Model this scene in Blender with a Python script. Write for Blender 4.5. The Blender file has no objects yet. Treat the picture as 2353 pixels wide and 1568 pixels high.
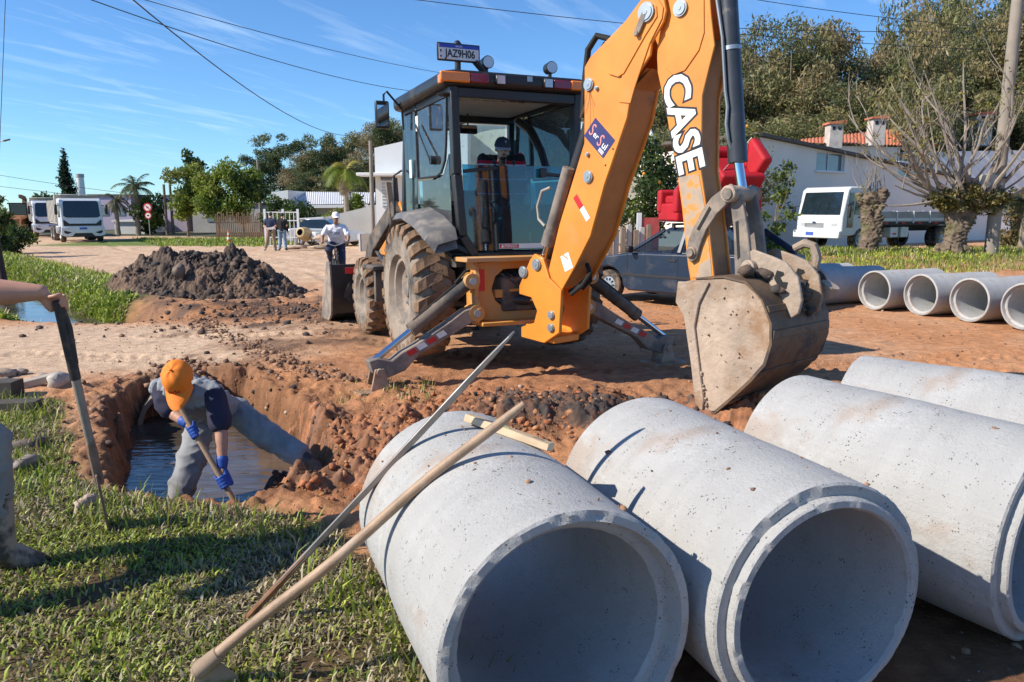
import bpy, bmesh, math, random
import numpy as np
from mathutils import Vector, Matrix, Quaternion

R_ = math.radians
SC = bpy.context.scene
COL = SC.collection
random.seed(7)
RNG = np.random.default_rng(11)

# ------------------------------------------------------------------ camera, sky, sun, exposure
PITCH = math.atan(302 / 1750.0)
CAMH = 1.75
cd = bpy.data.cameras.new('camera')
cd.sensor_width = 36.0
cd.sensor_fit = 'HORIZONTAL'
cd.lens = 1750 / 2353.0 * 36
cd.clip_start = 0.05
cd.clip_end = 2000
cam = bpy.data.objects.new('camera', cd)
cam.location = (0, 0, CAMH)
cam.rotation_euler = (math.pi / 2 - PITCH, 0, 0)
COL.objects.link(cam)
SC.camera = cam

SUN = Vector((-.75, -.25, .60)).normalized()          # towards the sun
SUN_EL = math.asin(SUN.z)
SUN_AZ = math.atan2(SUN.x, SUN.y)
world = bpy.data.worlds.new('World')
SC.world = world
world.use_nodes = True
wn, wl = world.node_tree.nodes, world.node_tree.links
wn.clear()
wout = wn.new('ShaderNodeOutputWorld')
wbg = wn.new('ShaderNodeBackground')
wbg.inputs['Strength'].default_value = 0.115
sky = wn.new('ShaderNodeTexSky')
sky.sky_type = 'NISHITA'
sky.sun_disc = False
sky.sun_elevation = SUN_EL
sky.sun_rotation = SUN_AZ
sky.altitude = 0
sky.air_density = 0.9
sky.dust_density = 0.0
sky.ozone_density = 1.0
# thin cirrus: streaky noise on the direction projected to a flat layer overhead
tc = wn.new('ShaderNodeTexCoord')
sep = wn.new('ShaderNodeSeparateXYZ'); wl.new(tc.outputs['Generated'], sep.inputs[0])
mx = wn.new('ShaderNodeMath'); mx.operation = 'MAXIMUM'; wl.new(sep.outputs['Z'], mx.inputs[0]); mx.inputs[1].default_value = .04
ad = wn.new('ShaderNodeMath'); ad.operation = 'ADD'; wl.new(mx.outputs[0], ad.inputs[0]); ad.inputs[1].default_value = .12
dx = wn.new('ShaderNodeMath'); dx.operation = 'DIVIDE'; wl.new(sep.outputs['X'], dx.inputs[0]); wl.new(ad.outputs[0], dx.inputs[1])
dy = wn.new('ShaderNodeMath'); dy.operation = 'DIVIDE'; wl.new(sep.outputs['Y'], dy.inputs[0]); wl.new(ad.outputs[0], dy.inputs[1])
cb = wn.new('ShaderNodeCombineXYZ'); wl.new(dx.outputs[0], cb.inputs[0]); wl.new(dy.outputs[0], cb.inputs[1])
mp0 = wn.new('ShaderNodeMapping'); wl.new(cb.outputs[0], mp0.inputs['Vector']); mp0.inputs['Rotation'].default_value = (0, 0, R_(-58))
mp = wn.new('ShaderNodeMapping'); wl.new(mp0.outputs[0], mp.inputs['Vector'])
mp.inputs['Scale'].default_value = (.7, 3.2, 1)
cn = wn.new('ShaderNodeTexNoise'); wl.new(mp.outputs[0], cn.inputs['Vector'])
cn.inputs['Scale'].default_value = 1.9; cn.inputs['Detail'].default_value = 7; cn.inputs['Roughness'].default_value = .62; cn.inputs['Distortion'].default_value = .5
cn2 = wn.new('ShaderNodeTexNoise'); wl.new(cb.outputs[0], cn2.inputs['Vector']); cn2.inputs['Scale'].default_value = .9; cn2.inputs['Detail'].default_value = 2
r1 = wn.new('ShaderNodeMapRange'); wl.new(cn.outputs['Fac'], r1.inputs[0]); r1.inputs[1].default_value = .52; r1.inputs[2].default_value = .82; r1.inputs[3].default_value = 0; r1.inputs[4].default_value = 1
r2 = wn.new('ShaderNodeMapRange'); wl.new(cn2.outputs['Fac'], r2.inputs[0]); r2.inputs[1].default_value = .38; r2.inputs[2].default_value = .62; r2.inputs[3].default_value = .04; r2.inputs[4].default_value = .46
ml = wn.new('ShaderNodeMath'); ml.operation = 'MULTIPLY'; wl.new(r1.outputs[0], ml.inputs[0]); wl.new(r2.outputs[0], ml.inputs[1])
tint = wn.new('ShaderNodeMix'); tint.data_type = 'RGBA'; tint.blend_type = 'MULTIPLY'; tint.inputs[0].default_value = 1
wl.new(sky.outputs[0], tint.inputs[6]); tint.inputs[7].default_value = (.50, .80, 1.13, 1)
mix = wn.new('ShaderNodeMix'); mix.data_type = 'RGBA'
wl.new(ml.outputs[0], mix.inputs[0]); wl.new(tint.outputs[2], mix.inputs[6]); mix.inputs[7].default_value = (6.6, 7.8, 8.8, 1)
wl.new(mix.outputs[2], wbg.inputs['Color'])
wl.new(wbg.outputs[0], wout.inputs['Surface'])

sl = bpy.data.lights.new('sun', 'SUN')
sl.energy = 4.8
sl.angle = R_(.53)
sl.color = (1.0, .91, .78)
so = bpy.data.objects.new('sun', sl)
so.rotation_euler = SUN.to_track_quat('Z', 'Y').to_euler()
so.location = (-20, 0, 30)
COL.objects.link(so)

SC.view_settings.view_transform = 'Standard'
SC.view_settings.look = 'None'
SC.view_settings.exposure = 0.45
SC.view_settings.gamma = 1.0
SC.view_settings.use_curve_mapping = False

# ------------------------------------------------------------------ placing helpers
_s, _c = math.sin(PITCH), math.cos(PITCH)
def ray(u, v):
    x = (u - 1176.5) / 1750.0; y = (784 - v) / 1750.0
    return Vector((x, _c + y * _s, -_s + y * _c))
def at(u, v, Y):
    d = ray(u, v)
    return Vector((0, 0, CAMH)) + d * (Y / d.y)
def atz(u, v, z=0.0):
    d = ray(u, v)
    return Vector((0, 0, CAMH)) + d * ((z - CAMH) / d.z)

# ------------------------------------------------------------------ objects
def link(o, parent=None):
    COL.objects.link(o)
    if parent is not None:
        o.parent = parent
    return o
def tag(o, label=None, cat=None, group=None, kind=None):
    if label: o['label'] = label
    if cat: o['category'] = cat
    if group: o['group'] = group
    if kind: o['kind'] = kind
    return o
def thing(name, label, cat, loc=(0, 0, 0), rotz=0, group=None):
    o = bpy.data.objects.new(name, None)
    o.empty_display_size = .2
    link(o); o.location = loc; o.rotation_euler = (0, 0, rotz)
    return tag(o, label, cat, group)
def kids(o):
    return [c for c in COL.objects if c.parent == o]
def copy_tree(o, parent=None):
    c = o.copy(); COL.objects.link(c); c.parent = parent
    for k in kids(o): copy_tree(k, c)
    return c

# ------------------------------------------------------------------ materials
MATS = {}
def _mixc(nt, fac, a, b):
    m = nt.nodes.new('ShaderNodeMix'); m.data_type = 'RGBA'
    if hasattr(fac, 'is_output'): nt.links.new(fac, m.inputs[0])
    else: m.inputs[0].default_value = fac
    for i, v in ((6, a), (7, b)):
        if hasattr(v, 'is_output'): nt.links.new(v, m.inputs[i])
        else: m.inputs[i].default_value = (*v, 1)
    return m.outputs[2]
def _noise(nt, vec, scale, detail=4, rough=.55):
    n = nt.nodes.new('ShaderNodeTexNoise'); nt.links.new(vec, n.inputs['Vector'])
    n.inputs['Scale'].default_value = scale; n.inputs['Detail'].default_value = detail; n.inputs['Roughness'].default_value = rough
    return n.outputs['Fac']
def _rng(nt, v, a, b, c=0, d=1):
    r = nt.nodes.new('ShaderNodeMapRange'); nt.links.new(v, r.inputs[0])
    for i, x in enumerate((a, b, c, d)): r.inputs[i + 1].default_value = x
    return r.outputs[0]
def mat(name, base, rough=.6, metal=0.0, var=.15, vs=5, dirt=None, ds=3.0, da=(.5, .62), damt=.8, bump=0.0, bs=60, attr=False, transl=0.0, coat=0, alpha=1):
    if name in MATS: return MATS[name]
    m = bpy.data.materials.new(name); m.use_nodes = True
    nt = m.node_tree; p = nt.nodes['Principled BSDF']; out = nt.nodes['Material Output']
    p.inputs['Roughness'].default_value = rough; p.inputs['Metallic'].default_value = metal
    if coat: p.inputs['Coat Weight'].default_value = coat; p.inputs['Coat Roughness'].default_value = .15
    t = nt.nodes.new('ShaderNodeTexCoord').outputs['Object']
    if attr:
        a = nt.nodes.new('ShaderNodeAttribute'); a.attribute_name = 'Col'
        c = a.outputs['Color']
        if var:
            n = _rng(nt, _noise(nt, t, vs), .3, .7, 1 - var, 1 + var)
            vm = nt.nodes.new('ShaderNodeVectorMath'); vm.operation = 'SCALE'
            nt.links.new(c, vm.inputs[0]); nt.links.new(n, vm.inputs['Scale']); c = vm.outputs[0]
    elif var:
        n = _rng(nt, _noise(nt, t, vs), .3, .7)
        c = _mixc(nt, n, [max(0, x * (1 - var)) for x in base], [min(1, x * (1 + var)) for x in base])
    else:
        c = None
    if dirt is not None:
        dn = _rng(nt, _noise(nt, t, ds, 6, .65), da[0], da[1], 0, damt)
        c = _mixc(nt, dn, c if c is not None else base, dirt)
        rr = _rng(nt, dn, 0, 1, rough, max(rough, .85)); nt.links.new(rr, p.inputs['Roughness'])
        if metal:
            mm = _rng(nt, dn, 0, 1, metal, 0); nt.links.new(mm, p.inputs['Metallic'])
    if c is None: p.inputs['Base Color'].default_value = (*base, 1)
    else: nt.links.new(c, p.inputs['Base Color'])
    if bump:
        b = nt.nodes.new('ShaderNodeBump'); b.inputs['Strength'].default_value = bump; b.inputs['Distance'].default_value = .01
        nt.links.new(_noise(nt, t, bs, 5, .6), b.inputs['Height']); nt.links.new(b.outputs[0], p.inputs['Normal'])
    if transl:
        tr = nt.nodes.new('ShaderNodeBsdfTranslucent')
        if c is None: tr.inputs[0].default_value = (*base, 1)
        else: nt.links.new(c, tr.inputs[0])
        mxs = nt.nodes.new('ShaderNodeMixShader'); mxs.inputs[0].default_value = transl
        nt.links.new(p.outputs[0], mxs.inputs[1]); nt.links.new(tr.outputs[0], mxs.inputs[2]); nt.links.new(mxs.outputs[0], out.inputs[0])
    MATS[name] = m
    return m
def glass(name, tintc, ior=1.5, dirt=None, damt=.25, ds=5):
    """thin pane: tinted see-through with a fresnel reflection and some dried splashes"""
    if name in MATS: return MATS[name]
    m = bpy.data.materials.new(name); m.use_nodes = True
    nt = m.node_tree; nt.nodes.clear(); out = nt.nodes.new('ShaderNodeOutputMaterial')
    tr = nt.nodes.new('ShaderNodeBsdfTransparent'); tr.inputs[0].default_value = (*tintc, 1)
    gl = nt.nodes.new('ShaderNodeBsdfGlossy'); gl.inputs['Roughness'].default_value = .03; gl.inputs[0].default_value = (1, 1, 1, 1)
    fr = nt.nodes.new('ShaderNodeFresnel'); fr.inputs[0].default_value = ior
    mxs = nt.nodes.new('ShaderNodeMixShader')
    nt.links.new(fr.outputs[0], mxs.inputs[0]); nt.links.new(tr.outputs[0], mxs.inputs[1]); nt.links.new(gl.outputs[0], mxs.inputs[2])
    last = mxs.outputs[0]
    if dirt is not None:
        t = nt.nodes.new('ShaderNodeTexCoord').outputs['Object']
        n = _rng(nt, _noise(nt, t, ds, 8, .75), .55, .75, .03, damt)
        df = nt.nodes.new('ShaderNodeBsdfDiffuse'); df.inputs[0].default_value = (*dirt, 1)
        m2 = nt.nodes.new('ShaderNodeMixShader'); nt.links.new(n, m2.inputs[0]); nt.links.new(last, m2.inputs[1]); nt.links.new(df.outputs[0], m2.inputs[2]); last = m2.outputs[0]
    nt.links.new(last, out.inputs[0])
    MATS[name] = m
    return m

# ------------------------------------------------------------------ mesh builder
class MB:
    def __init__(s): s.v = []; s.f = []; s.M = Matrix.Identity(4)
    def add(s, vs, fs):
        n = len(s.v)
        s.v += [tuple(s.M @ Vector(p)) for p in vs]
        s.f += [tuple(i + n for i in f) for f in fs]
        return s
    def box(s, c, d, rot=None, taper=None):
        x, y, z = d[0] / 2, d[1] / 2, d[2] / 2
        vs = [Vector((a * x, b * y, e * z)) for e in (-1, 1) for b in (-1, 1) for a in (-1, 1)]
        if taper: vs = [Vector((p.x * (taper[0] if p.z > 0 else 1), p.y * (taper[1] if p.z > 0 else 1), p.z)) for p in vs]
        if rot is not None:
            r = rot if isinstance(rot, Matrix) else Matrix.Rotation(rot[0], 3, 'X')
            if not isinstance(rot, Matrix):
                r = Matrix.Rotation(rot[2], 3, 'Z') @ Matrix.Rotation(rot[1], 3, 'Y') @ Matrix.Rotation(rot[0], 3, 'X')
            vs = [r @ p for p in vs]
        c = Vector(c)
        return s.hexa([c + p for p in vs])
    def hexa(s, p):   # 0..3 bottom (x-,y-),(x+,y-),(x-,y+),(x+,y+); 4..7 top
        return s.add(p, [(0, 2, 3, 1), (4, 5, 7, 6), (0, 1, 5, 4), (2, 6, 7, 3), (0, 4, 6, 2), (1, 3, 7, 5)])
    def bar(s, a, b, w, h=None, up=(0, 0, 1)):     # box beam from a to b
        a, b = Vector(a), Vector(b); h = h or w
        d = (b - a); L = d.length; d.normalize(); u = Vector(up)
        x = d.cross(u)
        if x.length < 1e-4: x = d.cross(Vector((1, 0, 0)))
        x.normalize(); u = x.cross(d)
        return s.hexa([a - x * w / 2 - u * h / 2, a + x * w / 2 - u * h / 2, b - x * w / 2 - u * h / 2, b + x * w / 2 - u * h / 2,
                       a - x * w / 2 + u * h / 2, a + x * w / 2 + u * h / 2, b - x * w / 2 + u * h / 2, b + x * w / 2 + u * h / 2])
    def cyl(s, a, b, r0, r1=None, n=16, cap=True):
        a, b = Vector(a), Vector(b); r1 = r0 if r1 is None else r1
        d = (b - a).normalized(); x = d.orthogonal().normalized(); y = d.cross(x)
        vs = []
        for c, r in ((a, r0), (b, r1)):
            for i in range(n):
                t = 2 * math.pi * i / n; vs.append(c + (x * math.cos(t) + y * math.sin(t)) * r)
        fs = [(i, (i + 1) % n, n + (i + 1) % n, n + i) for i in range(n)]
        if cap: fs += [tuple(range(n - 1, -1, -1)), tuple(range(n, 2 * n))]
        return s.add(vs, fs)
    def tube(s, pts, r, n=8, closed=False):
        pts = [Vector(p) for p in pts]; m = len(pts)
        rs = r if isinstance(r, (list, tuple)) else [r] * m
        vs = []; prev = None
        for i, p in enumerate(pts):
            if closed: d = pts[(i + 1) % m] - pts[i - 1]
            else: d = pts[min(i + 1, m - 1)] - pts[max(i - 1, 0)]
            d.normalize()
            if prev is None: x = d.orthogonal().normalized()
            else:
                x = prev - d * prev.dot(d)
                x = x.normalized() if x.length > 1e-5 else d.orthogonal().normalized()
            prev = x; y = d.cross(x)
            for k in range(n):
                t = 2 * math.pi * k / n; vs.append(p + (x * math.cos(t) + y * math.sin(t)) * rs[i])
        fs = []
        for i in range(m if closed else m - 1):
            j = (i + 1) % m
            for k in range(n): fs.append((i * n + k, i * n + (k + 1) % n, j * n + (k + 1) % n, j * n + k))
        if not closed: fs += [tuple(range(n - 1, -1, -1)), tuple(range((m - 1) * n, m * n))]
        return s.add(vs, fs)
    def prism(s, poly, o, ex, ey, ez):             # poly in (ex,ey), extruded by ez
        o, ex, ey, ez = Vector(o), Vector(ex), Vector(ey), Vector(ez)
        A = [o + ex * p[0] + ey * p[1] for p in poly]; n = len(A)
        if ex.cross(ey).dot(ez) < 0: A = A[::-1]
        ar = sum(poly[i][0] * poly[(i + 1) % n][1] - poly[(i + 1) % n][0] * poly[i][1] for i in range(n))
        if ar < 0: A = A[::-1]
        vs = A + [p + ez for p in A]
        return s.add(vs, [tuple(range(n - 1, -1, -1)), tuple(range(n, 2 * n))] + [(i, (i + 1) % n, n + (i + 1) % n, n + i) for i in range(n)])
    def lathe(s, prof, o, ax, n=48, closed=False, jit=None):   # prof: (t along ax, r)
        o, ax = Vector(o), Vector(ax).normalized()
        x = Vector((0, 0, 1)).cross(ax)
        x = x.normalized() if x.length > 1e-4 else Vector((1, 0, 0))
        y = ax.cross(x); m = len(prof); vs = []
        for k in range(n):
            a = 2 * math.pi * k / n; e = x * math.cos(a) + y * math.sin(a)
            for j, (t, r) in enumerate(prof):
                dt, dr = jit(j, a) if jit else (0, 0)
                vs.append(o + ax * (t + dt) + e * (r + dr))
        fs = []
        for k in range(n):
            q = (k + 1) % n
            for j in range(m if closed else m - 1):
                i = (j + 1) % m
                fs.append((k * m + j, k * m + i, q * m + i, q * m + j))
        return s.add(vs, fs)
    def ball(s, c, r, n=12, m=8, rot=None):
        c = Vector(c); r = Vector(r) if not isinstance(r, (int, float)) else Vector((r, r, r))
        vs = []; 
        for j in range(m + 1):
            th = math.pi * j / m
            for i in range(n):
                ph = 2 * math.pi * i / n
                p = Vector((r.x * math.sin(th) * math.cos(ph), r.y * math.sin(th) * math.sin(ph), r.z * math.cos(th)))
                vs.append(c + (rot @ p if rot is not None else p))
        fs = []
        for j in range(m):
            for i in range(n): fs.append((j * n + i, (j + 1) * n + i, (j + 1) * n + (i + 1) % n, j * n + (i + 1) % n))
        return s.add(vs, fs)
    def build(s, name, m, parent=None, smooth=True, bevel=0, ang=35, seg=1):
        me = bpy.data.meshes.new(name); me.from_pydata(s.v, [], s.f)
        me.validate(); me.update()
        if smooth:
            me.shade_smooth(); me.set_sharp_from_angle(angle=R_(ang))
        me.materials.append(m)
        o = bpy.data.objects.new(name, me); link(o, parent)
        if bevel:
            b = o.modifiers.new('bevel', 'BEVEL'); b.width = bevel; b.segments = seg; b.limit_method = 'ANGLE'; b.angle_limit = R_(40)
            b.harden_normals = False
        return o
def npmesh(name, V, F, m, parent=None, col=None, smooth=False):
    """numpy mesh: V (n,3), F (k,3|4); col (n,3) point colours"""
    V = np.asarray(V, np.float32); F = np.asarray(F, np.int32); k = F.shape[1]
    me = bpy.data.meshes.new(name)
    me.vertices.add(len(V)); me.vertices.foreach_set('co', V.ravel())
    me.loops.add(F.size); me.loops.foreach_set('vertex_index', F.ravel())
    me.polygons.add(len(F)); me.polygons.foreach_set('loop_start', np.arange(0, F.size, k, dtype=np.int32))
    me.update(calc_edges=True)
    if smooth: me.shade_smooth()
    if col is not None:
        a = me.attributes.new('Col', 'FLOAT_COLOR', 'POINT')
        c4 = np.ones((len(V), 4), np.float32); c4[:, :3] = col
        a.data.foreach_set('color', c4.ravel())
    me.materials.append(m)
    o = bpy.data.objects.new(name, me)
    return link(o, parent)
def text_mesh(name, body, size, m, parent, origin, ex, ey, offset=0.0, depth=.0, align='CENTER', sx=1.0):
    """flat lettering lying in the plane (ex, ey) at origin (in the parent's space)"""
    cu = bpy.data.curves.new(name, 'FONT'); cu.body = body; cu.size = size; cu.align_x = align; cu.align_y = 'CENTER'
    cu.offset = offset; cu.extrude = depth; cu.resolution_u = 3
    to = bpy.data.objects.new(name + '_tmp', cu); COL.objects.link(to)
    dg = bpy.context.evaluated_depsgraph_get()
    me = bpy.data.meshes.new_from_object(to.evaluated_get(dg)); bpy.data.objects.remove(to)
    ex, ey = Vector(ex).normalized(), Vector(ey).normalized(); ez = ex.cross(ey)
    Mx = Matrix((ex * sx, ey, ez)).transposed().to_4x4(); Mx.translation = Vector(origin)
    me.transform(Mx); me.materials.clear(); me.materials.append(m); me.name = name
    return link(bpy.data.objects.new(name, me), parent)

# ------------------------------------------------------------------ numpy noise
_perm = np.random.default_rng(3).random((256, 256)).astype(np.float32)
def vnoise(x, y):
    xi = np.floor(x).astype(int); yi = np.floor(y).astype(int); fx = x - xi; fy = y - yi
    fx = fx * fx * (3 - 2 * fx); fy = fy * fy * (3 - 2 * fy)
    a = _perm[xi & 255, yi & 255]; b = _perm[(xi + 1) & 255, yi & 255]; c = _perm[xi & 255, (yi + 1) & 255]; d = _perm[(xi + 1) & 255, (yi + 1) & 255]
    return (a * (1 - fx) + b * fx) * (1 - fy) + (c * (1 - fx) + d * fx) * fy - .5
def fbm(x, y, o=4, g=.5):
    s = 0; a = 1.0
    for i in range(o):
        s = s + a * vnoise(x * 2 ** i + 17.3 * i, y * 2 ** i + 9.1 * i); a *= g
    return s
def sst(a, b, x):
    t = np.clip((x - a) / (b - a), 0, 1); return t * t * (3 - 2 * t)
def seg_dist(x, y, pts):
    """distance to a polyline and the parameter along it"""
    best = np.full(np.shape(x), 1e9); par = np.zeros(np.shape(x)); L = 0
    for (ax, ay), (bx, by) in zip(pts[:-1], pts[1:]):
        dx, dy = bx - ax, by - ay; l = math.hypot(dx, dy)
        t = np.clip(((x - ax) * dx + (y - ay) * dy) / (l * l), 0, 1)
        d = np.hypot(x - ax - t * dx, y - ay - t * dy)
        u = d < best; best = np.where(u, d, best); par = np.where(u, L + t * l, par); L += l
    return best, par
def poly_sd(x, y, pts):
    """signed distance to a polygon, positive inside"""
    d, _ = seg_dist(x, y, list(pts) + [pts[0]])
    ins = np.zeros(np.shape(x), bool); n = len(pts)
    for i in range(n):
        (ax, ay), (bx, by) = pts[i], pts[(i + 1) % n]
        if ay == by: continue
        c = ((ay > y) != (by > y)) & (x < (bx - ax) * (y - ay) / (by - ay) + ax)
        ins ^= c
    return np.where(ins, d, -d)

def lumps(x, y, c, seed):
    """packed rounded clods: highest dome over jittered cells"""
    xw = x + .3 * c * fbm(x / c * .9 + seed, y / c * .9, 2); yw = y + .3 * c * fbm(x / c * .9, y / c * .9 + seed, 2)
    i = np.floor(xw / c).astype(int); j = np.floor(yw / c).astype(int); h = np.zeros(np.shape(x)); idn = np.zeros(np.shape(x))
    for a in (-1, 0, 1):
        for b in (-1, 0, 1):
            ii, jj = i + a, j + b
            r1_ = _perm[(ii * 7 + seed) & 255, (jj * 13 + 5) & 255]; r2_ = _perm[(ii * 11 + 3) & 255, (jj * 5 + seed) & 255]; r3_ = _perm[(ii * 3 + 9 * seed) & 255, (jj * 17) & 255]
            d2 = ((ii + r1_) * c - xw) ** 2 + ((jj + r2_) * c - yw) ** 2; r = c * (.25 + .5 * r3_)
            q = np.sqrt(np.maximum(0, r * r - d2)) * (.6 + .6 * r1_); u = q > h; h = np.where(u, q, h); idn = np.where(u, r2_, idn)
    return h, idn
# ================================================================== terrain
HOLE = [(-2.80, 4.80), (-2.45, 4.52), (-2.1, 4.42), (-1.7, 4.40), (-1.36, 4.62), (-1.12, 5.1), (-1.35, 5.8), (-1.9, 6.6), (-2.5, 7.4), (-2.85, 8.1), (-3.85, 8.35), (-3.95, 7.3), (-3.6, 6.5), (-3.08, 5.5)]
LAWN = [(-9, .5), (.55, .5), (.45, 1.9), (-.1, 2.9), (-.62, 3.5), (-.95, 4.0), (-1.4, 4.28), (-1.7, 4.36), (-2.2, 4.42), (-2.85, 4.78), (-3.22, 5.4), (-3.85, 6.4), (-4.3, 7.0), (-5.6, 7.15), (-9, 6.9)]
DITCH = [(-6.5, 12.5), (-7.6, 13.0), (-9.7, 15.2), (-13.2, 19.5), (-18.8, 26), (-31, 41), (-52, 70)]
RIDGE = [(-.92, 4.95), (-.90, 5.4), (-.70, 5.8), (-.2, 6.05), (.6, 6.15), (1.3, 5.95), (1.75, 5.6), (2.3, 5.5)]

def macro_h(x, y):
    left = 1 - sst(-1, 6, x)
    z = -.0062 * np.clip(y - 14, 0, 38) * left
    z = z + .30 * sst(19.5, 24, y) * sst(5.5, 9.5, x) * (1 - sst(28, 31, y) * .75)
    z = z + .09 * sst(6.0, 6.9, y) * (1 - sst(11.5, 13.5, y)) * sst(-4.2, -2.6, x) * (1 - sst(2.6, 4.2, x))
    dd, _ = seg_dist(x, y, DITCH)
    z = z - .55 * (1 - sst(.35, 1.15, dd + .25 * vnoise(x * 1.3, y * 1.3))) * sst(11.6, 12.8, y)
    z = z + .10 * np.exp(-((dd - 1.5) / .5) ** 2) * sst(12.5, 14, y)
    return z
def masks(x, y):
    n1 = fbm(x * 2.1, y * 2.1, 3); n2 = fbm(x * .5 + 31, y * .5 + 7, 3)
    hole = poly_sd(x + .13 * n1 + .09 * fbm(x * 8, y * 8, 3), y + .12 * vnoise(x * 3 + 50, y * 3) + .09 * fbm(x * 8 + 20, y * 8, 3), HOLE)
    lawn = poly_sd(x + .12 * n1, y + .12 * vnoise(x * 2.7, y * 2.7 + 9), LAWN)
    rd, rp = seg_dist(x, y, RIDGE)
    return n1, n2, hole, lawn, rd
def full_h(x, y):
    n1, n2, hole, lawn, rd = masks(x, y)
    z = macro_h(x, y)
    gentle = sst(-1.9, -1.2, x) * sst(4.6, 5.3, y)            # slumped right bank
    z = z - .62 * sst(0, .22, hole) * (1 - gentle * .0) * (1 - .55 * gentle * (1 - sst(.2, .6, hole)))
    z = z + .34 * np.exp(-(((x + 1.70) / .34) ** 2 + ((y - 5.62) / .30) ** 2)) * (1 + 1.2 * n1) * (hole > 0)
    ridge = np.exp(-(rd / (.34 + .12 * n1)) ** 2) * sst(4.75, 5.5, y) * (.17 + .10 * n1 + .12 * sst(1.0, 1.8, x)) * sst(-.12, .05, -hole)
    z = z + ridge
    # roughness
    rough = .25 + .9 * np.exp(-(rd / .8) ** 2) + .8 * np.exp(-(np.clip(-hole, 0, 9) / .6) ** 2) * (lawn < 0)
    mud = np.exp(-(((x + 3.6) / 3.2) ** 2 + ((y - 12.9) / 1.7) ** 2))
    rough = rough + 1.0 * mud + .5 * np.exp(-(((x + .6) / 2.8) ** 2 + ((y - 7.0) / 1.0) ** 2))
    track = sst(7.6, 8.3, y) * (1 - sst(11.0, 11.8, y)) * (1 - sst(-3.4, -2.4, x))
    rough = rough * (1 - .72 * track) * (1 - .5 * sst(16, 22, y))
    rough = np.where(lawn > 0, .25, rough)
    near = 1 - sst(14, 30, y)
    z = z + rough * (.05 * n1 + .03 * (.35 - np.abs(fbm(x * 3.1 + 3, y * 3.1, 4, .6))) + .06 * np.abs(fbm(x * 6.5, y * 6.5, 3)) * near + .022 * fbm(x * 19, y * 19, 2) * (1 - sst(9, 14, y)))
    # wheel ruts and lug prints
    for path, amp, w in (([(-4, 7.35), (-1.5, 6.75), (.4, 6.55), (2.4, 6.9), (6, 7.4)], .02, .19), ([(-6, 9.2), (-3.4, 8.7), (-2.2, 9.4)], .015, .2), ([(-5, 10.6), (-2.6, 10.2), (.5, 7.7), (3.5, 8.3), (9, 8.2)], .022, .2), ([(2.2, 7.6), (5, 8.9), (9, 9.6)], .025, .22)):
        d, p = seg_dist(x, y, path)
        z = z - amp * (1 - sst(w * .8, w * 1.2, d)) + amp * .6 * np.exp(-((d - w * 1.3) / .06) ** 2)
        z = z + amp * .95 * (np.sin((p * 9 + d * 7) * 2 * math.pi * .62) > .15) * (1 - sst(w * .8, w, d)) * near
    for k, off in enumerate((-1.1, .2, 1.4, 2.6)):
        d, p = seg_dist(x, y, [(-2 + off, 13), (-6 + off * 1.6, 22), (-16 + off * 2, 36), (-26 + off * 2, 52)])
        z = z - .03 * (1 - sst(.1, .3, d)) + .02 * np.exp(-((d - .35) / .1) ** 2)
    return z
def gz(x, y):
    return float(full_h(np.array([float(x)]), np.array([float(y)]))[0])

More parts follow.
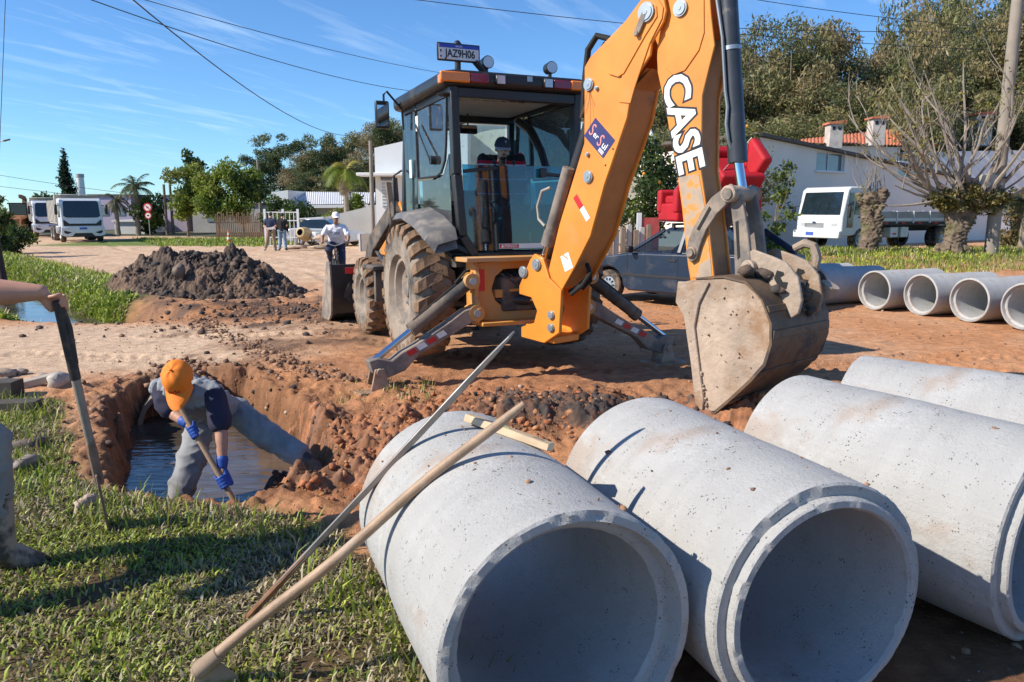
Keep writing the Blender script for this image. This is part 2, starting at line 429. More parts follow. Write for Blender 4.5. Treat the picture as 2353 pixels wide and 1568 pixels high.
def ground_colour(x, y):
    n1, n2, hole, lawn, rd = masks(x, y)
    nf = fbm(x * 7, y * 7 + 3, 3)
    def C(*c): return np.array(c)[None, None, :] if x.ndim == 2 else np.array(c)[None, :]
    def L(a, b, t): return a + (b - a) * t[..., None]
    sand, orange, brown, dark = C(.60, .43, .29), C(.55, .26, .12), C(.31, .15, .075), C(.085, .062, .05)
    c = L(orange, sand, np.clip(.25 + .9 * n2 + .35 * n1, 0, 1) * .55)
    # pale rolled sand: the old street and the track over the culvert
    street = sst(15, 22, y - .25 * x) * (1 - sst(-2, 9, x) * .75)
    c = L(c, sand * (1 + .12 * n1[..., None]), np.clip(street * .85 + n1 * .25, 0, 1))
    track = sst(7.5, 8.4, y + .3 * n1) * (1 - sst(11.0, 12.2, y + .4 * n1)) * (1 - sst(-3.6, -1.8, x + .5 * n1))
    c = L(c, sand * 1.05, track * .95)
    mud = np.exp(-(((x + 3.8) / 3.6) ** 2 + ((y - 13.4) / 1.9) ** 2)) * 1.25 + .9 * np.exp(-(((x + 2.6) / 1.7) ** 2 + ((y - 9.8) / 2.2) ** 2)) * (x > -4)
    mud = np.clip(mud + .9 * n1 - .25, 0, 1)
    c = L(c, brown * .8, mud * .85); c = L(c, dark, np.clip(mud * 1.4 - .65 + n1, 0, 1) * .75)
    near = np.exp(-((y - 7.3) / 1.3) ** 2) * (1 - sst(3, 5, x)) * sst(-3.5, -1.5, x)
    c = L(c, brown * 1.25, np.clip(near * (.8 + 1.1 * n1), 0, 1))
    ridge = np.exp(-(rd / .55) ** 2)
    c = L(c, L(C(.36, .13, .052) * np.ones_like(c), brown * .7, np.clip(.45 + 1.6 * nf, 0, 1)), np.clip(ridge * 1.3, 0, 1) * (hole < .3))
    drk = np.clip(np.exp(-(((x - .45) / .75) ** 2 + ((y - 6.25) / .4) ** 2)) * 1.3 + nf * .8 - .2, 0, 1)
    c = L(c, dark * .8, drk)
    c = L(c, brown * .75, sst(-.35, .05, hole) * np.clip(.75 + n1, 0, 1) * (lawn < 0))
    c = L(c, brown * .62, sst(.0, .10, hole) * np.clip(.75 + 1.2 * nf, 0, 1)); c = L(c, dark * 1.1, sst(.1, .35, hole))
    soil = L(C(.115, .078, .045) * np.ones_like(c), C(.20, .15, .06) * np.ones_like(c), np.clip(.5 + n1 * 1.2, 0, 1))
    c = L(c, soil, sst(-.08, .08, lawn))
    # mud and rubble under and right of the big pipes
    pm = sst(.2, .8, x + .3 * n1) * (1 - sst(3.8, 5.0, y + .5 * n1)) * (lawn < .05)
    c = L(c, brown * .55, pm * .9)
    dd, _ = seg_dist(x, y, DITCH)
    bank = (1 - sst(1.5, 2.6, dd + .6 * n1)) * sst(11.9, 12.6, y) * (1 - sst(-7.3, -6.6, x))
    c = L(c, C(.10, .11, .04) * np.ones_like(c), bank)
    rb = sst(21.5, 23.5, y + .8 * n1) * sst(6, 8, x) * (1 - sst(32, 34, y))
    c = L(c, L(C(.13, .15, .045) * np.ones_like(c), orange, np.clip(n2 * 2 - .1, 0, 1)), rb * .9)
    gl = sst(40, 42, y + .5 * n1) * (1 - sst(52, 54, y)) * sst(-27, -25, x) * (1 - sst(-13, -11.5, x))
    c = L(c, C(.15, .20, .05) * np.ones_like(c), gl)
    far = sst(60, 90, y)
    c = L(c, C(.16, .17, .07) * np.ones_like(c), far)
    return np.clip(c * (1 + .22 * nf[..., None] + .14 * n1[..., None]), .01, .9)

rows = np.concatenate([np.linspace(-8, 1.4, 16), 1.5 * np.exp(np.arange(0, math.log(15 / 1.5), .0062)), 15 * np.exp(np.arange(0.02, math.log(900 / 15), .02))])
uc = np.linspace(-1, 1, 541)
ue = np.linspace(1.0, 0, 16)[:-1] ** 2
Yg = np.repeat(rows[:, None], 541 + 30, 1)
half = .80 * np.clip(rows, 1.5, None) + 1.4
outer = 4.0 * np.clip(rows, 1.5, None) + 40
Xc = uc[None, :] * half[:, None]
Xl = -(half[:, None] + ue[None, :] * (outer - half)[:, None])
Xr = half[:, None] + ue[::-1][None, :] * (outer - half)[:, None]
Xg = np.concatenate([Xl, Xc, Xr], 1)
Zg = full_h(Xg, Yg)
Cg = ground_colour(Xg, Yg)
nr, nc = Xg.shape
idx = np.arange(nr * nc).reshape(nr, nc)
Fg = np.stack([idx[:-1, :-1], idx[:-1, 1:], idx[1:, 1:], idx[1:, :-1]], -1).reshape(-1, 4)
def ground_mat():
    m = mat('soil', (.4, .3, .2), rough=.92, attr=True, var=.22, vs=9, bump=.0)
    nt = m.node_tree; p = nt.nodes['Principled BSDF']
    t = nt.nodes.new('ShaderNodeTexCoord').outputs['Object']
    b = nt.nodes.new('ShaderNodeBump'); b.inputs['Strength'].default_value = .75; b.inputs['Distance'].default_value = .03
    n = nt.nodes.new('ShaderNodeMath'); n.operation = 'ADD'
    nt.links.new(_noise(nt, t, 38, 6, .7), n.inputs[0]); nt.links.new(_noise(nt, t, 7, 5, .65), n.inputs[1])
    nt.links.new(n.outputs[0], b.inputs['Height']); nt.links.new(b.outputs[0], p.inputs['Normal'])
    p.inputs['Specular IOR Level'].default_value = .2
    return m
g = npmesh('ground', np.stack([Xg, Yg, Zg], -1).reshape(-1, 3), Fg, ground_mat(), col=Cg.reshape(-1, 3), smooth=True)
tag(g, kind='structure', label='muddy unpaved ground with ruts, a dug hole and a ditch')

# ------------------------------------------------------------------ water
def water_mat(name, base, bs, st):
    m = mat(name, base, rough=.04, var=.5, vs=1.4)
    nt = m.node_tree; p = nt.nodes['Principled BSDF']; p.inputs['IOR'].default_value = 1.33
    t = nt.nodes.new('ShaderNodeTexCoord').outputs['Object']
    mpn = nt.nodes.new('ShaderNodeMapping'); nt.links.new(t, mpn.inputs[0]); mpn.inputs['Scale'].default_value = (.7, 2.4, 1); mpn.inputs['Rotation'].default_value = (0, 0, .25)
    b = nt.nodes.new('ShaderNodeBump'); b.inputs['Strength'].default_value = st; b.inputs['Distance'].default_value = .04
    nt.links.new(_noise(nt, mpn.outputs[0], bs, 2, .4), b.inputs['Height']); nt.links.new(b.outputs[0], p.inputs['Normal'])
    p.inputs['Specular IOR Level'].default_value = 1.0
    return m
mb = MB(); xs = np.linspace(-4.7, -.9, 30); ys = np.linspace(4.35, 8.6, 30)
for i in range(29):
    for j in range(29):
        mb.add([(xs[i], ys[j], -.37), (xs[i + 1], ys[j], -.37), (xs[i + 1], ys[j + 1], -.37), (xs[i], ys[j + 1], -.37)], [(0, 1, 2, 3)])
tag(mb.build('water', water_mat('muddy_water', (.085, .068, .052), 5.5, .22), smooth=False), label='muddy brown water standing in the dug hole', kind='structure')
mb = MB(); P = [Vector((*p, 0)) for p in DITCH]
pts = []
for a, b in zip(P[:-1], P[1:]):
    for k in range(8): pts.append(a.lerp(b, k / 8))
for a, b in zip(pts[:-1], pts[1:]):
    n = Vector((-(b - a).y, (b - a).x, 0)).normalized() * 1.0
    za = -.0062 * min(38, max(0, a.y - 14)) - .30; zb = -.0062 * min(38, max(0, b.y - 14)) - .30
    mb.add([(a + n).to_tuple()[:2] + (za,), (a - n).to_tuple()[:2] + (za,), (b - n).to_tuple()[:2] + (zb,), (b + n).to_tuple()[:2] + (zb,)], [(0, 1, 2, 3)])
tag(mb.build('ditch_water', water_mat('ditch_water', (.10, .085, .06), 3, .1), smooth=False), label='sky-reflecting water in the roadside ditch', kind='structure')

# ------------------------------------------------------------------ clods and stones (numpy instancing into one mesh)
def ico(sub=1):
    bm = bmesh.new(); bmesh.ops.create_icosphere(bm, subdivisions=sub, radius=1)
    bm.verts.ensure_lookup_table()
    V = np.array([v.co[:] for v in bm.verts]); F = np.array([[v.index for v in f.verts] for f in bm.faces]); bm.free()
    return V, F
ICO1, ICO2 = ico(1), ico(2)
def lump_protos(n, src, seed, amp=.45):
    r = np.random.default_rng(seed); out = []
    for k in range(n):
        V, F = src; V = V.copy()
        fr = r.normal(size=(5, 3)) * 1.9; ph = r.random(5) * 6
        d = sum(np.sin(V @ fr[i] + ph[i]) for i in range(5)) / 5 * amp
        V = V * (1 + d)[:, None] * np.array([1, r.uniform(.55, 1.0), r.uniform(.45, .85)])
        V = V * (1 + r.normal(0, .24, len(V)))[:, None]
        out.append((V, F))
    return out
PRO1 = lump_protos(8, ICO1, 5); PRO2 = lump_protos(6, ICO2, 6, .5)
def scatter(protos, P, S, C, rng):
    """joined lumps at P with size S and colour C"""
    VV, FF, CC = [], [], []; off = 0
    k = rng.integers(0, len(protos), len(P))
    for i in range(len(protos)):
        V, F = protos[i]; sel = np.where(k == i)[0]
        if not len(sel): continue
        a = rng.random(len(sel)) * 6.283; b = rng.random(len(sel)) * 1.2
        ca, sa, cb_, sb = np.cos(a), np.sin(a), np.cos(b), np.sin(b)
        W = np.repeat(V[None], len(sel), 0)
        x = W[..., 0]; y = W[..., 1] * cb_[:, None] - W[..., 2] * sb[:, None]; z = W[..., 1] * sb[:, None] + W[..., 2] * cb_[:, None]
        W = np.stack([x * ca[:, None] - y * sa[:, None], x * sa[:, None] + y * ca[:, None], z], -1)
        W = W * S[sel][:, None, None] + P[sel][:, None, :]
        VV.append(W.reshape(-1, 3)); CC.append(np.repeat(C[sel], len(V), 0))
        FF.append((F[None] + (np.arange(len(sel)) * len(V))[:, None, None] + off).reshape(-1, 3)); off += len(sel) * len(V)
    return np.concatenate(VV), np.concatenate(FF), np.concatenate(CC)
CLOD = mat('clod_soil', (.3, .2, .1), rough=.9, attr=True, var=.3, vs=22, bump=.5, bs=70)
def clod_field(name, label, n, gen, size, colours, seed, protos=PRO1, sink=.25, kind='stuff'):
    r = np.random.default_rng(seed)
    xy = gen(r, n)
    S = size[0] * (size[1] / size[0]) ** (r.random(len(xy)) ** 5.0)
    Z = full_h(xy[:, 0], xy[:, 1]) + S * (1 - 2 * sink) * .5
    cs = np.array(colours); C = cs[r.integers(0, len(cs), len(xy))] * r.uniform(.8, 1.2, (len(xy), 1))
    V, F, CC = scatter(protos, np.column_stack([xy, Z]), S, C, r)
    return tag(npmesh(name, V, F, CLOD, col=CC, smooth=False), label=label, kind=kind)
def near_line(pts, spread):
    P = np.array(pts, float)
    def g(r, n):
        i = r.integers(0, len(P) - 1, n); t = r.random((n, 1))
        return P[i] * (1 - t) + P[i + 1] * t + r.normal(size=(n, 2)) * spread
    return g
def keep_out_hole(g):
    def h(r, n):
        xy = g(r, n); m = masks(xy[:, 0], xy[:, 1]); return xy[(m[2] < .12)]
    return h
ORANGE = [(.38, .14, .055), (.30, .11, .05), (.24, .11, .06), (.16, .085, .05), (.42, .2, .09)]
DARK = [(.05, .042, .038), (.075, .055, .045), (.11, .075, .055), (.04, .036, .036)]
BROWN = [(.26, .14, .08), (.2, .11, .065), (.34, .2, .12), (.15, .09, .06)]
clod_field('spoil_clods', 'crumbly orange soil clods dug up beside the hole', 12000, keep_out_hole(near_line(RIDGE[:5], .30)), (.004, .038), ORANGE, 21)
clod_field('dark_clods', 'black wet clods on the spoil ridge behind the pipes', 4500, near_line([(-.3, 6.1), (.4, 6.25), (1.2, 6.0), (1.9, 5.6)], .22), (.004, .045), DARK, 22)
clod_field('bank_clods', 'muddy lumps slumped on the bank of the hole', 1300, near_line([(-1.5, 5.0), (-1.75, 5.7), (-1.95, 6.0), (-2.6, 7.0), (-3.3, 7.9)], .22), (.004, .04), BROWN + DARK, 23)
clod_field('rim_clods', 'brown lumps along the left rim of the hole and culvert', 700, near_line([(-3.0, 5.2), (-3.65, 6.5), (-4.0, 7.4), (-3.9, 8.4), (-2.9, 8.2), (-2.4, 7.5)], .16), (.005, .042), BROWN, 24)
clod_field('track_clods', 'line of brown lumps left beside the sandy track', 2200, near_line([(-5.0, 11.9), (-4.2, 10.8), (-3.2, 9.3), (-2.6, 8.4), (-2.0, 7.6), (-.8, 6.9)], .13), (.005, .045), BROWN, 25)
clod_field('mud_clods', 'scattered dark mud lumps between the heap and the machine', 3500, lambda r, n: np.column_stack([r.normal(-3.9, 2.0, n), r.normal(12.9, 1.2, n)]), (.008, .06), DARK + BROWN, 26)
clod_field('road_pebbles', 'small clods strewn over the dirt street', 2600, lambda r, n: np.column_stack([r.uniform(-5, 9, n), r.uniform(6, 14, n)]), (.006, .03), BROWN + [(.4, .3, .22)], 27)
clod_field('yard_rubble', 'broken bits of concrete and mud under the big pipes', 500, lambda r, n: np.column_stack([r.uniform(.9, 3.6, n), r.uniform(1.9, 3.6, n)]), (.004, .03), DARK + BROWN + [(.3, .3, .29)], 28)

def crust():
    """dug earth round the hole: packed clods and crumbs on the ridge and the banks"""
    xs, ys = np.arange(-4.9, 2.5, .0145), np.arange(4.55, 8.9, .0165); X, Y = np.meshgrid(xs, ys)
    n1, n2, hole, lawn, rd = masks(X, Y); base = full_h(X, Y)
    w = np.exp(-(rd / (.42 + .2 * n1)) ** 2) * 1.15 + .8 * sst(-.55, -.05, hole) * sst(-2.9, -1.6, X - .25 * (Y - 6)) + .75 * sst(-.42, -.03, hole) * (1 - sst(-3.6, -2.4, X))
    w = w * (1 - np.exp(-(((X + 1.42) / .42) ** 2 + ((Y - 5.05) / .42) ** 2)))
    w = np.clip(w + .55 * n1 - .12, 0, 1) * (1 - sst(.16, .5, hole)) * (1 - sst(-.10, .0, lawn))
    l1, i1 = lumps(X, Y, .19, 2); l2, i2 = lumps(X + 3, Y, .095, 6); l3, i3 = lumps(X, Y + 9, .045, 9)
    r = np.random.default_rng(8)
    Z = base - .035 + w * (.04 + .12 * l1 * sst(.35, .9, w) + .26 * l2 + .62 * l3 + .03 * fbm(X * 14, Y * 14, 4, .7)) + r.normal(0, .006, X.shape) * w
    Z = np.where(w < .03, base - .08, Z)
    o = np.array([.40, .16, .065]); b = np.array([.25, .125, .07]); d = np.array([.06, .047, .04])
    t = np.clip(.5 + 1.3 * fbm(X * 1.6, Y * 1.6 + 4, 3) + .5 * (i1 - .5), 0, 1)[..., None]
    C = o * (1 - t) + b * t
    dk = np.clip(np.exp(-(((X - .75) / .95) ** 2 + ((Y - 6.1) / .55) ** 2)) * 1.5 + .8 * (i2 - .5) + n1 - .35 + .9 * sst(-.05, .25, hole), 0, 1)[..., None]
    lf = (1 - sst(-3.2, -1.6, X))[..., None]
    C = C * (1 - lf * .6) + (b * .95) * lf * .6
    C = (C * (1 - dk) + d * dk) * (.72 + .5 * i2[..., None]) * (.85 + .3 * i3[..., None])
    k = np.arange(X.size).reshape(X.shape); F = np.stack([k[:-1, :-1], k[:-1, 1:], k[1:, 1:], k[1:, :-1]], -1); keep = (w[:-1, :-1] + w[1:, 1:] + w[:-1, 1:] + w[1:, :-1]) > .02
    F = F[keep]; u, inv = np.unique(F, return_inverse=True)
    V = np.stack([X, Y, Z], -1).reshape(-1, 3)[u]
    tag(npmesh('dug_earth', V, inv.reshape(-1, 4), CLOD, col=np.clip(C, .012, 1).reshape(-1, 3)[u], smooth=True), label='dug-up crumbly orange and black earth around the hole', kind='stuff')
crust()

# ------------------------------------------------------------------ the dark heap dug out of the trench
def heap():
    r = np.random.default_rng(40); n = 300
    cx, cy = -6.35, 16.3
    u = np.linspace(-2.6, 2.6, n); rs_ = np.random.default_rng(2); X, Y = np.meshgrid(u, u)
    # two shoulders, steeper on the left
    h = .86 * np.exp(-(((X + .55) / 1.05) ** 2 + (Y / .85) ** 2)) + .62 * np.exp(-(((X - .75) / .85) ** 2 + ((Y + .1) / .8) ** 2)) + .3 * np.exp(-(((X + 1.5) / .6) ** 2 + ((Y + .2) / .6) ** 2))
    f = fbm(X * 2.2 + 5, Y * 2.2, 4, .55); w_ = sst(.02, .25, h); l1, i1 = lumps(X, Y, .34, 3); l2, i2 = lumps(X + 5, Y, .16, 5); l3, i3 = lumps(X, Y + 7, .07, 8)
    h = h * (1 + .40 * f) + (.34 * l1 + .62 * l2 + .9 * l3 + .05 * fbm(X * 9, Y * 9, 4, .7)) * w_
    Z = macro_h(X + cx, Y + cy) - .10 + h
    i = np.arange(n * n).reshape(n, n); F = np.stack([i[:-1, :-1], i[:-1, 1:], i[1:, 1:], i[1:, :-1]], -1).reshape(-1, 4)
    C = np.array([.092, .062, .045]) * (.55 + .9 * i1[..., None] * .6 + .6 * i2[..., None]) * (1 + .5 * f[..., None]) + np.array([.05, .025, .01]) * sst(.1, .5, vnoise(X * 1.3, Y * 1.3) + .3 * (X > .6))[..., None]
    m = 4500
    px = r.normal(0, 1.15, m); py = r.normal(-.15, .8, m)
    hh = .86 * np.exp(-(((px + .55) / 1.05) ** 2 + (py / .85) ** 2)) + .62 * np.exp(-(((px - .75) / .85) ** 2 + ((py + .1) / .8) ** 2)) + .3 * np.exp(-(((px + 1.5) / .6) ** 2 + ((py + .2) / .6) ** 2))
    S = .014 * (7 ** (r.random(m) ** 4))
    P = np.column_stack([px + cx, py + cy, macro_h(px + cx, py + cy) - .10 + hh * .99 + S * .3])
    cs = np.array(DARK + DARK + [(.12, .08, .055), (.16, .10, .07), (.09, .07, .06)]); CC = cs[r.integers(0, len(cs), m)] * r.uniform(.7, 1.3, (m, 1))
    root = thing('mud_heap', 'dark heap of wet excavated mud beside the dirt street', 'mud heap', (cx, cy, float(macro_h(np.array([cx]), np.array([cy]))[0])))
    V = np.stack([X, Y, Z - root.location.z], -1).reshape(-1, 3)
    V[:, 2] += rs_.normal(0, .012, len(V)) * (h.ravel() > .06)
    npmesh('heap_core', V, F, CLOD, root, np.clip(C, .015, 1).reshape(-1, 3), True)
    V, F, C = scatter(PRO1, P - np.array(root.location), S, CC, r)
    tag(npmesh('heap_clods', V, F, CLOD, root, C, False), kind='stuff')
heap()

# ------------------------------------------------------------------ grass
GRASS = mat('grass_blades', (.2, .3, .05), rough=.55, attr=True, var=0, transl=.25)
def blades(name, label, P, length, width, cols, seed, lean=.8, kind='stuff'):
    r = np.random.default_rng(seed); n = len(P)
    a = r.random(n) * 6.283; L = length[0] + (length[1] - length[0]) * r.random(n) ** 1.5
    w = width[0] + (width[1] - width[0]) * r.random(n)
    ln = lean * r.uniform(.25, 1.3, n)
    d = np.column_stack([np.cos(a), np.sin(a), np.zeros(n)]); s = np.column_stack([-np.sin(a), np.cos(a), np.zeros(n)])
    up = np.array([0, 0, 1.])
    mid = P + up * (L * .55 * np.cos(ln * .5))[:, None] + d * (L * .55 * np.sin(ln * .5))[:, None]
    tip = mid + up * (L * .45 * np.cos(ln * 1.5))[:, None] + d * (L * .45 * np.sin(ln * 1.5))[:, None]
    hw = (w / 2)[:, None]
    V = np.stack([P - s * hw * .7, P + s * hw * .7, mid + s * hw, mid - s * hw, tip], 1).reshape(-1, 3)
    b = (np.arange(n) * 5)[:, None]
    F = np.concatenate([b + [0, 1, 2], b + [0, 2, 3], b + [3, 2, 4]], 1).reshape(-1, 3)
    C = np.repeat(cols, 5, 0)
    return tag(npmesh(name, V, F, GRASS, col=C, smooth=True), label=label, kind=kind)
GREENS = np.array([(.22, .29, .03), (.33, .39, .045), (.12, .18, .025), (.40, .43, .08)])
STRAW = np.array([(.42, .35, .20), (.34, .26, .14), (.50, .44, .29), (.28, .24, .12)])
def blade_cols(r, xy, dry):
    t = np.clip(dry + 1.1 * fbm(xy[:, 0] * 1.9 + 4, xy[:, 1] * 1.9, 3), .04, .92)
    g = GREENS[r.integers(0, 4, len(xy))]; s = STRAW[r.integers(0, 4, len(xy))]
    return np.where((r.random(len(xy)) < t)[:, None], s, g) * r.uniform(.7, 1.3, (len(xy), 1))
def lawn():
    r = np.random.default_rng(50)
    xy = np.column_stack([r.uniform(-5.2, .6, 330000), r.uniform(1.7, 7.4, 330000)])
    m = masks(xy[:, 0], xy[:, 1])
    bare = fbm(xy[:, 0] * 1.5 + 2, xy[:, 1] * 1.5 + 6, 3)
    ok = (m[3] > .02) & (m[2] < -.03) & (np.abs(xy[:, 0]) < xy[:, 1] * .8 + .6) & (r.random(len(xy)) < np.clip(1.05 - 1.1 * np.clip(bare - .05, 0, 1) * 2.4, .12, 1) * np.clip(4.6 / (xy[:, 1] + .6), .25, 1)) & (r.random(len(xy)) < sst(0, .35, m[3]) + .15)
    xy = xy[ok]; m3 = m[3][ok]; Z = full_h(xy[:, 0], xy[:, 1]) - .004
    dry = .46 + .25 * sst(-1.8, -.4, xy[:, 0]) - .28 * sst(4.4, 5.6, xy[:, 1]) - .12 * (1 - sst(1.9, 2.6, xy[:, 1]))
    blades('lawn_grass', 'patchy green and straw-coloured lawn grass in the foreground', np.column_stack([xy, Z]), (.025, .075), (.006, .013), blade_cols(r, xy, dry), 51, lean=1.3)
    tq = np.random.default_rng(57); k = tq.random(len(xy)) < .45; q = xy[k] + tq.normal(0, .02, (k.sum(), 2))
    blades('thatch', 'dead brown thatch and clippings lying between the grass', np.column_stack([q, Z[k] + .004]), (.03, .08), (.004, .011), np.array([(.20, .15, .08), (.12, .09, .05), (.33, .27, .15), (.25, .21, .10)])[tq.integers(0, 4, len(q))], 58, lean=2.2)
    # taller tufts along the edge of the hole
    k = r.random(len(xy)) < .05 * (m3 < .45); q = xy[k]
    blades('rim_tufts', 'taller grass tufts along the rim of the hole', np.column_stack([q, Z[k]]), (.08, .20), (.007, .012), blade_cols(r, q, np.full(len(q), .1)), 52, lean=.7)
lawn()
def bank_grass():
    r = np.random.default_rng(60); n = 90000
    xy = near_line(DITCH[1:6], 1.25)(r, n)
    dd, _ = seg_dist(xy[:, 0], xy[:, 1], DITCH)
    z = full_h(xy[:, 0], xy[:, 1]); w = -.0062 * np.clip(xy[:, 1] - 14, 0, 38) - .30
    ok = (z > w - .02) & (dd < 2.6) & (xy[:, 0] < -6.9 - .1 * (xy[:, 1] - 12)) & (xy[:, 1] > 12.3) & (np.hypot(xy[:, 0] + 6.35, xy[:, 1] - 16.3) > 1.9)
    xy = xy[ok]; z = z[ok]
    c = blade_cols(r, xy, np.full(len(xy), .12)) * np.array([1.0, 1.05, .8])
    blades('bank_grass', 'lush green grass and weeds on the ditch banks', np.column_stack([xy, z]), (.06, .22), (.016, .036), c, 61, lean=1.25)
bank_grass()
def strip(name, label, box, n, ln, wd, dry, seed, cond=None):
    r = np.random.default_rng(seed)
    xy = np.column_stack([r.uniform(box[0], box[1], n), r.uniform(box[2], box[3], n)])
    b = fbm(xy[:, 0] * .6, xy[:, 1] * .6 + 5, 3)
    ok = r.random(n) < np.clip(.95 - 1.8 * np.clip(b - .05, 0, 1), .1, 1)
    if cond is not None: ok &= cond(xy)
    xy = xy[ok]
    blades(name, label, np.column_stack([xy, full_h(xy[:, 0], xy[:, 1]) - .01]), ln, wd, blade_cols(r, xy, np.full(len(xy), dry)) * np.array([.95, 1.0, .8]), seed + 1, lean=.7)
strip('verge_grass', 'green verge of grass behind the row of pipes', (7, 24, 20.5, 30), 34000, (.06, .24), (.014, .03), .2, 70, lambda q: (q[:, 0] > 6.5 + .1 * q[:, 1]) & (q[:, 1] > 20.5 + .5 * np.sin(q[:, 0])))
strip('far_verge_grass', 'green grass strip in front of the garden fence', (-26.5, -12, 40.5, 53), 16000, (.08, .25), (.025, .05), .1, 74, lambda q: q[:, 0] > -12 - (q[:, 1] - 30) * .62)
strip('field_weeds', 'dead weeds and grass at the foot of the mound beside the machine', (-1.6, -.7, 6.5, 7.2), 420, (.04, .12), (.005, .010), .75, 78)
# ================================================================== concrete pipes
def concrete_mat(name, base, pore=.85, stain=(.36, .24, .16)):
    m = mat(name, base, rough=.85, var=.10, vs=2.5, dirt=stain, ds=2.3, da=(.57, .68), damt=.55)
    nt = m.node_tree; p = nt.nodes['Principled BSDF']
    t = nt.nodes.new('ShaderNodeTexCoord').outputs['Object']
    v = nt.nodes.new('ShaderNodeTexVoronoi'); v.feature = 'F1'; nt.links.new(t, v.inputs['Vector']); v.inputs['Scale'].default_value = 70; v.inputs['Randomness'].default_value = 1
    big = _rng(nt, _noise(nt, t, 17, 3), .46, .70, .0, .32)      # pore size varies, many cells have none
    ml_ = nt.nodes.new('ShaderNodeMath'); ml_.operation = 'SUBTRACT'; nt.links.new(big, ml_.inputs[0]); nt.links.new(v.outputs['Distance'], ml_.inputs[1])
    pm = _rng(nt, ml_.outputs[0], -.02, .03)
    old = p.inputs['Base Color'].links[0].from_socket
    lime = _rng(nt, _noise(nt, t, 3.1, 7, .72), .585, .67, 0, .7)
    c = _mixc(nt, lime, old, (.56, .56, .545))
    grime = _rng(nt, _noise(nt, t, 6.5, 6, .7), .60, .72, 0, .5)
    c = _mixc(nt, grime, c, [x * .72 for x in base])
    mpn = nt.nodes.new('ShaderNodeMapping'); nt.links.new(t, mpn.inputs[0]); mpn.inputs['Scale'].default_value = (26, 1.6, 26)
    st_n = _noise(nt, mpn.outputs[0], 2.2, 5, .7); mpr = nt.nodes.new('ShaderNodeMapping'); nt.links.new(t, mpr.inputs[0]); mpr.inputs['Scale'].default_value = (.8, 9, .8)
    c = _mixc(nt, _rng(nt, st_n, .35, .65, 0, .28), c, [x * .78 for x in base]); c = _mixc(nt, _rng(nt, _noise(nt, mpr.outputs[0], 1.3, 4), .42, .66, 0, .35), c, [x * .80 for x in base])
    v2 = nt.nodes.new('ShaderNodeTexVoronoi'); nt.links.new(t, v2.inputs['Vector']); v2.inputs['Scale'].default_value = 150
    p2 = nt.nodes.new('ShaderNodeMath'); p2.operation = 'SUBTRACT'; nt.links.new(_rng(nt, _noise(nt, t, 9, 3), .40, .70, .05, .36), p2.inputs[0]); nt.links.new(v2.outputs['Distance'], p2.inputs[1])
    c = _mixc(nt, _rng(nt, p2.outputs[0], 0, .06, 0, .75), c, [x * .4 for x in base])
    c = _mixc(nt, pm, c, [x * .36 for x in base]); nt.links.new(c, p.inputs['Base Color'])
    b = nt.nodes.new('ShaderNodeBump'); b.inputs['Strength'].default_value = .8; b.inputs['Distance'].default_value = .009
    h = nt.nodes.new('ShaderNodeMath'); h.operation = 'SUBTRACT'; nt.links.new(_noise(nt, t, 60, 6, .75), h.inputs[0]); nt.links.new(pm, h.inputs[1])
    nt.links.new(h.outputs[0], b.inputs['Height']); nt.links.new(b.outputs[0], p.inputs['Normal'])
    return m
CONC = concrete_mat('pipe_concrete', (.43, .428, .415))
CONC_IN = concrete_mat('pipe_bore_concrete', (.43, .44, .44))
def pipe_jit(seed, edge):
    r = np.random.default_rng(seed); N = 720; lut = {}
    def arr(k):
        if k not in lut:
            q = np.random.default_rng(seed * 31 + k); a = np.zeros(N)
            for _ in range(34):
                c, w, d = q.integers(0, N), int(q.integers(2, 14)), q.random() ** 2.5
                for i in range(-w, w + 1): a[(c + i) % N] = max(a[(c + i) % N], d * (1 - abs(i) / (w + 1)) * q.uniform(.6, 1))
            f = q.normal(0, 1, N); f = (f + np.roll(f, 1) + np.roll(f, 2)) / 3
            lut[k] = a + .10 * np.abs(f)
        return lut[k]
    def j(k, a):
        w = edge.get(k, 0)
        if not w: return (0, 0)
        v = arr(k)[int(a / (2 * math.pi) * N) % N]
        return (w * v * 1.3, -w * v)
    return j
def make_pipe(label, c, phi, tilt=0, R=.43, L=1.247, male=True, seed=1, group='big pipes lying in the foreground', n=240, roll=0, sub=6):
    ax = Vector((0, 1, 0))
    root = thing('concrete_pipe', label, 'pipe', c, 0, group)
    root.rotation_euler = (tilt, 0, phi)
    w = R * .185; ri = R - w
    ts = [L * k / sub for k in range(sub + 1)]
    # outside: from back rim to front rim, then the stepped joint face
    ex = [(L, ri + w * .45), (L, R - .006)] + [(L - .006, R)] + [(t, R + .003 * math.sin(t * 9 + seed)) for t in ts[::-1][1:-1]] + [(.008, R), (0, R - .008)]
    if male:
        face = [(.004, R - w * .55), (-.026, R - w * .58), (-.032, R - w * .64), (-.032, ri + .006)]
    else:
        face = [(.0, R - w * .42), (.010, R - w * .46), (.055, R - w * .54), (.058, ri + .010)]
    prof = ex + face
    e = {1: .006, 2: .005, len(ex) - 1: .014, len(ex) - 2: .006, len(prof) - 2: .008, len(prof) - 3: .006}
    o = MB(); o.lathe(prof, (0, 0, 0), ax, n, jit=pipe_jit(seed, e)); o.build('barrel', CONC, root, ang=30)
    t0 = -.032 if male else .058
    b = [(t0, ri + .006 if male else ri + .010)] + [(t0 + .012, ri - .001)] + [(t, ri + .004 * math.sin(t * 11 + seed * 2)) for t in ts[1:-1]] + [(L - .01, ri), (L, ri + w * .45)]
    i = MB(); i.lathe([(t, r) for t, r in b], (0, 0, 0), ax, n, jit=pipe_jit(seed, {1: .010})); i.build('bore', CONC_IN, root, ang=30)
    return root
def gpipe(x, y, R): return (x, y, R + .0)
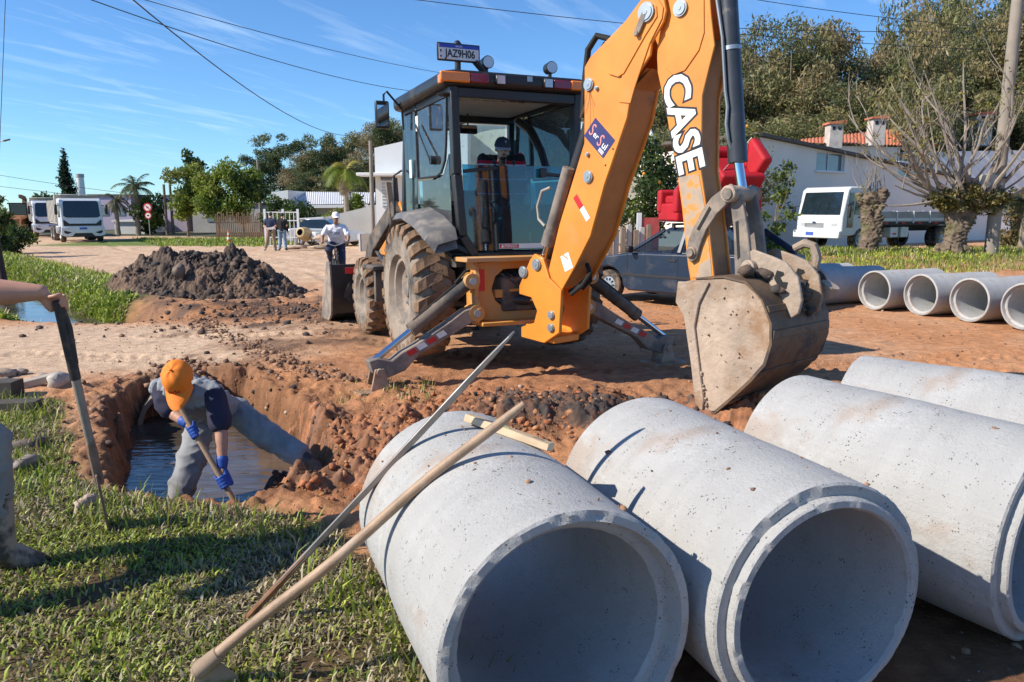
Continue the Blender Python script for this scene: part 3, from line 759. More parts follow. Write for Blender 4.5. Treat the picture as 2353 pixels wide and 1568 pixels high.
make_pipe('big concrete pipe with a hoe and a steel bar leaning on it', (.185, 2.152, .43), .373, seed=3, male=False)
make_pipe('big concrete pipe in the middle with a pale protruding joint ring', (1.054, 2.392, .43), .344, seed=5)
make_pipe('big concrete pipe with pale scrapes, cut off by the right edge', (2.164, 2.888, .44), .56, tilt=.012, seed=8)
make_pipe('big concrete pipe farthest back of the four foreground ones, mostly hidden', (3.05, 3.75, .43), .80, seed=9)
# the row of pipes along the far side of the street
ROW = [(1868, 702, 'pipe of the far row, its mouth half hidden by the digging bucket'),
       (2005, 716, 'far-row pipe second from the digging bucket'),
       (2112, 724, 'far-row pipe with a thick double rim in the middle of the row'),
       (2225, 738, 'far-row pipe second from the right picture edge'),
       (2352, 752, 'far-row pipe cut by the right picture edge'),
       (1800, 690, 'far-row pipe behind the digging bucket, only its pale top showing')]
for k, (u, v, lb) in enumerate(ROW):
    RR = .345; Y = (14.05, 13.3, 12.6, 11.85, 11.05, 14.8)[k]
    c = at(u, 700, Y)
    make_pipe('grey concrete ' + lb, (c.x, Y, RR + .01), -1.2 + .04 * math.sin(k * 2.1), R=RR, L=1.5, male=False, seed=20 + k, group='row of pipes along the street', n=72, sub=8)

# culvert under the sandy track
cv = thing('culvert_pipe', 'round culvert mouth half under the muddy water', 'culvert', (-3.36, 7.5, -.42), 0)
cv.rotation_euler = (0, 0, R_(22))
o = MB(); o.lathe([(0, .365), (0, .41), (.9, .41)], (0, 0, 0), (0, 1, 0), 48, jit=pipe_jit(4, {0: .008, 1: .01})); o.build('rim', mat('muddy_concrete', (.24, .18, .13), .9, var=.3, vs=6), cv)
o = MB(); o.lathe([(0, .365), (.9, .365), (.9, .001)], (0, 0, 0), (0, 1, 0), 48); o.build('bore', mat('culvert_dark', (.05, .045, .04), .9), cv)
r = np.random.default_rng(77); nn = 900
px = r.normal(-3.5, .36, nn); py = r.uniform(7.62, 8.6, nn); S = .010 * 5 ** (r.random(nn) ** 2)
dpx = (px + 3.36) * math.cos(R_(22)) + (py - 7.5) * math.sin(R_(22))
pz = np.maximum(-.42 + np.sqrt(np.maximum(.0, .44 ** 2 - np.clip(np.abs(dpx), 0, .44) ** 2)), -.3) + S * .4 + .05 * r.random(nn)
cs = np.array(BROWN)[r.integers(0, 4, nn)] * r.uniform(.7, 1.3, (nn, 1))
V, F, C = scatter(PRO1, np.column_stack([px, py, pz]), S, cs, r)
tag(npmesh('culvert_cover_clods', V, F, CLOD, col=C, smooth=True), label='clods heaped over the culvert mouth', kind='stuff')

# ================================================================== tools
WOOD = mat('ash_wood', (.36, .24, .15), .55, var=.25, vs=9, dirt=(.5, .42, .34), ds=7, da=(.52, .7), damt=.6, bump=.2, bs=90)
OLDWOOD = mat('weathered_wood', (.30, .25, .20), .75, var=.3, vs=8, bump=.3, bs=80)
PALEWOOD = mat('pine_wood', (.58, .44, .28), .5, var=.18, vs=12)
STEEL = mat('worn_steel', (.22, .21, .20), .42, .75, var=.3, vs=9, dirt=(.26, .15, .09), ds=4, da=(.5, .7), damt=.5)
MUDDY = mat('muddy_steel', (.30, .22, .15), .8, .1, var=.3, vs=6)
# hoe: head on the ground, handle leaning over the first pipe
def frame_from(d):
    d = Vector(d).normalized(); x = d.cross(Vector((0, 0, 1))).normalized(); return d, x, x.cross(d)
hb, ht = Vector((-1.129, 2.553, .10)), Vector((.040, 2.69, 1.06))
hoe = thing('hoe', 'long-handled hoe leaning on the nearest pipe, wooden handle, muddy head in the grass', 'hoe', hb)
d, x, u = frame_from(ht - hb); Lh = (ht - hb).length
o = MB(); pts = [d * (Lh * k / 14) + u * (.006 * math.sin(k * .8)) + x * (.005 * math.sin(k * .5)) for k in range(15)]
o.tube(pts, [.022 - .004 * (k / 14) for k in range(14)] + [.012], 14); o.build('handle', WOOD, hoe)
o = MB(); o.cyl(d * (Lh - .055) + u * .0175, d * (Lh - .055) + u * .0195, .004, n=8); o.build('hanging_hole', mat('hole_dark', (.02, .015, .01), .9), hoe)
o = MB(); o.cyl(d * -.03, d * .075, .034, .029, 16); o.cyl(d * -.045, d * -.028, .026, .033, 12); o.build('socket', MUDDY, hoe, bevel=.004)
o = MB(); bd = (Vector((.18, .05, -1))).normalized(); bx = bd.cross(Vector((.3, -1, 0))).normalized(); bn = bd.cross(bx)
o.prism([(-.045, .0), (.045, 0), (.085, .07), (.085, .15), (-.085, .15), (-.085, .07)], Vector((.02, -.01, -.0)), bx, bd, bn * .007); o.build('blade', MUDDY, hoe, bevel=.003)
# digging bar
bb, bt = Vector((-1.155, 3.025, .0)), Vector((0.010, 2.992, 1.272))
bar = thing('digging_bar', 'square steel digging bar with a flattened point leaning on the nearest pipe', 'digging bar', bb)
d, x, u = frame_from(bt - bb); Lb = (bt - bb).length
o = MB(); w = .0135
secs = [(0, .008, .012), (.15, .012, .014), (.35, w, w), (Lb - .30, w, w), (Lb - .12, w * 1.05, w * .75), (Lb - .03, w * .9, w * .45), (Lb, w * .3, w * .3)]
vs = []; fs = []
for t, a, b in secs:
    c = .3
    for sx, su in ((-1, -1 + c), (-1 + c, -1), (1 - c, -1), (1, -1 + c), (1, 1 - c), (1 - c, 1), (-1 + c, 1), (-1, 1 - c)): vs.append(d * t + x * a * sx + u * b * su)
for i in range(len(secs) - 1):
    for k in range(8): fs.append((i * 8 + k, i * 8 + (k + 1) % 8, i * 8 + 8 + (k + 1) % 8, i * 8 + 8 + k))
fs += [tuple(range(7, -1, -1)), tuple(range((len(secs) - 1) * 8, len(secs) * 8))]
o.add(vs, fs); o.build('shaft', STEEL, bar, smooth=False, bevel=.001)
o = MB(); o.tube([d * .02, d * .2, d * .42], [.0145, .0165, .0150], 8); o.build('rusty_tip', mat('rust', (.24, .11, .05), .85, .2, var=.4, vs=20), bar)
# wooden spirit level lying on the pipe
ax1 = Vector((-math.sin(.373), math.cos(.373), 0)); rad = Vector((ax1.y, -ax1.x, 0))
def on_pipe(t, ang, r): return Vector((.185, 2.152, .43)) + ax1 * t + (rad * math.sin(ang) + Vector((0, 0, 1)) * math.cos(ang)) * r
a0, a1 = on_pipe(1.0, .02, .47), on_pipe(.72, .52, .47)
lv = thing('spirit_level', 'short pale wooden spirit level lying on top of the nearest pipe', 'level', (a0 + a1) / 2)
d = (a1 - a0).normalized(); nrm = (rad * math.sin(.27) + Vector((0, 0, 1)) * math.cos(.27)); nrm = (nrm - d * nrm.dot(d)).normalized(); sd = d.cross(nrm)
Ml = Matrix((d, sd, nrm)).transposed()
o = MB(); o.box((0, 0, -.012), (.40, .058, .032), Ml); o.build('body', PALEWOOD, lv, bevel=.003)
o = MB(); o.box(Ml @ Vector((-.02, 0, .0035)), (.055, .022, .004), Ml); o.build('vial_plate', mat('vial_green', (.35, .5, .2), .3), lv)
o = MB(); o.box(Ml @ Vector((.14, 0, .0035)), (.05, .026, .003), Ml); o.build('grip_slot', mat('slot_brown', (.3, .2, .12), .7), lv)

# loose things on the ground at the left
def stone(name, label, u, v, s, seed, col=(.33, .28, .23), group=None, cat='stone', sc=(1, 1, 1)):
    c = atz(u, v, 0); V, F = lump_protos(1, ICO2, seed, .32)[0]
    V = V * s * np.array(sc)
    o = npmesh(name, V, F, mat('stone_%d' % (int(col[0] * 100)), col, .85, var=.25, vs=14, bump=.4, bs=50), smooth=True)
    o.location = (c.x, c.y, gz(c.x, c.y) + s * .35 * sc[2]); o.rotation_euler = (0, 0, seed * 1.3)
    return tag(o, label, cat, group)
stone('stone', 'pale reddish brick-sized stone in the grass beside the spade', 206, 1165, .075, 3, (.40, .30, .25), sc=(1, .8, .8))
stone('stone', 'round grey stone at the edge of the sandy track left of the culvert', 138, 893, .11, 4, (.42, .38, .33))
stone('rubble_chunk', 'flat grey rubble chunk near the boot, upper of two', 66, 1075, .11, 6, (.28, .23, .19), sc=(1.1, .8, .6))
stone('rubble_chunk', 'dark rubble chunk in the grass behind the left worker, largest of the rubble', 55, 1035, .14, 8, (.16, .12, .10), sc=(1.2, .9, .55))
stone('concrete_chunk', 'broken concrete slab lump half in the water near the hind boot', 420 * 1.03, 1010, .10, 9, (.42, .40, .37), sc=(1.2, .8, .5))
stone('concrete_chunk', 'angular concrete chunk stuck in the dark mud heap', 398, 655, .15, 12, (.17, .13, .105), sc=(.8, .9, 1.1))
bpy.data.objects['concrete_chunk.001'].location = (-6.75, 15.42, .52)
def block(name, label, u, v, d, rz, m=None, tilt=0):
    c = atz(u, v, 0); o = MB(); o.box((0, 0, d[2] / 2), d); q = o.build(name, m or mat('dark_block', (.075, .062, .05), .85, var=.3), bevel=.006)
    q.location = (c.x, c.y, gz(c.x, c.y)); q.rotation_euler = (0, tilt, rz); return tag(q, label, 'block')
block('dark_block', 'dark wet timber block lying on the grass at the left edge, lower one', 22, 945, (.5, .16, .09), .1)
block('dark_block', 'dark square block at the left edge behind the longer timber block', 12, 915, (.26, .2, .16), .05)
q = block('kerb_plank', 'weathered kerb slab tilted on rubble beside the sandy track', 62, 893, (.62, .14, .07), .6, mat('grey_slab', (.38, .33, .27), .85, var=.2), -.16); q['category'] = 'slab'
for k, (u, v, s) in enumerate([(20, 868, .1), (48, 862, .07), (100, 875, .06), (8, 885, .08), (160, 880, .07)]):
    stone('rubble_stone', ['flat rubble stone at the far left edge of the sandy track', 'small grey rubble stone behind the tilted slab', 'small pale stone between the tilted slab and the round stone', 'brown rubble stone just behind the dark square block', 'small stone right of the round grey stone'][k], u, v, s, 30 + k, (.34, .27, .21), 'rubble beside the track')

# crumbs of dried mud lying on the big pipes
r = np.random.default_rng(19); Pc = []; Sc = []
for (cx_, cy_, ph_) in ((.185, 2.152, .373), (1.054, 2.392, .344), (2.164, 2.888, .56)):
    a_ = np.array([-math.sin(ph_), math.cos(ph_)]); b_ = np.array([a_[1], -a_[0]])
    for _ in range(26):
        t_ = r.uniform(.05, 1.2); g_ = r.normal(0, .5); q = np.array([cx_, cy_]) + a_ * t_ + b_ * .432 * math.sin(g_); Pc.append([q[0], q[1], .432 + .43 * math.cos(g_)]); Sc.append(.004 + .014 * r.random() ** 4)
V, F, C = scatter(PRO1, np.array(Pc), np.array(Sc), np.array([(.28, .16, .09), (.2, .12, .08), (.36, .2, .11)])[r.integers(0, 3, len(Pc))], r)
tag(npmesh('mud_crumbs', V, F, CLOD, col=C), label='crumbs of dried mud on top of the big pipes', kind='stuff')
# ================================================================== backhoe loader
ORG = mat('machine_orange', (.72, .25, .03), .42, var=.16, vs=2.2, dirt=(.50, .30, .14), ds=3.5, da=(.58, .78), damt=.5, coat=.2)
ORGM = mat('muddy_orange', (.60, .27, .05), .6, var=.15, vs=3, dirt=(.40, .27, .17), ds=3.0, da=(.44, .62), damt=.75)
BLK = mat('black_paint', (.018, .018, .02), .38, var=.2, dirt=(.16, .12, .09), ds=3.2, da=(.56, .78), damt=.45)
BLKD = mat('dusty_black', (.05, .048, .046), .7, var=.2, dirt=(.24, .18, .13), ds=4, da=(.42, .62), damt=.7)
GREYD = mat('dusty_grey', (.16, .14, .125), .75, var=.2, dirt=(.36, .28, .21), ds=4.5, da=(.42, .6), damt=.8)
RUB = mat('tyre_rubber', (.035, .033, .032), .85, var=.2, dirt=(.33, .27, .21), ds=2.2, da=(.36, .56), damt=.9)
MUDT = mat('tyre_mud', (.20, .125, .075), .9, var=.35, vs=9, bump=.5, bs=40)
CHR = mat('chrome_rod', (.62, .64, .67), .12, 1.0, var=0)
CLAY = mat('clay_coat', (.37, .29, .22), .8, var=.28, vs=4, dirt=(.27, .15, .075), ds=2.4, da=(.47, .60), damt=.85, bump=1.0, bs=22)
CLAYD = mat('dark_clay_coat', (.15, .095, .055), .6, var=.45, vs=3.5, dirt=(.05, .042, .04), ds=3.5, da=(.48, .6), damt=.85, bump=.4, bs=35)
DKST = mat('dark_steel', (.05, .05, .055), .45, .5, var=.2, dirt=(.25, .19, .14), ds=4, da=(.52, .72), damt=.55)
BOLT = mat('zinc_bolt', (.40, .44, .46), .4, .7, var=.1)
DRK = mat('deep_dark', (.012, .012, .012), .8, var=0)
TRIM = mat('cab_trim', (.50, .45, .38), .8, var=.1)
SEATM = mat('seat_vinyl', (.03, .03, .032), .6, var=.1)
WHITE = mat('white_print', (.78, .78, .76), .5, var=.06, dirt=(.55, .45, .36), ds=9, da=(.6, .75), damt=.5)
BLACKP = mat('black_print', (.012, .012, .014), .5, var=0)
REDP = mat('red_print', (.55, .02, .02), .4, var=.08)
NAVY = mat('navy_print', (.035, .035, .14), .4, var=.05)
AMBER = mat('amber_lens', (.85, .22, .01), .15, var=.1, coat=.6)
REDL = mat('red_lens', (.22, .008, .03), .15, var=.1, coat=.6)
LENS = mat('clear_lens', (.55, .57, .58), .15, .4, var=.1, coat=.6)
CABG = glass('cab_glass', (.84, .96, .98), dirt=(.5, .45, .4), damt=.30, ds=9)
CABG2 = glass('cab_glass_lower', (.20, .56, .70), 1.7, dirt=(.42, .46, .46), damt=.12, ds=4)
CABG3 = glass('cab_glass_side', (.66, .90, 1.0), 1.75, dirt=(.55, .5, .45), damt=.30, ds=13)
MIRR = mat('mirror_glass', (.7, .72, .74), .03, 1.0, var=0)

T0 = Vector((-.234, 8.578, .17)); YAW = R_(24.2)
mach = thing('backhoe_loader', 'orange backhoe loader with a black cab, stabilisers down and its arm raised', 'backhoe')
mach.location = T0; mach.rotation_euler = (R_(-1.6), 0, YAW)
MM = Matrix.Translation(T0) @ mach.rotation_euler.to_matrix().to_4x4()
MI = MM.inverted()

def wheel(x, y, r, w, side, rimr, lugs, name):
    """side -1 left: outer face points to -x"""
    c = Vector((x, y, r)); ax = Vector((side, 0, 0))
    o = MB(); h = w / 2; rr = r - .035
    prof = [(-h * .62, rimr), (-h * .96, rimr + .05), (-h, (rimr + rr) / 2), (-h * .95, rr - .06), (-h * .72, rr - .006), (0, rr + .004), (h * .72, rr - .006), (h * .95, rr - .06), (h, (rimr + rr) / 2), (h * .96, rimr + .05), (h * .62, rimr)]
    o.lathe(prof, c, ax, 56); ty = o.build('tyre', RUB, mach); ty.name = name + '_tyre'
    o = MB()
    for k in range(lugs):
        for s in (-1, 1):
            a0 = 2 * math.pi * (k + (.5 if s > 0 else 0)) / lugs
            def pt(t, rad, a): return c + Vector((t, math.cos(a) * rad, math.sin(a) * rad))
            da = 2 * math.pi / lugs * .27; sw = 2 * math.pi / lugs * .75
            secs = [(-.06 * s * w / .43, a0, r - .003), (s * h * .55, a0 + sw * .5, r), (s * h * .93, a0 + sw * .8, r - .02), (s * h * 1.03, a0 + sw * .9, r - .075), (s * h * 1.0, a0 + sw * .95, r - .125)]
            low = .06
            vs = []
            for i, (t, a, rad) in enumerate(secs):
                wd = da * (1 if i < 3 else .8)
                tt = t * (.86 if i == 3 else .93 if i == 4 else 1)
                vs += [pt(t, rad, a - wd), pt(t, rad, a + wd), pt(tt * .985, rad - low, a + wd * 1.3), pt(tt * .985, rad - low, a - wd * 1.3)]
            fs = []
            for i in range(len(secs) - 1):
                b = i * 4
                for q in range(4): fs.append((b + q, b + (q + 1) % 4, b + 4 + (q + 1) % 4, b + 4 + q))
            fs += [(0, 1, 2, 3), tuple(len(vs) - 4 + q for q in (3, 2, 1, 0))]
            o.add(vs, fs)
    tr = o.build('tread', MUDT, ty, smooth=False)
    o = MB(); p2 = [(h * .66, rimr + .002), (h * .72, rimr + .012), (h * .70, rimr - .02), (h * .40, rimr - .05), (h * .25, rimr - .12), (h * .22, rimr * .45), (h * .42, rimr * .42), (h * .45, rimr * .22), (h * .55, rimr * .2), (h * .56, .001)]
    o.lathe(p2, c, ax, 40); rim = o.build('rim', GREYD, ty)
    o = MB()
    for k in range(8):
        a = k * math.pi / 4; b = c + Vector((side * h * .25, math.cos(a) * rimr * .6, math.sin(a) * rimr * .6)); o.cyl(b, b + ax * .03, .016, n=6)
    o.build('wheel_bolts', BOLT, ty)
    return ty
wheel(-.865, 0, .72, .43, -1, .34, 22, 'rear_wheel'); wheel(.865, 0, .72, .43, 1, .34, 22, 'rear_wheel')
wheel(-.84, 2.15, .51, .32, -1, .24, 20, 'front_wheel'); wheel(.84, 2.15, .51, .32, 1, .24, 20, 'front_wheel')
for o_ in kids(mach): o_.name = o_.name.replace('_tyre', '')

# chassis and drivetrain
o = MB(); o.box((0, .6, .72), (.62, 3.3, .34)); o.cyl((-.72, 0, .72), (.72, 0, .72), .15, n=16); o.cyl((-.7, 2.15, .50), (.7, 2.15, .50), .10, n=12); o.box((0, -.45, .85), (1.1, .7, .5)); o.box((-.42, 1.1, .62), (.3, .7, .42)); o.box((.42, 1.1, .62), (.3, .7, .42)); o.build('chassis', BLKD, mach, bevel=.02)
# hood, grille
o = MB(); o.prism([(1.05, .95), (3.05, .90), (3.10, 1.36), (2.9, 1.50), (1.05, 1.62)], (-.47, 0, 0), (0, 1, 0), (0, 0, 1), (.94, 0, 0)); hood = o.build('hood', ORG, mach, bevel=.05, seg=3)
o = MB()
for k in range(7): o.box((-.473, 2.1 + .09 * k, 1.18), (.01, .04, .22))
o.build('vents', DRK, hood)
text_mesh('hood_lettering', 'CASE', .26, WHITE, hood, (-.475, 1.65, 1.38), (0, -1, 0), (0, 0, 1), offset=.012)
o = MB(); o.cyl((.2, 1.75, 1.5), (.2, 1.75, 2.35), .045, n=12); o.build('exhaust', DKST, mach)
# loader tower and arms
for s in (-1, 1):
    o = MB(); x0 = s * .66
    o.prism([(1.08, .55), (1.45, .55), (1.42, 1.62), (1.24, 1.72), (1.12, 1.6)], (x0 - .02, 0, 0), (0, 1, 0), (0, 0, 1), (.04, 0, 0)); o.build('loader_tower', ORG, mach, bevel=.006)
    o = MB(); o.prism([(1.15, 1.58), (1.32, 1.72), (2.55, 1.28), (3.25, .48), (3.12, .32), (2.95, .42), (2.38, 1.08)], (x0 + s * .05 - .05, 0, 0), (0, 1, 0), (0, 0, 1), (.10, 0, 0)); la = o.build('loader_arm', BLKD, mach, bevel=.008)
    o = MB(); o.cyl((x0 + s * .05, 1.35, .75), (x0 + s * .05, 2.05, 1.0), .055, n=12); o.cyl((x0 + s * .05, 2.0, .98), (x0 + s * .05, 2.5, 1.15), .028, n=10); o.build('lift_cylinder', DKST, la)
    o = MB(); o.box((s * 1.0, 1.15, .93), (.26, .55, .05)); o.box((s * .92, .95, .72), (.35, .06, .4)); st = o.build('step', BLKD, mach, bevel=.01)
    o = MB(); o.bar((s * .74, 1.28, 1.25), (s * .74, 1.5, 1.95), .07, .07); o.bar((s * .62, 1.5, 1.3), (s * .62, 1.62, 2.02), .06, .05); o.build('guard_post', BLKD, mach, bevel=.005)
    o = MB(); o.box((s * .86, 1.0, .88), (.3, .012, .11)); sk = o.build('reflector', WHITE, mach)
    o = MB(); o.box((s * .93, .993, .88), (.11, .006, .1)); o.box((s * .76, .993, .88), (.06, .006, .1)); o.build('red_band', REDP, sk)
# loader bucket
o = MB(); prof = [(3.30, .88), (3.24, .5), (3.34, .16), (3.52, .05), (4.05, .04), (4.05, .055), (3.53, .075), (3.37, .18), (3.27, .5), (3.33, .88)]
o.prism(prof, (-1.15, 0, 0), (0, 1, 0), (0, 0, 1), (2.3, 0, 0)); lb = o.build('loader_bucket', BLK, mach, bevel=.004)
for s in (-1, 1):
    o = MB(); o.prism([(3.30, .9), (3.23, .5), (3.33, .14), (3.52, .04), (4.08, .03), (4.0, .30), (3.50, .92)], (s * 1.16 - .015, 0, 0), (0, 1, 0), (0, 0, 1), (.03, 0, 0)); o.build('bucket_side', GREYD, lb, bevel=.004)
o = MB(); o.box((-.80, 3.245, .79), (.30, .012, .09), (R_(-8), 0, 0)); o.build('bucket_reflector', WHITE, lb)
o = MB(); o.box((-.87, 3.236, .79), (.17, .008, .088), (R_(-8), 0, 0)); o.build('bucket_red_band', REDP, lb)
o = MB(); o.prism([(-1.0, .42), (-.9, .30), (-.45, .30), (-.3, .45), (-.45, .62), (-.9, .62)], (0, 3.235, 0), (1, 0, 0), (0, 0, 1), (0, .02, 0)); o.build('wear_patch', DKST, lb)

# ------------------------------------------------ cab
CR = -.76        # rear plane
o = MB()
def P3(x, y, z): return Vector((x, y, z))
# pillars: rear L/R, front L/R, belt rails, sill
rearL = [P3(-.50, CR - .02, 1.10), P3(-.62, CR - .02, 1.30), P3(-.66, CR, 1.9), P3(-.68, CR, 2.74)]
for s in (-1, 1):
    pts = [P3(-p.x * (-1 if s < 0 else 1) * -1 if False else s * abs(p.x), p.y, p.z) for p in rearL]
    for a, b in zip(pts[:-1], pts[1:]): o.bar(a, b, .085, .10, (0, 1, 0))
    o.bar((s * .70, 1.0, 1.1), (s * .66, .86, 2.74), .07, .09, (0, 1, 0))
    o.bar((s * .70, .36, 1.95), (s * .69, .40, 2.74), .035, .05, (0, 1, 0))
    o.bar((s * .68, CR, 2.70), (s * .66, .86, 2.72), .07, .08)
    o.bar((s * .52, CR - .02, 1.12), (s * .86, CR + .1, 1.30), .06, .08, (0, 1, 0))
o.bar((-.66, CR, 2.68), (.66, CR, 2.68), .08, .1); o.bar((-.66, .86, 2.68), (.66, .86, 2.68), .08, .1)
o.bar((-.52, CR - .02, 1.10), (.52, CR - .02, 1.10), .09, .07)
cabf = o.build('cab_frame', BLK, mach, bevel=.012, seg=2)
o = MB(); o.box((0, .1, 1.03), (1.36, 1.7, .08)); o.build('cab_floor', BLKD, mach)
o = MB(); o.box((0, .95, 1.36), (1.3, .10, .62)); o.build('dashboard', BLKD, cabf)
# panes: rear lower (slid half down), side rear quarter, doors
o = MB(); o.prism([(-.46, 1.15), (.46, 1.15), (.57, 1.33), (.60, 2.0), (-.60, 2.0), (-.57, 1.33)], (0, CR - .005, 0), (1, 0, 0), (0, 0, 1), (0, .006, 0)); rw = o.build('rear_lower_pane', CABG2, mach, smooth=False)
o = MB(); o.bar((-.60, CR - .03, 1.93), (-.24, CR - .03, 1.97), .025, .035); o.bar((.30, CR - .03, 1.92), (.60, CR - .03, 1.90), .02, .03); o.box((.27, CR - .04, 1.93), (.07, .05, .09)); o.build('pane_latch', BLK, rw, bevel=.005)
o = MB(); o.prism([(-.22, 1.165), (.33, 1.165), (.33, 1.215), (-.22, 1.215)], (0, CR - .012, 0), (1, 0, 0), (0, 0, 1), (0, .002, 0)); wp = o.build('warning_sticker', WHITE, mach, smooth=False)
o = MB(); o.prism([(-.215, 1.17), (.0, 1.17), (.0, 1.21), (-.215, 1.21)], (0, CR - .0145, 0), (1, 0, 0), (0, 0, 1), (0, .001, 0)); o.build('sticker_red_band', REDP, wp, smooth=False)
text_mesh('sticker_text', '▲PERIGO', .042, WHITE, wp, (-.11, CR - .0165, 1.19), (1, 0, 0), (0, 0, 1), offset=.0008)
for s in (-1, 1):
    X = s * .705
    # upper side window of the rear quarter with its rounded lower corner
    pl = [(-.68, 2.66), (-.62, 2.20), (-.58, 2.05), (-.46, 1.94), (-.30, 1.91), (.34, 1.93), (.37, 2.66)]
    o = MB(); o.prism(pl, (X, 0, 0), (0, 1, 0), (0, 0, 1), (.006, 0, 0)); q = o.build('side_window', CABG3 if s < 0 else CABG, mach, smooth=False)
    o = MB(); ring = [(X - s * .0 + s * .006, a, b) for a, b in pl]; o.tube(ring, .013, 6, closed=True); o.build('window_seal', BLK, q)
    o = MB(); o.prism([(-.72, 1.32), (.30, 1.50), (.34, 1.90), (-.32, 1.88), (-.50, 1.92), (-.66, 2.1)], (X - s * .004, 0, 0), (0, 1, 0), (0, 0, 1), (.006, 0, 0)); o.build('lower_side_pane', CABG3 if s < 0 else CABG2, mach, smooth=False)
    o = MB(); o.prism([(.40, 1.2), (.97, 1.2), (.86, 2.66), (.42, 2.66)], (X - s * .003, 0, 0), (0, 1, 0), (0, 0, 1), (.006, 0, 0)); dr = o.build('door_pane', glass('door_glass', (.55, .75, .85), dirt=(.4, .4, .4), damt=.15), mach, smooth=False)
    o = MB(); o.tube([(s * .73, .95, 1.35), (s * .82, .96, 1.4), (s * .82, .93, 2.0), (s * .73, .9, 2.06)], .014, 8); o.build('grab_rail', BLK, mach)
o = MB(); o.box((-.71, .33, 2.52), (.012, .10, .16)); o.box((-.725, .56, 2.05), (.008, .08, .2)); o.build('side_label', WHITE, cabf)
o = MB(); o.cyl((-.70, -.24, 2.08), (-.76, -.24, 2.08), .045, n=16); o.bar((-.76, -.24, 2.08), (-.74, .28, 2.5), .012, .02); o.build('side_wiper', BLK, cabf)
o = MB(); o.prism([(-.64, 1.5), (.64, 1.5), (.60, 2.62), (-.60, 2.62)], (0, .90, 0), (1, 0, 0), (0, 0, 1), (0, .006, 0)); o.build('windscreen', CABG, mach, smooth=False)
# roof
def slab(z0, z1, x, y0, y1, rx):
    return [(-x + rx, y0), (x - rx, y0), (x, y0 + rx), (x, y1 - rx), (x - rx, y1), (-x + rx, y1), (-x, y1 - rx), (-x, y0 + rx)]
o = MB(); pl = slab(0, 0, .80, -.88, 1.05, .10); o.prism(pl, (0, 0, 2.73), (1, 0, 0), (0, 1, 0), (0, 0, .15)); roof = o.build('roof', BLK, mach, bevel=.05, seg=3)
o = MB(); o.prism(slab(0, 0, .62, -.55, .85, .15), (0, 0, 2.87), (1, 0, 0), (0, 1, 0), (0, 0, .05)); o.build('roof_cap', BLK, roof, bevel=.03, seg=2)
o = MB(); o.box((0, .05, 2.722), (1.26, 1.55, .03)); o.box((0, -.3, 2.70), (.9, .5, .03)); o.build('headliner', TRIM, roof, bevel=.01)
o = MB()
for k in range(6): o.box((-.3 + .1 * k, -.45, 2.682), (.07, .04, .012))
o.build('air_vents', DRK, roof)
for s in (-1, 1):
    o = MB(); o.box((s * .70, -.885, 2.80), (.30, .04, .095)); o.box((s * .80, -.80, 2.80), (.035, .18, .09)); o.build('amber_light' if True else '', AMBER, roof, bevel=.012, seg=2)
    o = MB(); o.box((s * .45, -.885, 2.80), (.19, .03, .085)); o.build('red_light', REDL, roof, bevel=.01, seg=2)
    o = MB(); o.box((s * .27 + (.04 if s < 0 else .02), -.89, 2.80), (.10, .04, .10)); fr = o.build('work_light_housing', BLK, roof, bevel=.008)
    o = MB(); o.box((s * .27 + (.04 if s < 0 else .02), -.912, 2.80), (.078, .006, .078)); o.build('work_light', LENS, fr)
    X = -.32 if s < 0 else .38
    o = MB(); o.cyl((X, -.70, 2.98), (X, -.80, 2.98), .055, .062, n=20); o.cyl((X, -.75, 2.87), (X, -.75, 2.94), .02, n=8); rl = o.build('round_lamp', BLK, roof)
    o = MB(); o.cyl((X, -.795, 2.98), (X, -.806, 2.98), .054, n=20); o.build('lamp_lens', LENS, rl)
    o = MB(); o.ball((s * .74, -.72, 2.66), (.09, .07, .02)); o.build('side_vent', BLK, roof)
o = MB(); o.box((.09, -.886, 2.83), (.05, .01, .05)); o.build('clip', BOLT, roof)
# registration plate on its bracket, with the beacon behind
o = MB(); o.box((-.62, -.78, 3.045), (.44, .02, .17)); pf = o.build('plate_holder', BLK, roof, bevel=.012, seg=2)
o = MB(); o.box((-.62, -.793, 3.045), (.405, .006, .138)); pl_ = o.build('plate', mat('plate_white', (.62, .63, .66), .4, var=.05), pf)
o = MB(); o.box((-.62, -.797, 3.098), (.405, .004, .032)); o.build('plate_blue_band', mat('plate_blue', (.02, .06, .42), .4, var=0), pf)
text_mesh('plate_country', 'BRASIL', .024, WHITE, pf, (-.62, -.8005, 3.098), (1, 0, 0), (0, 0, 1))
text_mesh('plate_number', 'JAZ9H06', .100, BLACKP, pf, (-.608, -.7985, 3.030), (1, 0, 0), (0, 0, 1), offset=.0022, sx=.80)
o = MB(); o.box((-.805, -.798, 3.05), (.012, .004, .02)); o.box((-.805, -.798, 3.0), (.014, .004, .014)); o.build('plate_marks', BLACKP, pf)
o = MB(); o.bar((-.35, -.77, 2.88), (-.45, -.77, 2.98), .10, .02); o.build('plate_bracket', BLK, pf)
o = MB(); o.lathe([(0, .05), (.06, .055), (.12, .045), (.155, .02), (.16, .001)], (-.60, -.70, 3.02), (0, 0, 1), 20); o.cyl((-.60, -.70, 2.9), (-.60, -.70, 3.02), .03, n=10); o.build('beacon', BLK, roof)
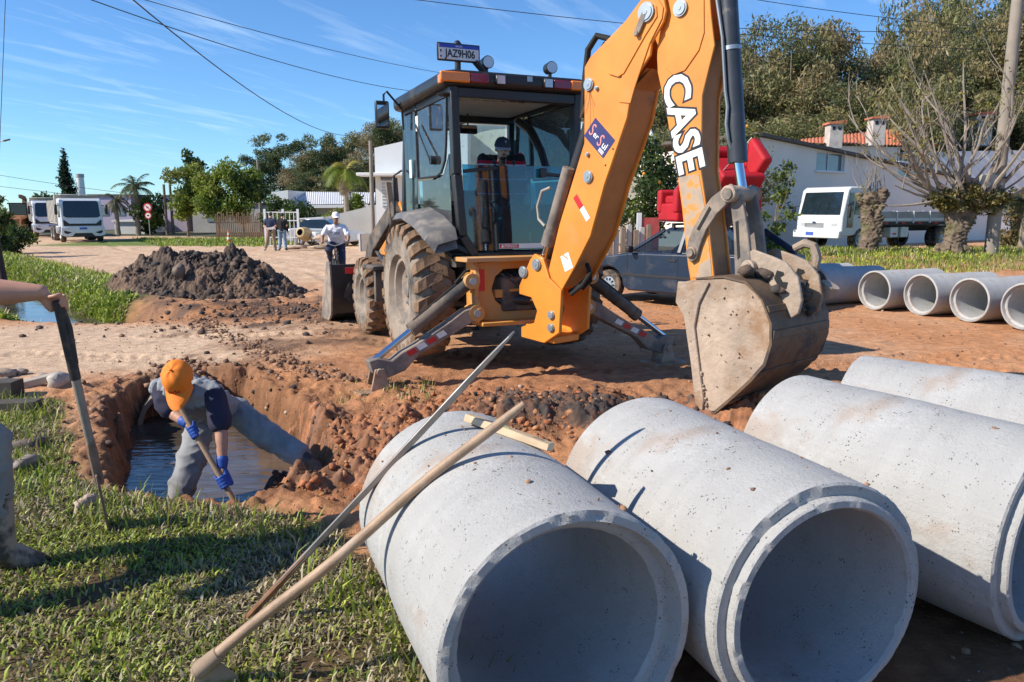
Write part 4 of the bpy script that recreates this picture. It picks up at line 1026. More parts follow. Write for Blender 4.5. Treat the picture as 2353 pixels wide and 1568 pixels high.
# mirrors
for s in (-1, 1):
    mxp = s * 1.02; y = .62 if s < 0 else .6; sc = 1 if s < 0 else .85
    o = MB(); o.box((mxp, y, 2.64), (.16 * sc, .055, .30 * sc)); mh = o.build('mirror', BLK, mach, bevel=.02, seg=2)
    o = MB(); o.box((mxp, y - .031, 2.64), (.125 * sc, .006, .255 * sc)); o.build('mirror_glass', MIRR, mh)
    o = MB(); o.tube([(mxp - s * .03, y + .02, 2.78), (mxp - s * .03, y + .02, 2.86), (mxp - s * .07, y + .03, 2.90), (s * .80, y + .08, 2.76), (s * .76, y + .1, 2.72), (s * .75, y + .1, 2.5)], .013, 8); o.build('mirror_arm', BLK, mh)
# interior: seat, steering wheel, rear-view mirror, controls
o = MB(); o.box((.02, .18, 1.36), (.5, .48, .12)); o.box((.02, .40, 1.60), (.48, .11, .42), (R_(-8), 0, 0)); o.box((.02, .15, 1.18), (.3, .35, .28)); o.build('seat', SEATM, mach, bevel=.03, seg=2)
o = MB(); ring = []
for k in range(24):
    a = k * math.pi / 12; ring.append(Vector((-.24, .72, 1.84)) + Vector((math.cos(a) * .19, math.sin(a) * .10, math.sin(a) * .16)))
o.tube(ring, .014, 8, closed=True); o.bar((-.24, .72, 1.84), (-.20, .9, 1.5), .05); o.bar((-.42, .72, 1.84), (-.06, .72, 1.84), .03, .015); o.build('steering_wheel', BLK, mach)
o = MB(); o.box((.0, .60, 2.52), (.22, .03, .10)); im = o.build('rear_view_mirror', BLK, mach, bevel=.012); o = MB(); o.box((0, .582, 2.52), (.19, .006, .078)); o.build('mirror_face', MIRR, im); o = MB(); o.bar((0, .62, 2.55), (0, .62, 2.70), .015); o.build('mirror_stem', BLK, im)
o = MB(); o.prism([(-.16, 1.08), (.30, 1.08), (.16, 1.45), (.06, 1.60), (-.08, 1.60), (-.12, 1.45)], (0, -.55, 0), (1, 0, 0), (0, 0, 1), (0, .16, 0)); cs_ = o.build('control_console', BLKD, mach, bevel=.02)
o = MB(); 
for X in (-.06, .02, .10): o.tube([(X, -.45, 1.58), (X * 1.2, -.42, 1.98), (X * 1.4 - .02, -.40, 2.06)], .010, 6); o.ball((X * 1.4 - .02, -.40, 2.07), .022, 8, 6)
o.build('levers', BLK, cs_)
o = MB(); o.tube([(.60, .50, 2.62), (.52, .0, 2.45), (.50, -.3, 2.2), (.52, -.45, 1.9)], [.05, .05, .045, .04], 8); o.build('air_duct', BLK, mach)
o = MB(); o.ball((.34, -.3, 2.02), (.06, .05, .03)); o.bar((.34, -.3, 2.0), (.34, -.3, 1.85), .02); o.build('gauge_pod', BLK, mach)
# fenders
for s in (-1, 1):
    o = MB(); path = [(-.86, 1.22), (-.80, 1.33), (-.45, 1.46), (0, 1.56), (.35, 1.55), (.62, 1.38), (.72, 1.12)]
    top = []; 
    xa, xb = s * .70, s * 1.02
    vs = []; fs = []
    for i, (y, z) in enumerate(path):
        ins = 1 - .25 * (i == 0); vs += [(xa, y, z + .05), (s * (.70 + .27 * ins), y, z), (s * (.70 + .32 * ins), y, z - .07), (s * (.70 + .30 * ins), y, z - .09), (xa, y, z - .04)]
    for i in range(len(path) - 1):
        for k in range(4): fs.append((i * 5 + k, i * 5 + k + 1, i * 5 + 6 + k, i * 5 + 5 + k))
    o.add(vs, fs); o.build('fender', mat('fender_plastic', (.11, .105, .10), .5, var=.2, dirt=(.34, .29, .24), ds=6, da=(.48, .7), damt=.55), mach, ang=50)

# ------------------------------------------------ rear frame, stabilisers
FY = -1.02
o = MB()
outer = [(-.62, .50), (-.52, .46), (.52, .46), (.62, .50), (.60, 1.04), (-.60, 1.04)]
def plate_ring(o, outer, inner, y0, y1):
    n = len(outer); vs = [(a, y0, b) for a, b in outer] + [(a, y0, b) for a, b in inner] + [(a, y1, b) for a, b in outer] + [(a, y1, b) for a, b in inner]
    fs = []
    for i in range(n):
        j = (i + 1) % n
        fs += [(i, j, n + j, n + i), (2 * n + i, 3 * n + i, 3 * n + j, 2 * n + j), (i, 2 * n + i, 2 * n + j, j), (n + i, n + j, 3 * n + j, 3 * n + i)]
    o.add(vs, fs)
outr = [(-.60, .48), (-.30, .46), (0, .46), (.30, .46), (.60, .48), (.62, .75), (.60, 1.04), (.30, 1.05), (0, 1.05), (-.30, 1.05), (-.60, 1.04), (-.62, .75)]
inr = [(-.37, .66), (-.28, .59), (0, .58), (.28, .59), (.37, .66), (.41, .78), (.37, .90), (.28, .97), (0, .98), (-.28, .97), (-.37, .90), (-.41, .78)]
plate_ring(o, outr, inr, FY, FY + .04)
fr_ = o.build('rear_frame', ORGM, mach, bevel=.006)
o = MB(); o.box((0, FY + .02, 1.075), (1.46, .36, .045)); o.box((0, FY - .02, .45), (1.16, .30, .04)); o.build('frame_deck', ORGM, fr_, bevel=.006)
o = MB(); o.box((0, FY + .28, .75), (1.1, .04, .55)); o.build('back_plate', BLKD, fr_)
for s in (-1, 1):
    o = MB(); o.prism([(-.10, .46), (.16, .46), (.16, 1.06), (-.05, 1.06), (-.12, .9), (-.06, .72), (-.14, .6)], (s * .60 - .02, FY, 0), (0, 1, 0), (0, 0, 1), (.04, 0, 0)); o.build('frame_cheek', ORGM, fr_, bevel=.005)
    o = MB(); o.cyl((s * .62, FY - .13, .56), (s * .62, FY + .06, .56), .08, n=20); o.build('pivot_eye', ORGM, fr_)
    o = MB(); o.cyl((s * .66, FY - .13, .87), (s * .66, FY + .06, .87), .075, n=20); ce = o.build('pivot_eye', ORGM, fr_)
    for X_, Z_ in ((.66, .87), (.62, .56)): o = MB(); o.cyl((s * X_, FY - .145, Z_), (s * X_, FY - .13, Z_), .035, n=14); o.build('pin', BOLT, fr_)
    # stabiliser: leg, cylinder, rod, foot
    hip, foot = Vector((s * .60, FY - .05, .57)), Vector((s * 1.60, FY - .05, .07))
    o = MB(); dd = (foot - hip).normalized(); nn_ = Vector((-dd.z * s, 0, dd.x * s)); Lr = (foot - hip).length
    if nn_.z < 0: nn_ = -nn_
    pr_ = [(0, -.05), (0, .07), (.12, .09), (.35, .065), (Lr - .42, .045), (Lr - .28, .05), (Lr - .15, .03), (Lr - .05, .12), (Lr + .04, .14), (Lr + .06, .02), (Lr - .02, -.09), (Lr - .22, -.12), (Lr - .4, -.06), (.3, -.06)]
    o.prism(pr_, hip - Vector((0, .075, 0)), dd, nn_, Vector((0, .15, 0))); lg = o.build('stabiliser_leg', GREYD, mach, bevel=.012, seg=2)
    rf = hip + dd * .38 - Vector((0, .078, 0))
    for k in range(4): o = MB(); o.prism([(k * .11, -.025), (k * .11 + .09, -.022), (k * .11 + .10, .03), (k * .11 + .015, .028)], rf, dd, nn_, Vector((0, .002, 0))); o.build('worn_red_band' if k % 2 else 'worn_white_band', REDP if k % 2 else WHITE, lg, smooth=False)
    a, b = Vector((s * .70, FY - .04, .83)), foot + nn_ * .10 - dd * .02
    m_ = a.lerp(b, .60)
    o = MB(); o.cyl(a, m_, .062, n=20); o.cyl(m_ - (m_ - a).normalized() * .06, m_ + (b - a).normalized() * .012, .070, n=20); o.cyl(a.lerp(b, .33) - (b - a).normalized() * .02, a.lerp(b, .33) + (b - a).normalized() * .02, .066, n=20); sc_ = o.build('stabiliser_cylinder', BLKD, mach)
    o = MB(); o.cyl(m_, b, .030, n=16); o.build('rod', CHR, sc_)
    off = Vector((0, 0, .085))
    o = MB(); o.tube([a + off, a.lerp(b, .2) + off, a.lerp(b, .5) + off * .9, m_ + off * .8], .013, 6); o.tube([a + off + Vector((-s * .05, .02, .05)), a + off * 1.6, a.lerp(b, .12) + off * 1.2], .015, 6); o.build('hose', DRK, sc_)
    o = MB(); fz = -.13
    o.prism([(-.20, -.15), (.22, -.15), (.26, 0), (.22, .15), (-.20, .15), (-.24, 0)], foot + Vector((0, 0, fz - foot.z)), (1, 0, 0), (0, 1, 0), (0, 0, .03)); o.prism([(-.09, 0), (.09, 0), (.045, .20), (-.045, .20)], foot + Vector((0, -.11, fz + .03 - foot.z)), (1, 0, 0), (0, 0, 1), (0, .03, 0)); o.prism([(-.09, 0), (.09, 0), (.045, .20), (-.045, .20)], foot + Vector((0, .08, fz + .03 - foot.z)), (1, 0, 0), (0, 0, 1), (0, .03, 0)); o.build('foot_pad', CLAY, lg, bevel=.006)
    o = MB(); o.cyl(foot + Vector((0, -.13, -.0)), foot + Vector((0, .13, 0)), .035, n=14); o.build('foot_pin', CLAY, lg)
o = MB(); o.box((-.52, FY - .004, .87), (.065, .006, .21)); o.build('red_reflector', REDP, fr_); o = MB(); o.box((-.60, FY - .004, .70), (.03, .006, .08)); o.build('blue_sticker', NAVY, fr_)
# swing cylinders, valves and hoses inside the frame
o = MB(); o.cyl((-.34, FY + .1, .66), (-.02, FY - .06, .66), .055, n=14); o.cyl((.34, FY + .1, .66), (.12, FY - .05, .66), .055, n=14); o.build('swing_cylinder', DKST, mach)
o = MB(); o.cyl((-.05, FY - .04, .66), (.10, FY - .12, .66), .024, n=12); o.build('swing_rod', CHR, mach)
o = MB()
for k in range(7): o.tube([(-.36 + k * .1, FY + .18, .95), (-.30 + k * .1, FY + .0, .92 - .02 * (k % 3)), (-.16 + k * .07, FY - .03, .82), (.02 + k * .03, FY - .12, .80 + .02 * k)], .016, 6)
o.build('hydraulic_hoses', mat('hose_grey', (.06, .058, .055), .6, var=.2), mach)
o = MB(); o.bar((-.38, FY + .02, .755), (.10, FY - .06, .77), .05, .03); o.box((-.34, FY + .02, .73), (.08, .08, .08)); o.build('swing_link', ORGM, mach, bevel=.005)

# ------------------------------------------------ boom assembly, built in the vertical plane of the swung arm
PSI = R_(42)
KW = Vector((.258, 7.483, 0))
DW = Vector((math.sin(PSI), -math.cos(PSI), 0)); NW = Vector((-math.cos(PSI), -math.sin(PSI), 0))
def bp(s_, z, off=0): return MI @ (KW + DW * s_ + NW * off + Vector((0, 0, z)))
bd_ = (MI.to_3x3() @ DW); bn_ = (MI.to_3x3() @ NW); bz_ = (MI.to_3x3() @ Vector((0, 0, 1)))
def side_prism(o, poly, off0, off1): o.prism(poly, bp(0, 0, off0), bd_, bz_, bn_ * (off1 - off0))
# swing post
o = MB(); 
side_prism(o, [(-.05, 1.02), (.10, 1.28), (.16, 1.34), (.28, 1.30), (.36, 1.12), (.52, 1.02), (.50, .62), (.30, .50), (-.02, .52), (-.02, .62), (.16, .68), (.2, .80), (.12, .92), (-.05, .94)], .17, .21)
side_prism(o, [(-.05, 1.02), (.10, 1.28), (.16, 1.34), (.28, 1.30), (.36, 1.12), (.52, 1.02), (.50, .62), (.30, .50), (-.02, .52), (-.02, .62), (.16, .68), (.2, .80), (.12, .92), (-.05, .94)], -.21, -.17)
o.cyl(bp(.0, .50), bp(.0, .64), .13, n=20); o.cyl(bp(.0, .92), bp(.0, 1.06), .13, n=20); side_prism(o, [(.02, .52), (.40, .50), (.40, .56), (.02, .62)], -.17, .17); side_prism(o, [(.0, .96), (.36, 1.02), (.36, 1.08), (.0, 1.04)], -.17, .17)
sw = o.build('swing_post', ORG, mach, bevel=.008, seg=2)
def pins(parent, lst, r=.045, m=BOLT, name='pin'):
    for s_, z, off in lst:
        o = MB(); o.cyl(bp(s_, z, off), bp(s_, z, off + .018), r * 1.25, n=20); o.cyl(bp(s_, z, off + .018), bp(s_, z, off + .026), r, n=20); o.cyl(bp(s_, z, off + .026), bp(s_, z, off + .03), r * .35, n=10); o.build(name, m, parent)
pins(sw, [(.20, 1.24, .21), (.02, 1.16, .21)], .045); pins(sw, [(.40, .66, .21), (.40, .78, .21)], .032)
# boom box
BO = [(.28, .90), (.30, 1.12), (.46, 1.62), (.75, 2.32), (.74, 2.95), (.80, 3.02), (1.18, 3.25), (1.33, 3.38), (1.44, 3.44), (1.54, 3.40), (1.58, 3.26), (1.56, 3.18), (1.45, 3.04), (1.44, 2.95), (1.27, 2.76), (1.22, 2.49), (.99, 1.96), (.84, 1.52), (.66, 1.24), (.50, 1.02), (.42, .88), (.34, .85)]
def boom_plates():
    o = MB()
    side_prism(o, BO, .155, .18); side_prism(o, BO, -.18, -.155)
    return o
bo = boom_plates().build('boom', ORG, mach, bevel=.006, seg=2)
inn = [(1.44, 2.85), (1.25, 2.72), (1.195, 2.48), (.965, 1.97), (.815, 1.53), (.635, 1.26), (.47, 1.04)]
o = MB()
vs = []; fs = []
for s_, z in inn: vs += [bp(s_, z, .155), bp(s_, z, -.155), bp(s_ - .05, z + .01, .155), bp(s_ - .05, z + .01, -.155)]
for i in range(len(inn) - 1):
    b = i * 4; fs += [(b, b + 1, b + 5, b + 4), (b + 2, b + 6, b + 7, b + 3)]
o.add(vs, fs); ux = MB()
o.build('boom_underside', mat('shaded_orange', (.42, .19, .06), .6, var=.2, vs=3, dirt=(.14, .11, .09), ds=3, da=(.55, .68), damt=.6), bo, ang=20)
out2 = [(.33, 1.12), (.49, 1.62), (.78, 2.32), (.77, 2.93), (1.2, 3.2)]
o = MB(); vs = []; fs = []
for s_, z in out2: vs += [bp(s_, z, .155), bp(s_, z, -.155)]
for i in range(len(out2) - 1): fs.append((2 * i, 2 * i + 1, 2 * i + 3, 2 * i + 2))
o.add(vs, fs); o.build('boom_back', ORG, bo, ang=20)
# doubler plates and weld lines on the boom head
o = MB(); side_prism(o, [(1.14, 2.62), (1.26, 2.60), (1.30, 2.72), (1.44, 3.04), (1.55, 3.20), (1.56, 3.28), (1.50, 3.36), (1.36, 3.34), (1.2, 3.14)], .18, .190); side_prism(o, [(1.02, 2.86), (1.13, 2.82), (1.19, 2.84), (1.40, 3.10), (1.51, 3.22), (1.50, 3.30), (1.40, 3.32)], .19, .199); o.build('head_doubler', ORG, bo, bevel=.003)
pins(bo, [(.80, 2.80, .18), (.81, 2.03, .18)], .042); pins(bo, [(1.41, 3.27, .199)], .06, BOLT)
pins(bo, [(.89, 2.76, .18), (.80, 2.22, .18)], .014, BOLT, 'grease_nipple')
o = MB(); o.bar(bp(1.41, 3.27, .215), bp(1.33, 3.13, .215), .06, .02, bn_); o.cyl(bp(1.33, 3.12, .20), bp(1.33, 3.12, .24), .022, n=10); o.build('pin_keeper', GREYD, bo, bevel=.005)
# oval hole with hoses near the boom foot
def disk(poly, off, m, name, parent): 
    o = MB(); side_prism(o, poly, off, off + .002); return o.build(name, m, parent, smooth=False)
# stickers
def dec(cx, cz, w, h, ang, off, m, name, parent, u0=0, u1=1):
    ca, sa = math.cos(ang), math.sin(ang); q = []
    for a, b in ((u0 - .5, -.5), (u1 - .5, -.5), (u1 - .5, .5), (u0 - .5, .5)): q.append((cx + a * w * ca - b * h * sa, cz + a * w * sa + b * h * ca))
    return disk(q, off, m, name, parent)
# axis order: viewed from the camera +d runs to the right
a1 = R_(-42)
st_ = dec(.925, 2.35, .30, .19, a1, .181, NAVY, 'company_sticker', bo)
SALM = mat('salmon_print', (.80, .28, .22), .4, var=0)
ee = bd_ * math.cos(a1) + bz_ * math.sin(a1); ff = -bd_ * math.sin(a1) + bz_ * math.cos(a1)
cst = bp(.925, 2.35, .1845)
text_mesh('sticker_s', 'S', .15, SALM, st_, cst - ee * .105, ee, ff, sx=.75); text_mesh('sticker_s', 'S', .15, SALM, st_, cst + ee * .028 - ff * .01, ee, ff, sx=.75)
text_mesh('sticker_letters', 'er', .075, WHITE, st_, cst - ee * .04 - ff * .008, ee, ff, offset=.001); text_mesh('sticker_letters', 'ul', .085, WHITE, st_, cst + ee * .095 - ff * .012, ee, ff, offset=.001)
o = MB(); 
for k in range(3): o.add([cst + ee * .06 + ff * (-.052 - .012 * k), cst + ee * .125 + ff * (-.052 - .012 * k), cst + ee * .125 + ff * (-.059 - .012 * k), cst + ee * .06 + ff * (-.059 - .012 * k)], [(0, 1, 2, 3)])
o.build('sticker_lines', WHITE, st_, smooth=False)
rw_ = dec(.735, 1.765, .26, .055, R_(-52), .181, WHITE, 'reflective_strip', bo); dec(.735, 1.765, .26, .055, R_(-52), .184, REDP, 'strip_red_half', rw_, 0, .48)
ws = dec(.56, 1.28, .11, .15, R_(25), .181, WHITE, 'warning_label', bo); dec(.545, 1.325, .07, .012, R_(25) - .9, .184, mat('orange_print', (.8, .25, .05), .5, var=0), 'label_band', ws)
# rust streaks under the upper boss (flat stains)
RUSTS = mat('rust_streak', (.30, .11, .03), .7, var=.3)
r = random.Random(4)
o = MB()
for k in range(9):
    x0_ = .80 + r.uniform(-.02, .02); x1_ = x0_ + (k - 4) * .022 + r.uniform(-.01, .01); zt = 2.75; zb = 2.75 - r.uniform(.12, .36); w_ = r.uniform(.0015, .004)
    pts = [(x0_ + (x1_ - x0_) * t + r.uniform(-.006, .006), zt + (zb - zt) * t) for t in (0, .25, .5, .75, 1)]
    for (xa, za), (xb, zb_) in zip(pts[:-1], pts[1:]): side_prism(o, [(xa - w_, za), (xa + w_, za), (xb + w_ * .8, zb_), (xb - w_ * .8, zb_)], .1802, .1808)
o.build('rust_streaks', RUSTS, bo, smooth=False)
o = MB()
for s_, z in ((1.30, 3.05), (1.36, 3.06), (1.0, 2.12), (1.08, 2.25), (.98, 1.72)): o.cyl(bp(s_, z, .1795), bp(s_, z, .1815 if z < 2.9 else .1915), .009, n=10)
o.build('bolt_holes', DRK, bo)
# boom cylinder on the machine side, and the hose loop at the top
o = MB(); o.cyl(bp(.13, 1.30, .0), bp(.70, 2.60, .0), .065, n=20); o.cyl(bp(.36, 1.86, 0), bp(.40, 1.95, 0), .073, n=20); bc = o.build('boom_cylinder', DKST, mach)
o = MB(); o.cyl(bp(.25, 1.42, .13), bp(.52, 2.12, .13), .055, n=18); o.cyl(bp(.25, 1.42, .13), bp(.30, 1.55, .13), .062, n=18); o.build('boom_ram', GREYD, bc)
o = MB(); o.cyl(bp(.13, 1.12, .13), bp(.25, 1.42, .13), .028, n=14); o.build('ram_rod', CHR, bc)
o = MB(); o.tube([bp(.26, 1.60, .17), bp(.18, 1.66, .17), bp(.16, 1.78, .17), bp(.22, 1.92, .17), bp(.33, 1.95, .17)], .014, 8); o.build('steel_line', mat('pale_pipe', (.42, .38, .32), .5, .3), bc)
o = MB(); o.tube([bp(.62, 2.55, .06), bp(.64, 2.9, .06), bp(.66, 3.12, .05), bp(.76, 3.22, .05), bp(.88, 3.18, .04), bp(.95, 3.06, .04)], .028, 10); o.tube([bp(.66, 2.5, -.02), bp(.67, 2.9, -.02), bp(.70, 3.08, -.03), bp(.78, 3.16, -.03), bp(.88, 3.1, -.03)], .022, 8); o.build('hose_loop', DRK, bo)
o = MB(); o.tube([bp(.62, 1.22, -.05), bp(.68, 1.16, 0.0), bp(.62, 1.06, .08), bp(.52, 1.0, .1)], .02, 8); o.tube([bp(.66, 1.26, .02), bp(.73, 1.18, .05), bp(.68, 1.07, .1), bp(.56, .98, .12)], .02, 8); o.tube([bp(.58, 1.2, -.1), bp(.62, 1.1, -.08), bp(.55, 1.02, -.04)], .02, 8); o.build('hose_bundle', DRK, bo)

# dipper (stick)
DO = [(1.56, 3.60), (1.80, 3.66), (1.90, 3.50), (1.95, 3.16), (1.99, 2.95), (1.90, 2.60), (1.915, 2.05), (1.99, 1.72), (2.08, 1.22), (2.02, 1.16), (1.86, 1.20), (1.83, 1.32), (1.755, 1.76), (1.70, 2.01), (1.56, 2.55), (1.475, 2.82), (1.46, 2.98), (1.50, 3.2)]
o = MB(); side_prism(o, DO, .105, .125); side_prism(o, DO, -.125, -.105)
dp = o.build('dipper', ORG, mach, bevel=.005, seg=2)
dfr = [(1.955, 3.0), (1.885, 2.60), (1.90, 2.05), (1.975, 1.72), (2.06, 1.24)]
o = MB(); vs = []; fs = []
for s_, z in dfr: vs += [bp(s_, z, .105), bp(s_, z, -.105)]
for i in range(len(dfr) - 1): fs.append((2 * i, 2 * i + 1, 2 * i + 3, 2 * i + 2))
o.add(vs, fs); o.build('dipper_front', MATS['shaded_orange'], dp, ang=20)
dbk = [(1.49, 2.82), (1.575, 2.55), (1.715, 2.01), (1.77, 1.76), (1.85, 1.30)]
o = MB(); vs = []; fs = []
for s_, z in dbk: vs += [bp(s_, z, .105), bp(s_, z, -.105)]
for i in range(len(dbk) - 1): fs.append((2 * i, 2 * i + 1, 2 * i + 3, 2 * i + 2))
o.add(vs, fs); o.build('dipper_back', ORG, dp, ang=20)
o = MB(); side_prism(o, [(1.50, 3.5), (1.80, 3.6), (1.88, 3.4), (1.90, 3.05), (1.86, 2.93), (1.74, 2.80), (1.63, 2.78), (1.56, 2.84), (1.55, 3.05)], .125, .134); o.build('dipper_doubler', ORG, dp, bevel=.003)
pins(dp, [(1.685, 3.26, .134)], .05)
o = MB(); side_prism(o, [(1.715, 2.0), (1.90, 2.02), (1.98, 1.72), (2.06, 1.24), (1.87, 1.22), (1.84, 1.35), (1.775, 1.76)], .1265, .129); o.build('mud_splash', mat('mud_splash', (.42, .33, .25), .85, var=.2, vs=7, dirt=(.62, .27, .05), ds=7, da=(.5, .56), damt=.9), dp, smooth=False)
# big lettering down the dipper
dv = ((bd_ * (1.835 - 1.60) + bz_ * (1.99 - 2.86))).normalized(); up_ = bn_.cross(dv)
cc = bp(1.725, 2.41, .1262)
tk = []
text_mesh('lettering_outline', 'CASE', .335, BLACKP, dp, cc, dv, up_, offset=.026, sx=.98); text_mesh('lettering', 'CASE', .335, WHITE, dp, cc + bn_ * .0018, dv, up_, offset=.010, sx=.98)
# dipper cylinder on the outer side
o = MB(); o.cyl(bp(2.03, 3.45, 0), bp(2.02, 2.95, 0), .05, n=18); a, b = bp(1.97, 3.6, 0), bp(2.155, 2.12, 0); o.cyl(a, b, .068, n=22); o.cyl(b - (b - a).normalized() * .12, b + (b - a).normalized() * .02, .074, n=22); o.cyl(a.lerp(b, .44), a.lerp(b, .455), .072, n=22)
dc = o.build('bucket_cylinder', mat('cylinder_blue_black', (.045, .05, .06), .4, .2, var=.2, dirt=(.33, .27, .21), ds=5, da=(.6, .75), damt=.5), mach)
o = MB(); o.cyl(b, bp(2.215, 1.86, 0), .036, n=18); o.build('bucket_rod', CHR, dc)
o = MB(); o.cyl(a.lerp(b, .445), a.lerp(b, .465), .0735, n=22); o.build('clamp_band', BOLT, dc)
o = MB(); o.tube([bp(1.93, 3.45, .085), bp(2.03, 3.0, .085), bp(2.075, 2.62, .085), bp(2.10, 2.5, .085), bp(2.095, 2.38, .085), bp(2.12, 2.26, .085), bp(2.13, 2.20, .06)], .013, 8); o.build('steel_tube', mat('tube_grey', (.22, .24, .25), .4, .5), dc)
# linkage
def bone(o, pts, off0, off1): side_prism(o, pts, off0, off1)
LK = [(1.83, 1.40), (1.845, 1.50), (1.88, 1.60), (1.96, 1.74), (2.04, 1.84), (2.13, 1.90), (2.20, 1.94), (2.26, 1.90), (2.25, 1.83), (2.18, 1.79), (2.10, 1.72), (2.01, 1.60), (1.96, 1.48), (1.93, 1.37), (1.88, 1.34)]
for s in (-1, 1):
    o = MB(); bone(o, LK, s * .135 if s > 0 else -.16, .16 if s > 0 else -.135); q = o.build('idler_link', GREYD, mach, bevel=.008, seg=2)
    o = MB(); side_prism(o, [(1.925, 1.60), (1.95, 1.59), (2.05, 1.755), (2.03, 1.775)], (.1602 if s > 0 else -.1625), (.1625 if s > 0 else -.1602)); o.build('link_slot', DRK, q, smooth=False)
    PW = [(2.17, 1.86), (2.27, 1.86), (2.34, 1.60), (2.40, 1.26), (2.32, 1.22), (2.25, 1.26), (2.22, 1.6)]
    o = MB(); bone(o, PW, .085 if s > 0 else -.12, .12 if s > 0 else -.085); q = o.build('bucket_link', GREYD, mach, bevel=.008, seg=2)
    if s > 0: o = MB(); side_prism(o, [(2.235, 1.66), (2.26, 1.67), (2.29, 1.40), (2.27, 1.38)], .1202, .1225); o.build('link_slot', DRK, q, smooth=False)
for S_, Z_, O_, R0 in ((2.20, 1.865, .19, .062), (1.885, 1.42, .175, .045)):
    o = MB(); o.cyl(bp(S_, Z_, O_), bp(S_, Z_, -O_), R0, n=22); lkp = o.build('link_pin', CLAY, mach, bevel=.006)
    o = MB(); o.cyl(bp(S_, Z_, O_), bp(S_, Z_, O_ + .015), R0 * .68, n=18); o.build('pin_end', GREYD, lkp)

# digging bucket
KW = KW + DW * .07 - NW * .05
BW = .41
side = [(1.86, 1.20), (2.02, 1.24), (2.26, 1.26), (2.42, 1.24), (2.55, 1.12), (2.63, .96), (2.64, .82), (2.60, .68), (2.50, .55), (2.38, .42), (2.22, .26), (2.10, .22), (2.08, .34), (2.02, .60), (1.97, .85), (1.90, 1.02)]
shell = [(2.02, 1.25), (2.26, 1.275), (2.43, 1.25), (2.565, 1.13), (2.645, .97), (2.655, .82), (2.615, .67), (2.515, .54), (2.395, .41), (2.23, .245), (2.10, .205)]
for s in (1, -1):
    o = MB(); side_prism(o, side, BW - .02 if s > 0 else -BW, BW if s > 0 else -BW + .02); bs_ = o.build('bucket_side_plate', CLAY, mach, bevel=.005)
    o = MB(); w0 = BW if s > 0 else -BW - .022
    side_prism(o, [(1.855, 1.21), (2.13, 1.22), (2.05, 1.06), (2.02, .88), (2.07, .62), (2.13, .33), (2.12, .21), (2.07, .20), (2.0, .60), (1.92, .95), (1.84, 1.05)], w0, w0 + .022); o.build('side_cutter', CLAY, bs_, bevel=.005)
o = MB(); vs = []; fs = []
n_ = len(shell)
for s_, z in shell: vs += [bp(s_, z, BW + .012), bp(s_, z, -BW - .012)]
inner = [(a - .02 * (1 if b > .3 else .3), b + .012 * (-1 if a < 2.5 and b > 1 else 1)) for a, b in shell]
for s_, z in inner: vs += [bp(s_, z, BW + .012), bp(s_, z, -BW - .012)]
for i in range(n_ - 1):
    fs += [(2 * i, 2 * i + 1, 2 * i + 3, 2 * i + 2), (2 * n_ + 2 * i, 2 * n_ + 2 * i + 2, 2 * n_ + 2 * i + 3, 2 * n_ + 2 * i + 1), (2 * i, 2 * i + 2, 2 * n_ + 2 * i + 2, 2 * n_ + 2 * i), (2 * i + 1, 2 * n_ + 2 * i + 1, 2 * n_ + 2 * i + 3, 2 * i + 3)]
o.add(vs, fs); bk = o.build('digging_bucket', CLAYD, mach, ang=50)
for k, (i0, wdt) in enumerate(((3, .05), (4, .06), (6, .05), (8, .05))):
    (sa, za), (sb, zb) = shell[i0], shell[i0 + 1]
    t = Vector((sb - sa, 0, zb - za)).normalized(); nx = Vector((-t.z, 0, t.x)) * (1 if True else 1)
    if nx.x < 0 and za > .5: nx = -nx
    o = MB(); q = [(sa + t.x * .05, za + t.z * .05), (sa + t.x * (.05 + wdt), za + t.z * (.05 + wdt))]
    nn2 = (nx.x * .012, nx.z * .012)
    o.prism([(q[0][0], q[0][1]), (q[1][0], q[1][1]), (q[1][0] + nn2[0], q[1][1] + nn2[1]), (q[0][0] + nn2[0], q[0][1] + nn2[1])], bp(0, 0, -BW), bd_, bz_, bn_ * (2 * BW)); o.build('wear_strip', CLAYD, bk, bevel=.003)
# hanger ears with hooks on top
EAR = [(2.20, 1.25), (2.24, 1.42), (2.32, 1.46), (2.46, 1.42), (2.58, 1.38), (2.68, 1.28), (2.72, 1.12), (2.70, 1.02), (2.64, .98), (2.58, 1.08), (2.45, 1.20)]
for off in (.13, -.17):
    o = MB(); side_prism(o, EAR, off, off + .035); q = o.build('bucket_ear', CLAY, bk, bevel=.008, seg=2)
    o = MB()
    for u in (off - .002, off + .035): side_prism(o, [(2.54, 1.20), (2.50, 1.26), (2.52, 1.32), (2.57, 1.31), (2.58, 1.29), (2.55, 1.27), (2.57, 1.24), (2.61, 1.24), (2.60, 1.19)], u, u + .002)
    o.build('ear_hole', DRK, q, smooth=False)
o = MB(); o.cyl(bp(2.31, 1.33, .22), bp(2.31, 1.33, -.22), .055, n=20); o.cyl(bp(2.31, 1.33, .22), bp(2.31, 1.33, .25), .04, n=16); o.build('bucket_pin', CLAY, mach, bevel=.006)
o = MB(); o.tube([bp(2.42, 1.46, -.26), bp(2.50, 1.50, -.26), bp(2.57, 1.48, -.26), bp(2.60, 1.40, -.26), bp(2.59, 1.3, -.26)], [.03, .035, .035, .035, .03], 10); o.cyl(bp(2.66, 1.12, -.3), bp(2.70, 1.2, -.3), .06, .07, n=18); o.build('lifting_hook', CLAY, bk)
o = MB()
for k in range(5): 
    w_ = -BW + .1 + k * .15; o.prism([(2.06, .24), (2.12, .24), (2.085, .10), (2.075, .10)], bp(0, 0, w_), bd_, bz_, bn_ * .06)
o.build('teeth', CLAYD, bk, bevel=.004)
r = np.random.default_rng(91); nn = 130
sx = r.normal(2.48, .07, nn); oz = r.normal(-.02, .10, nn)
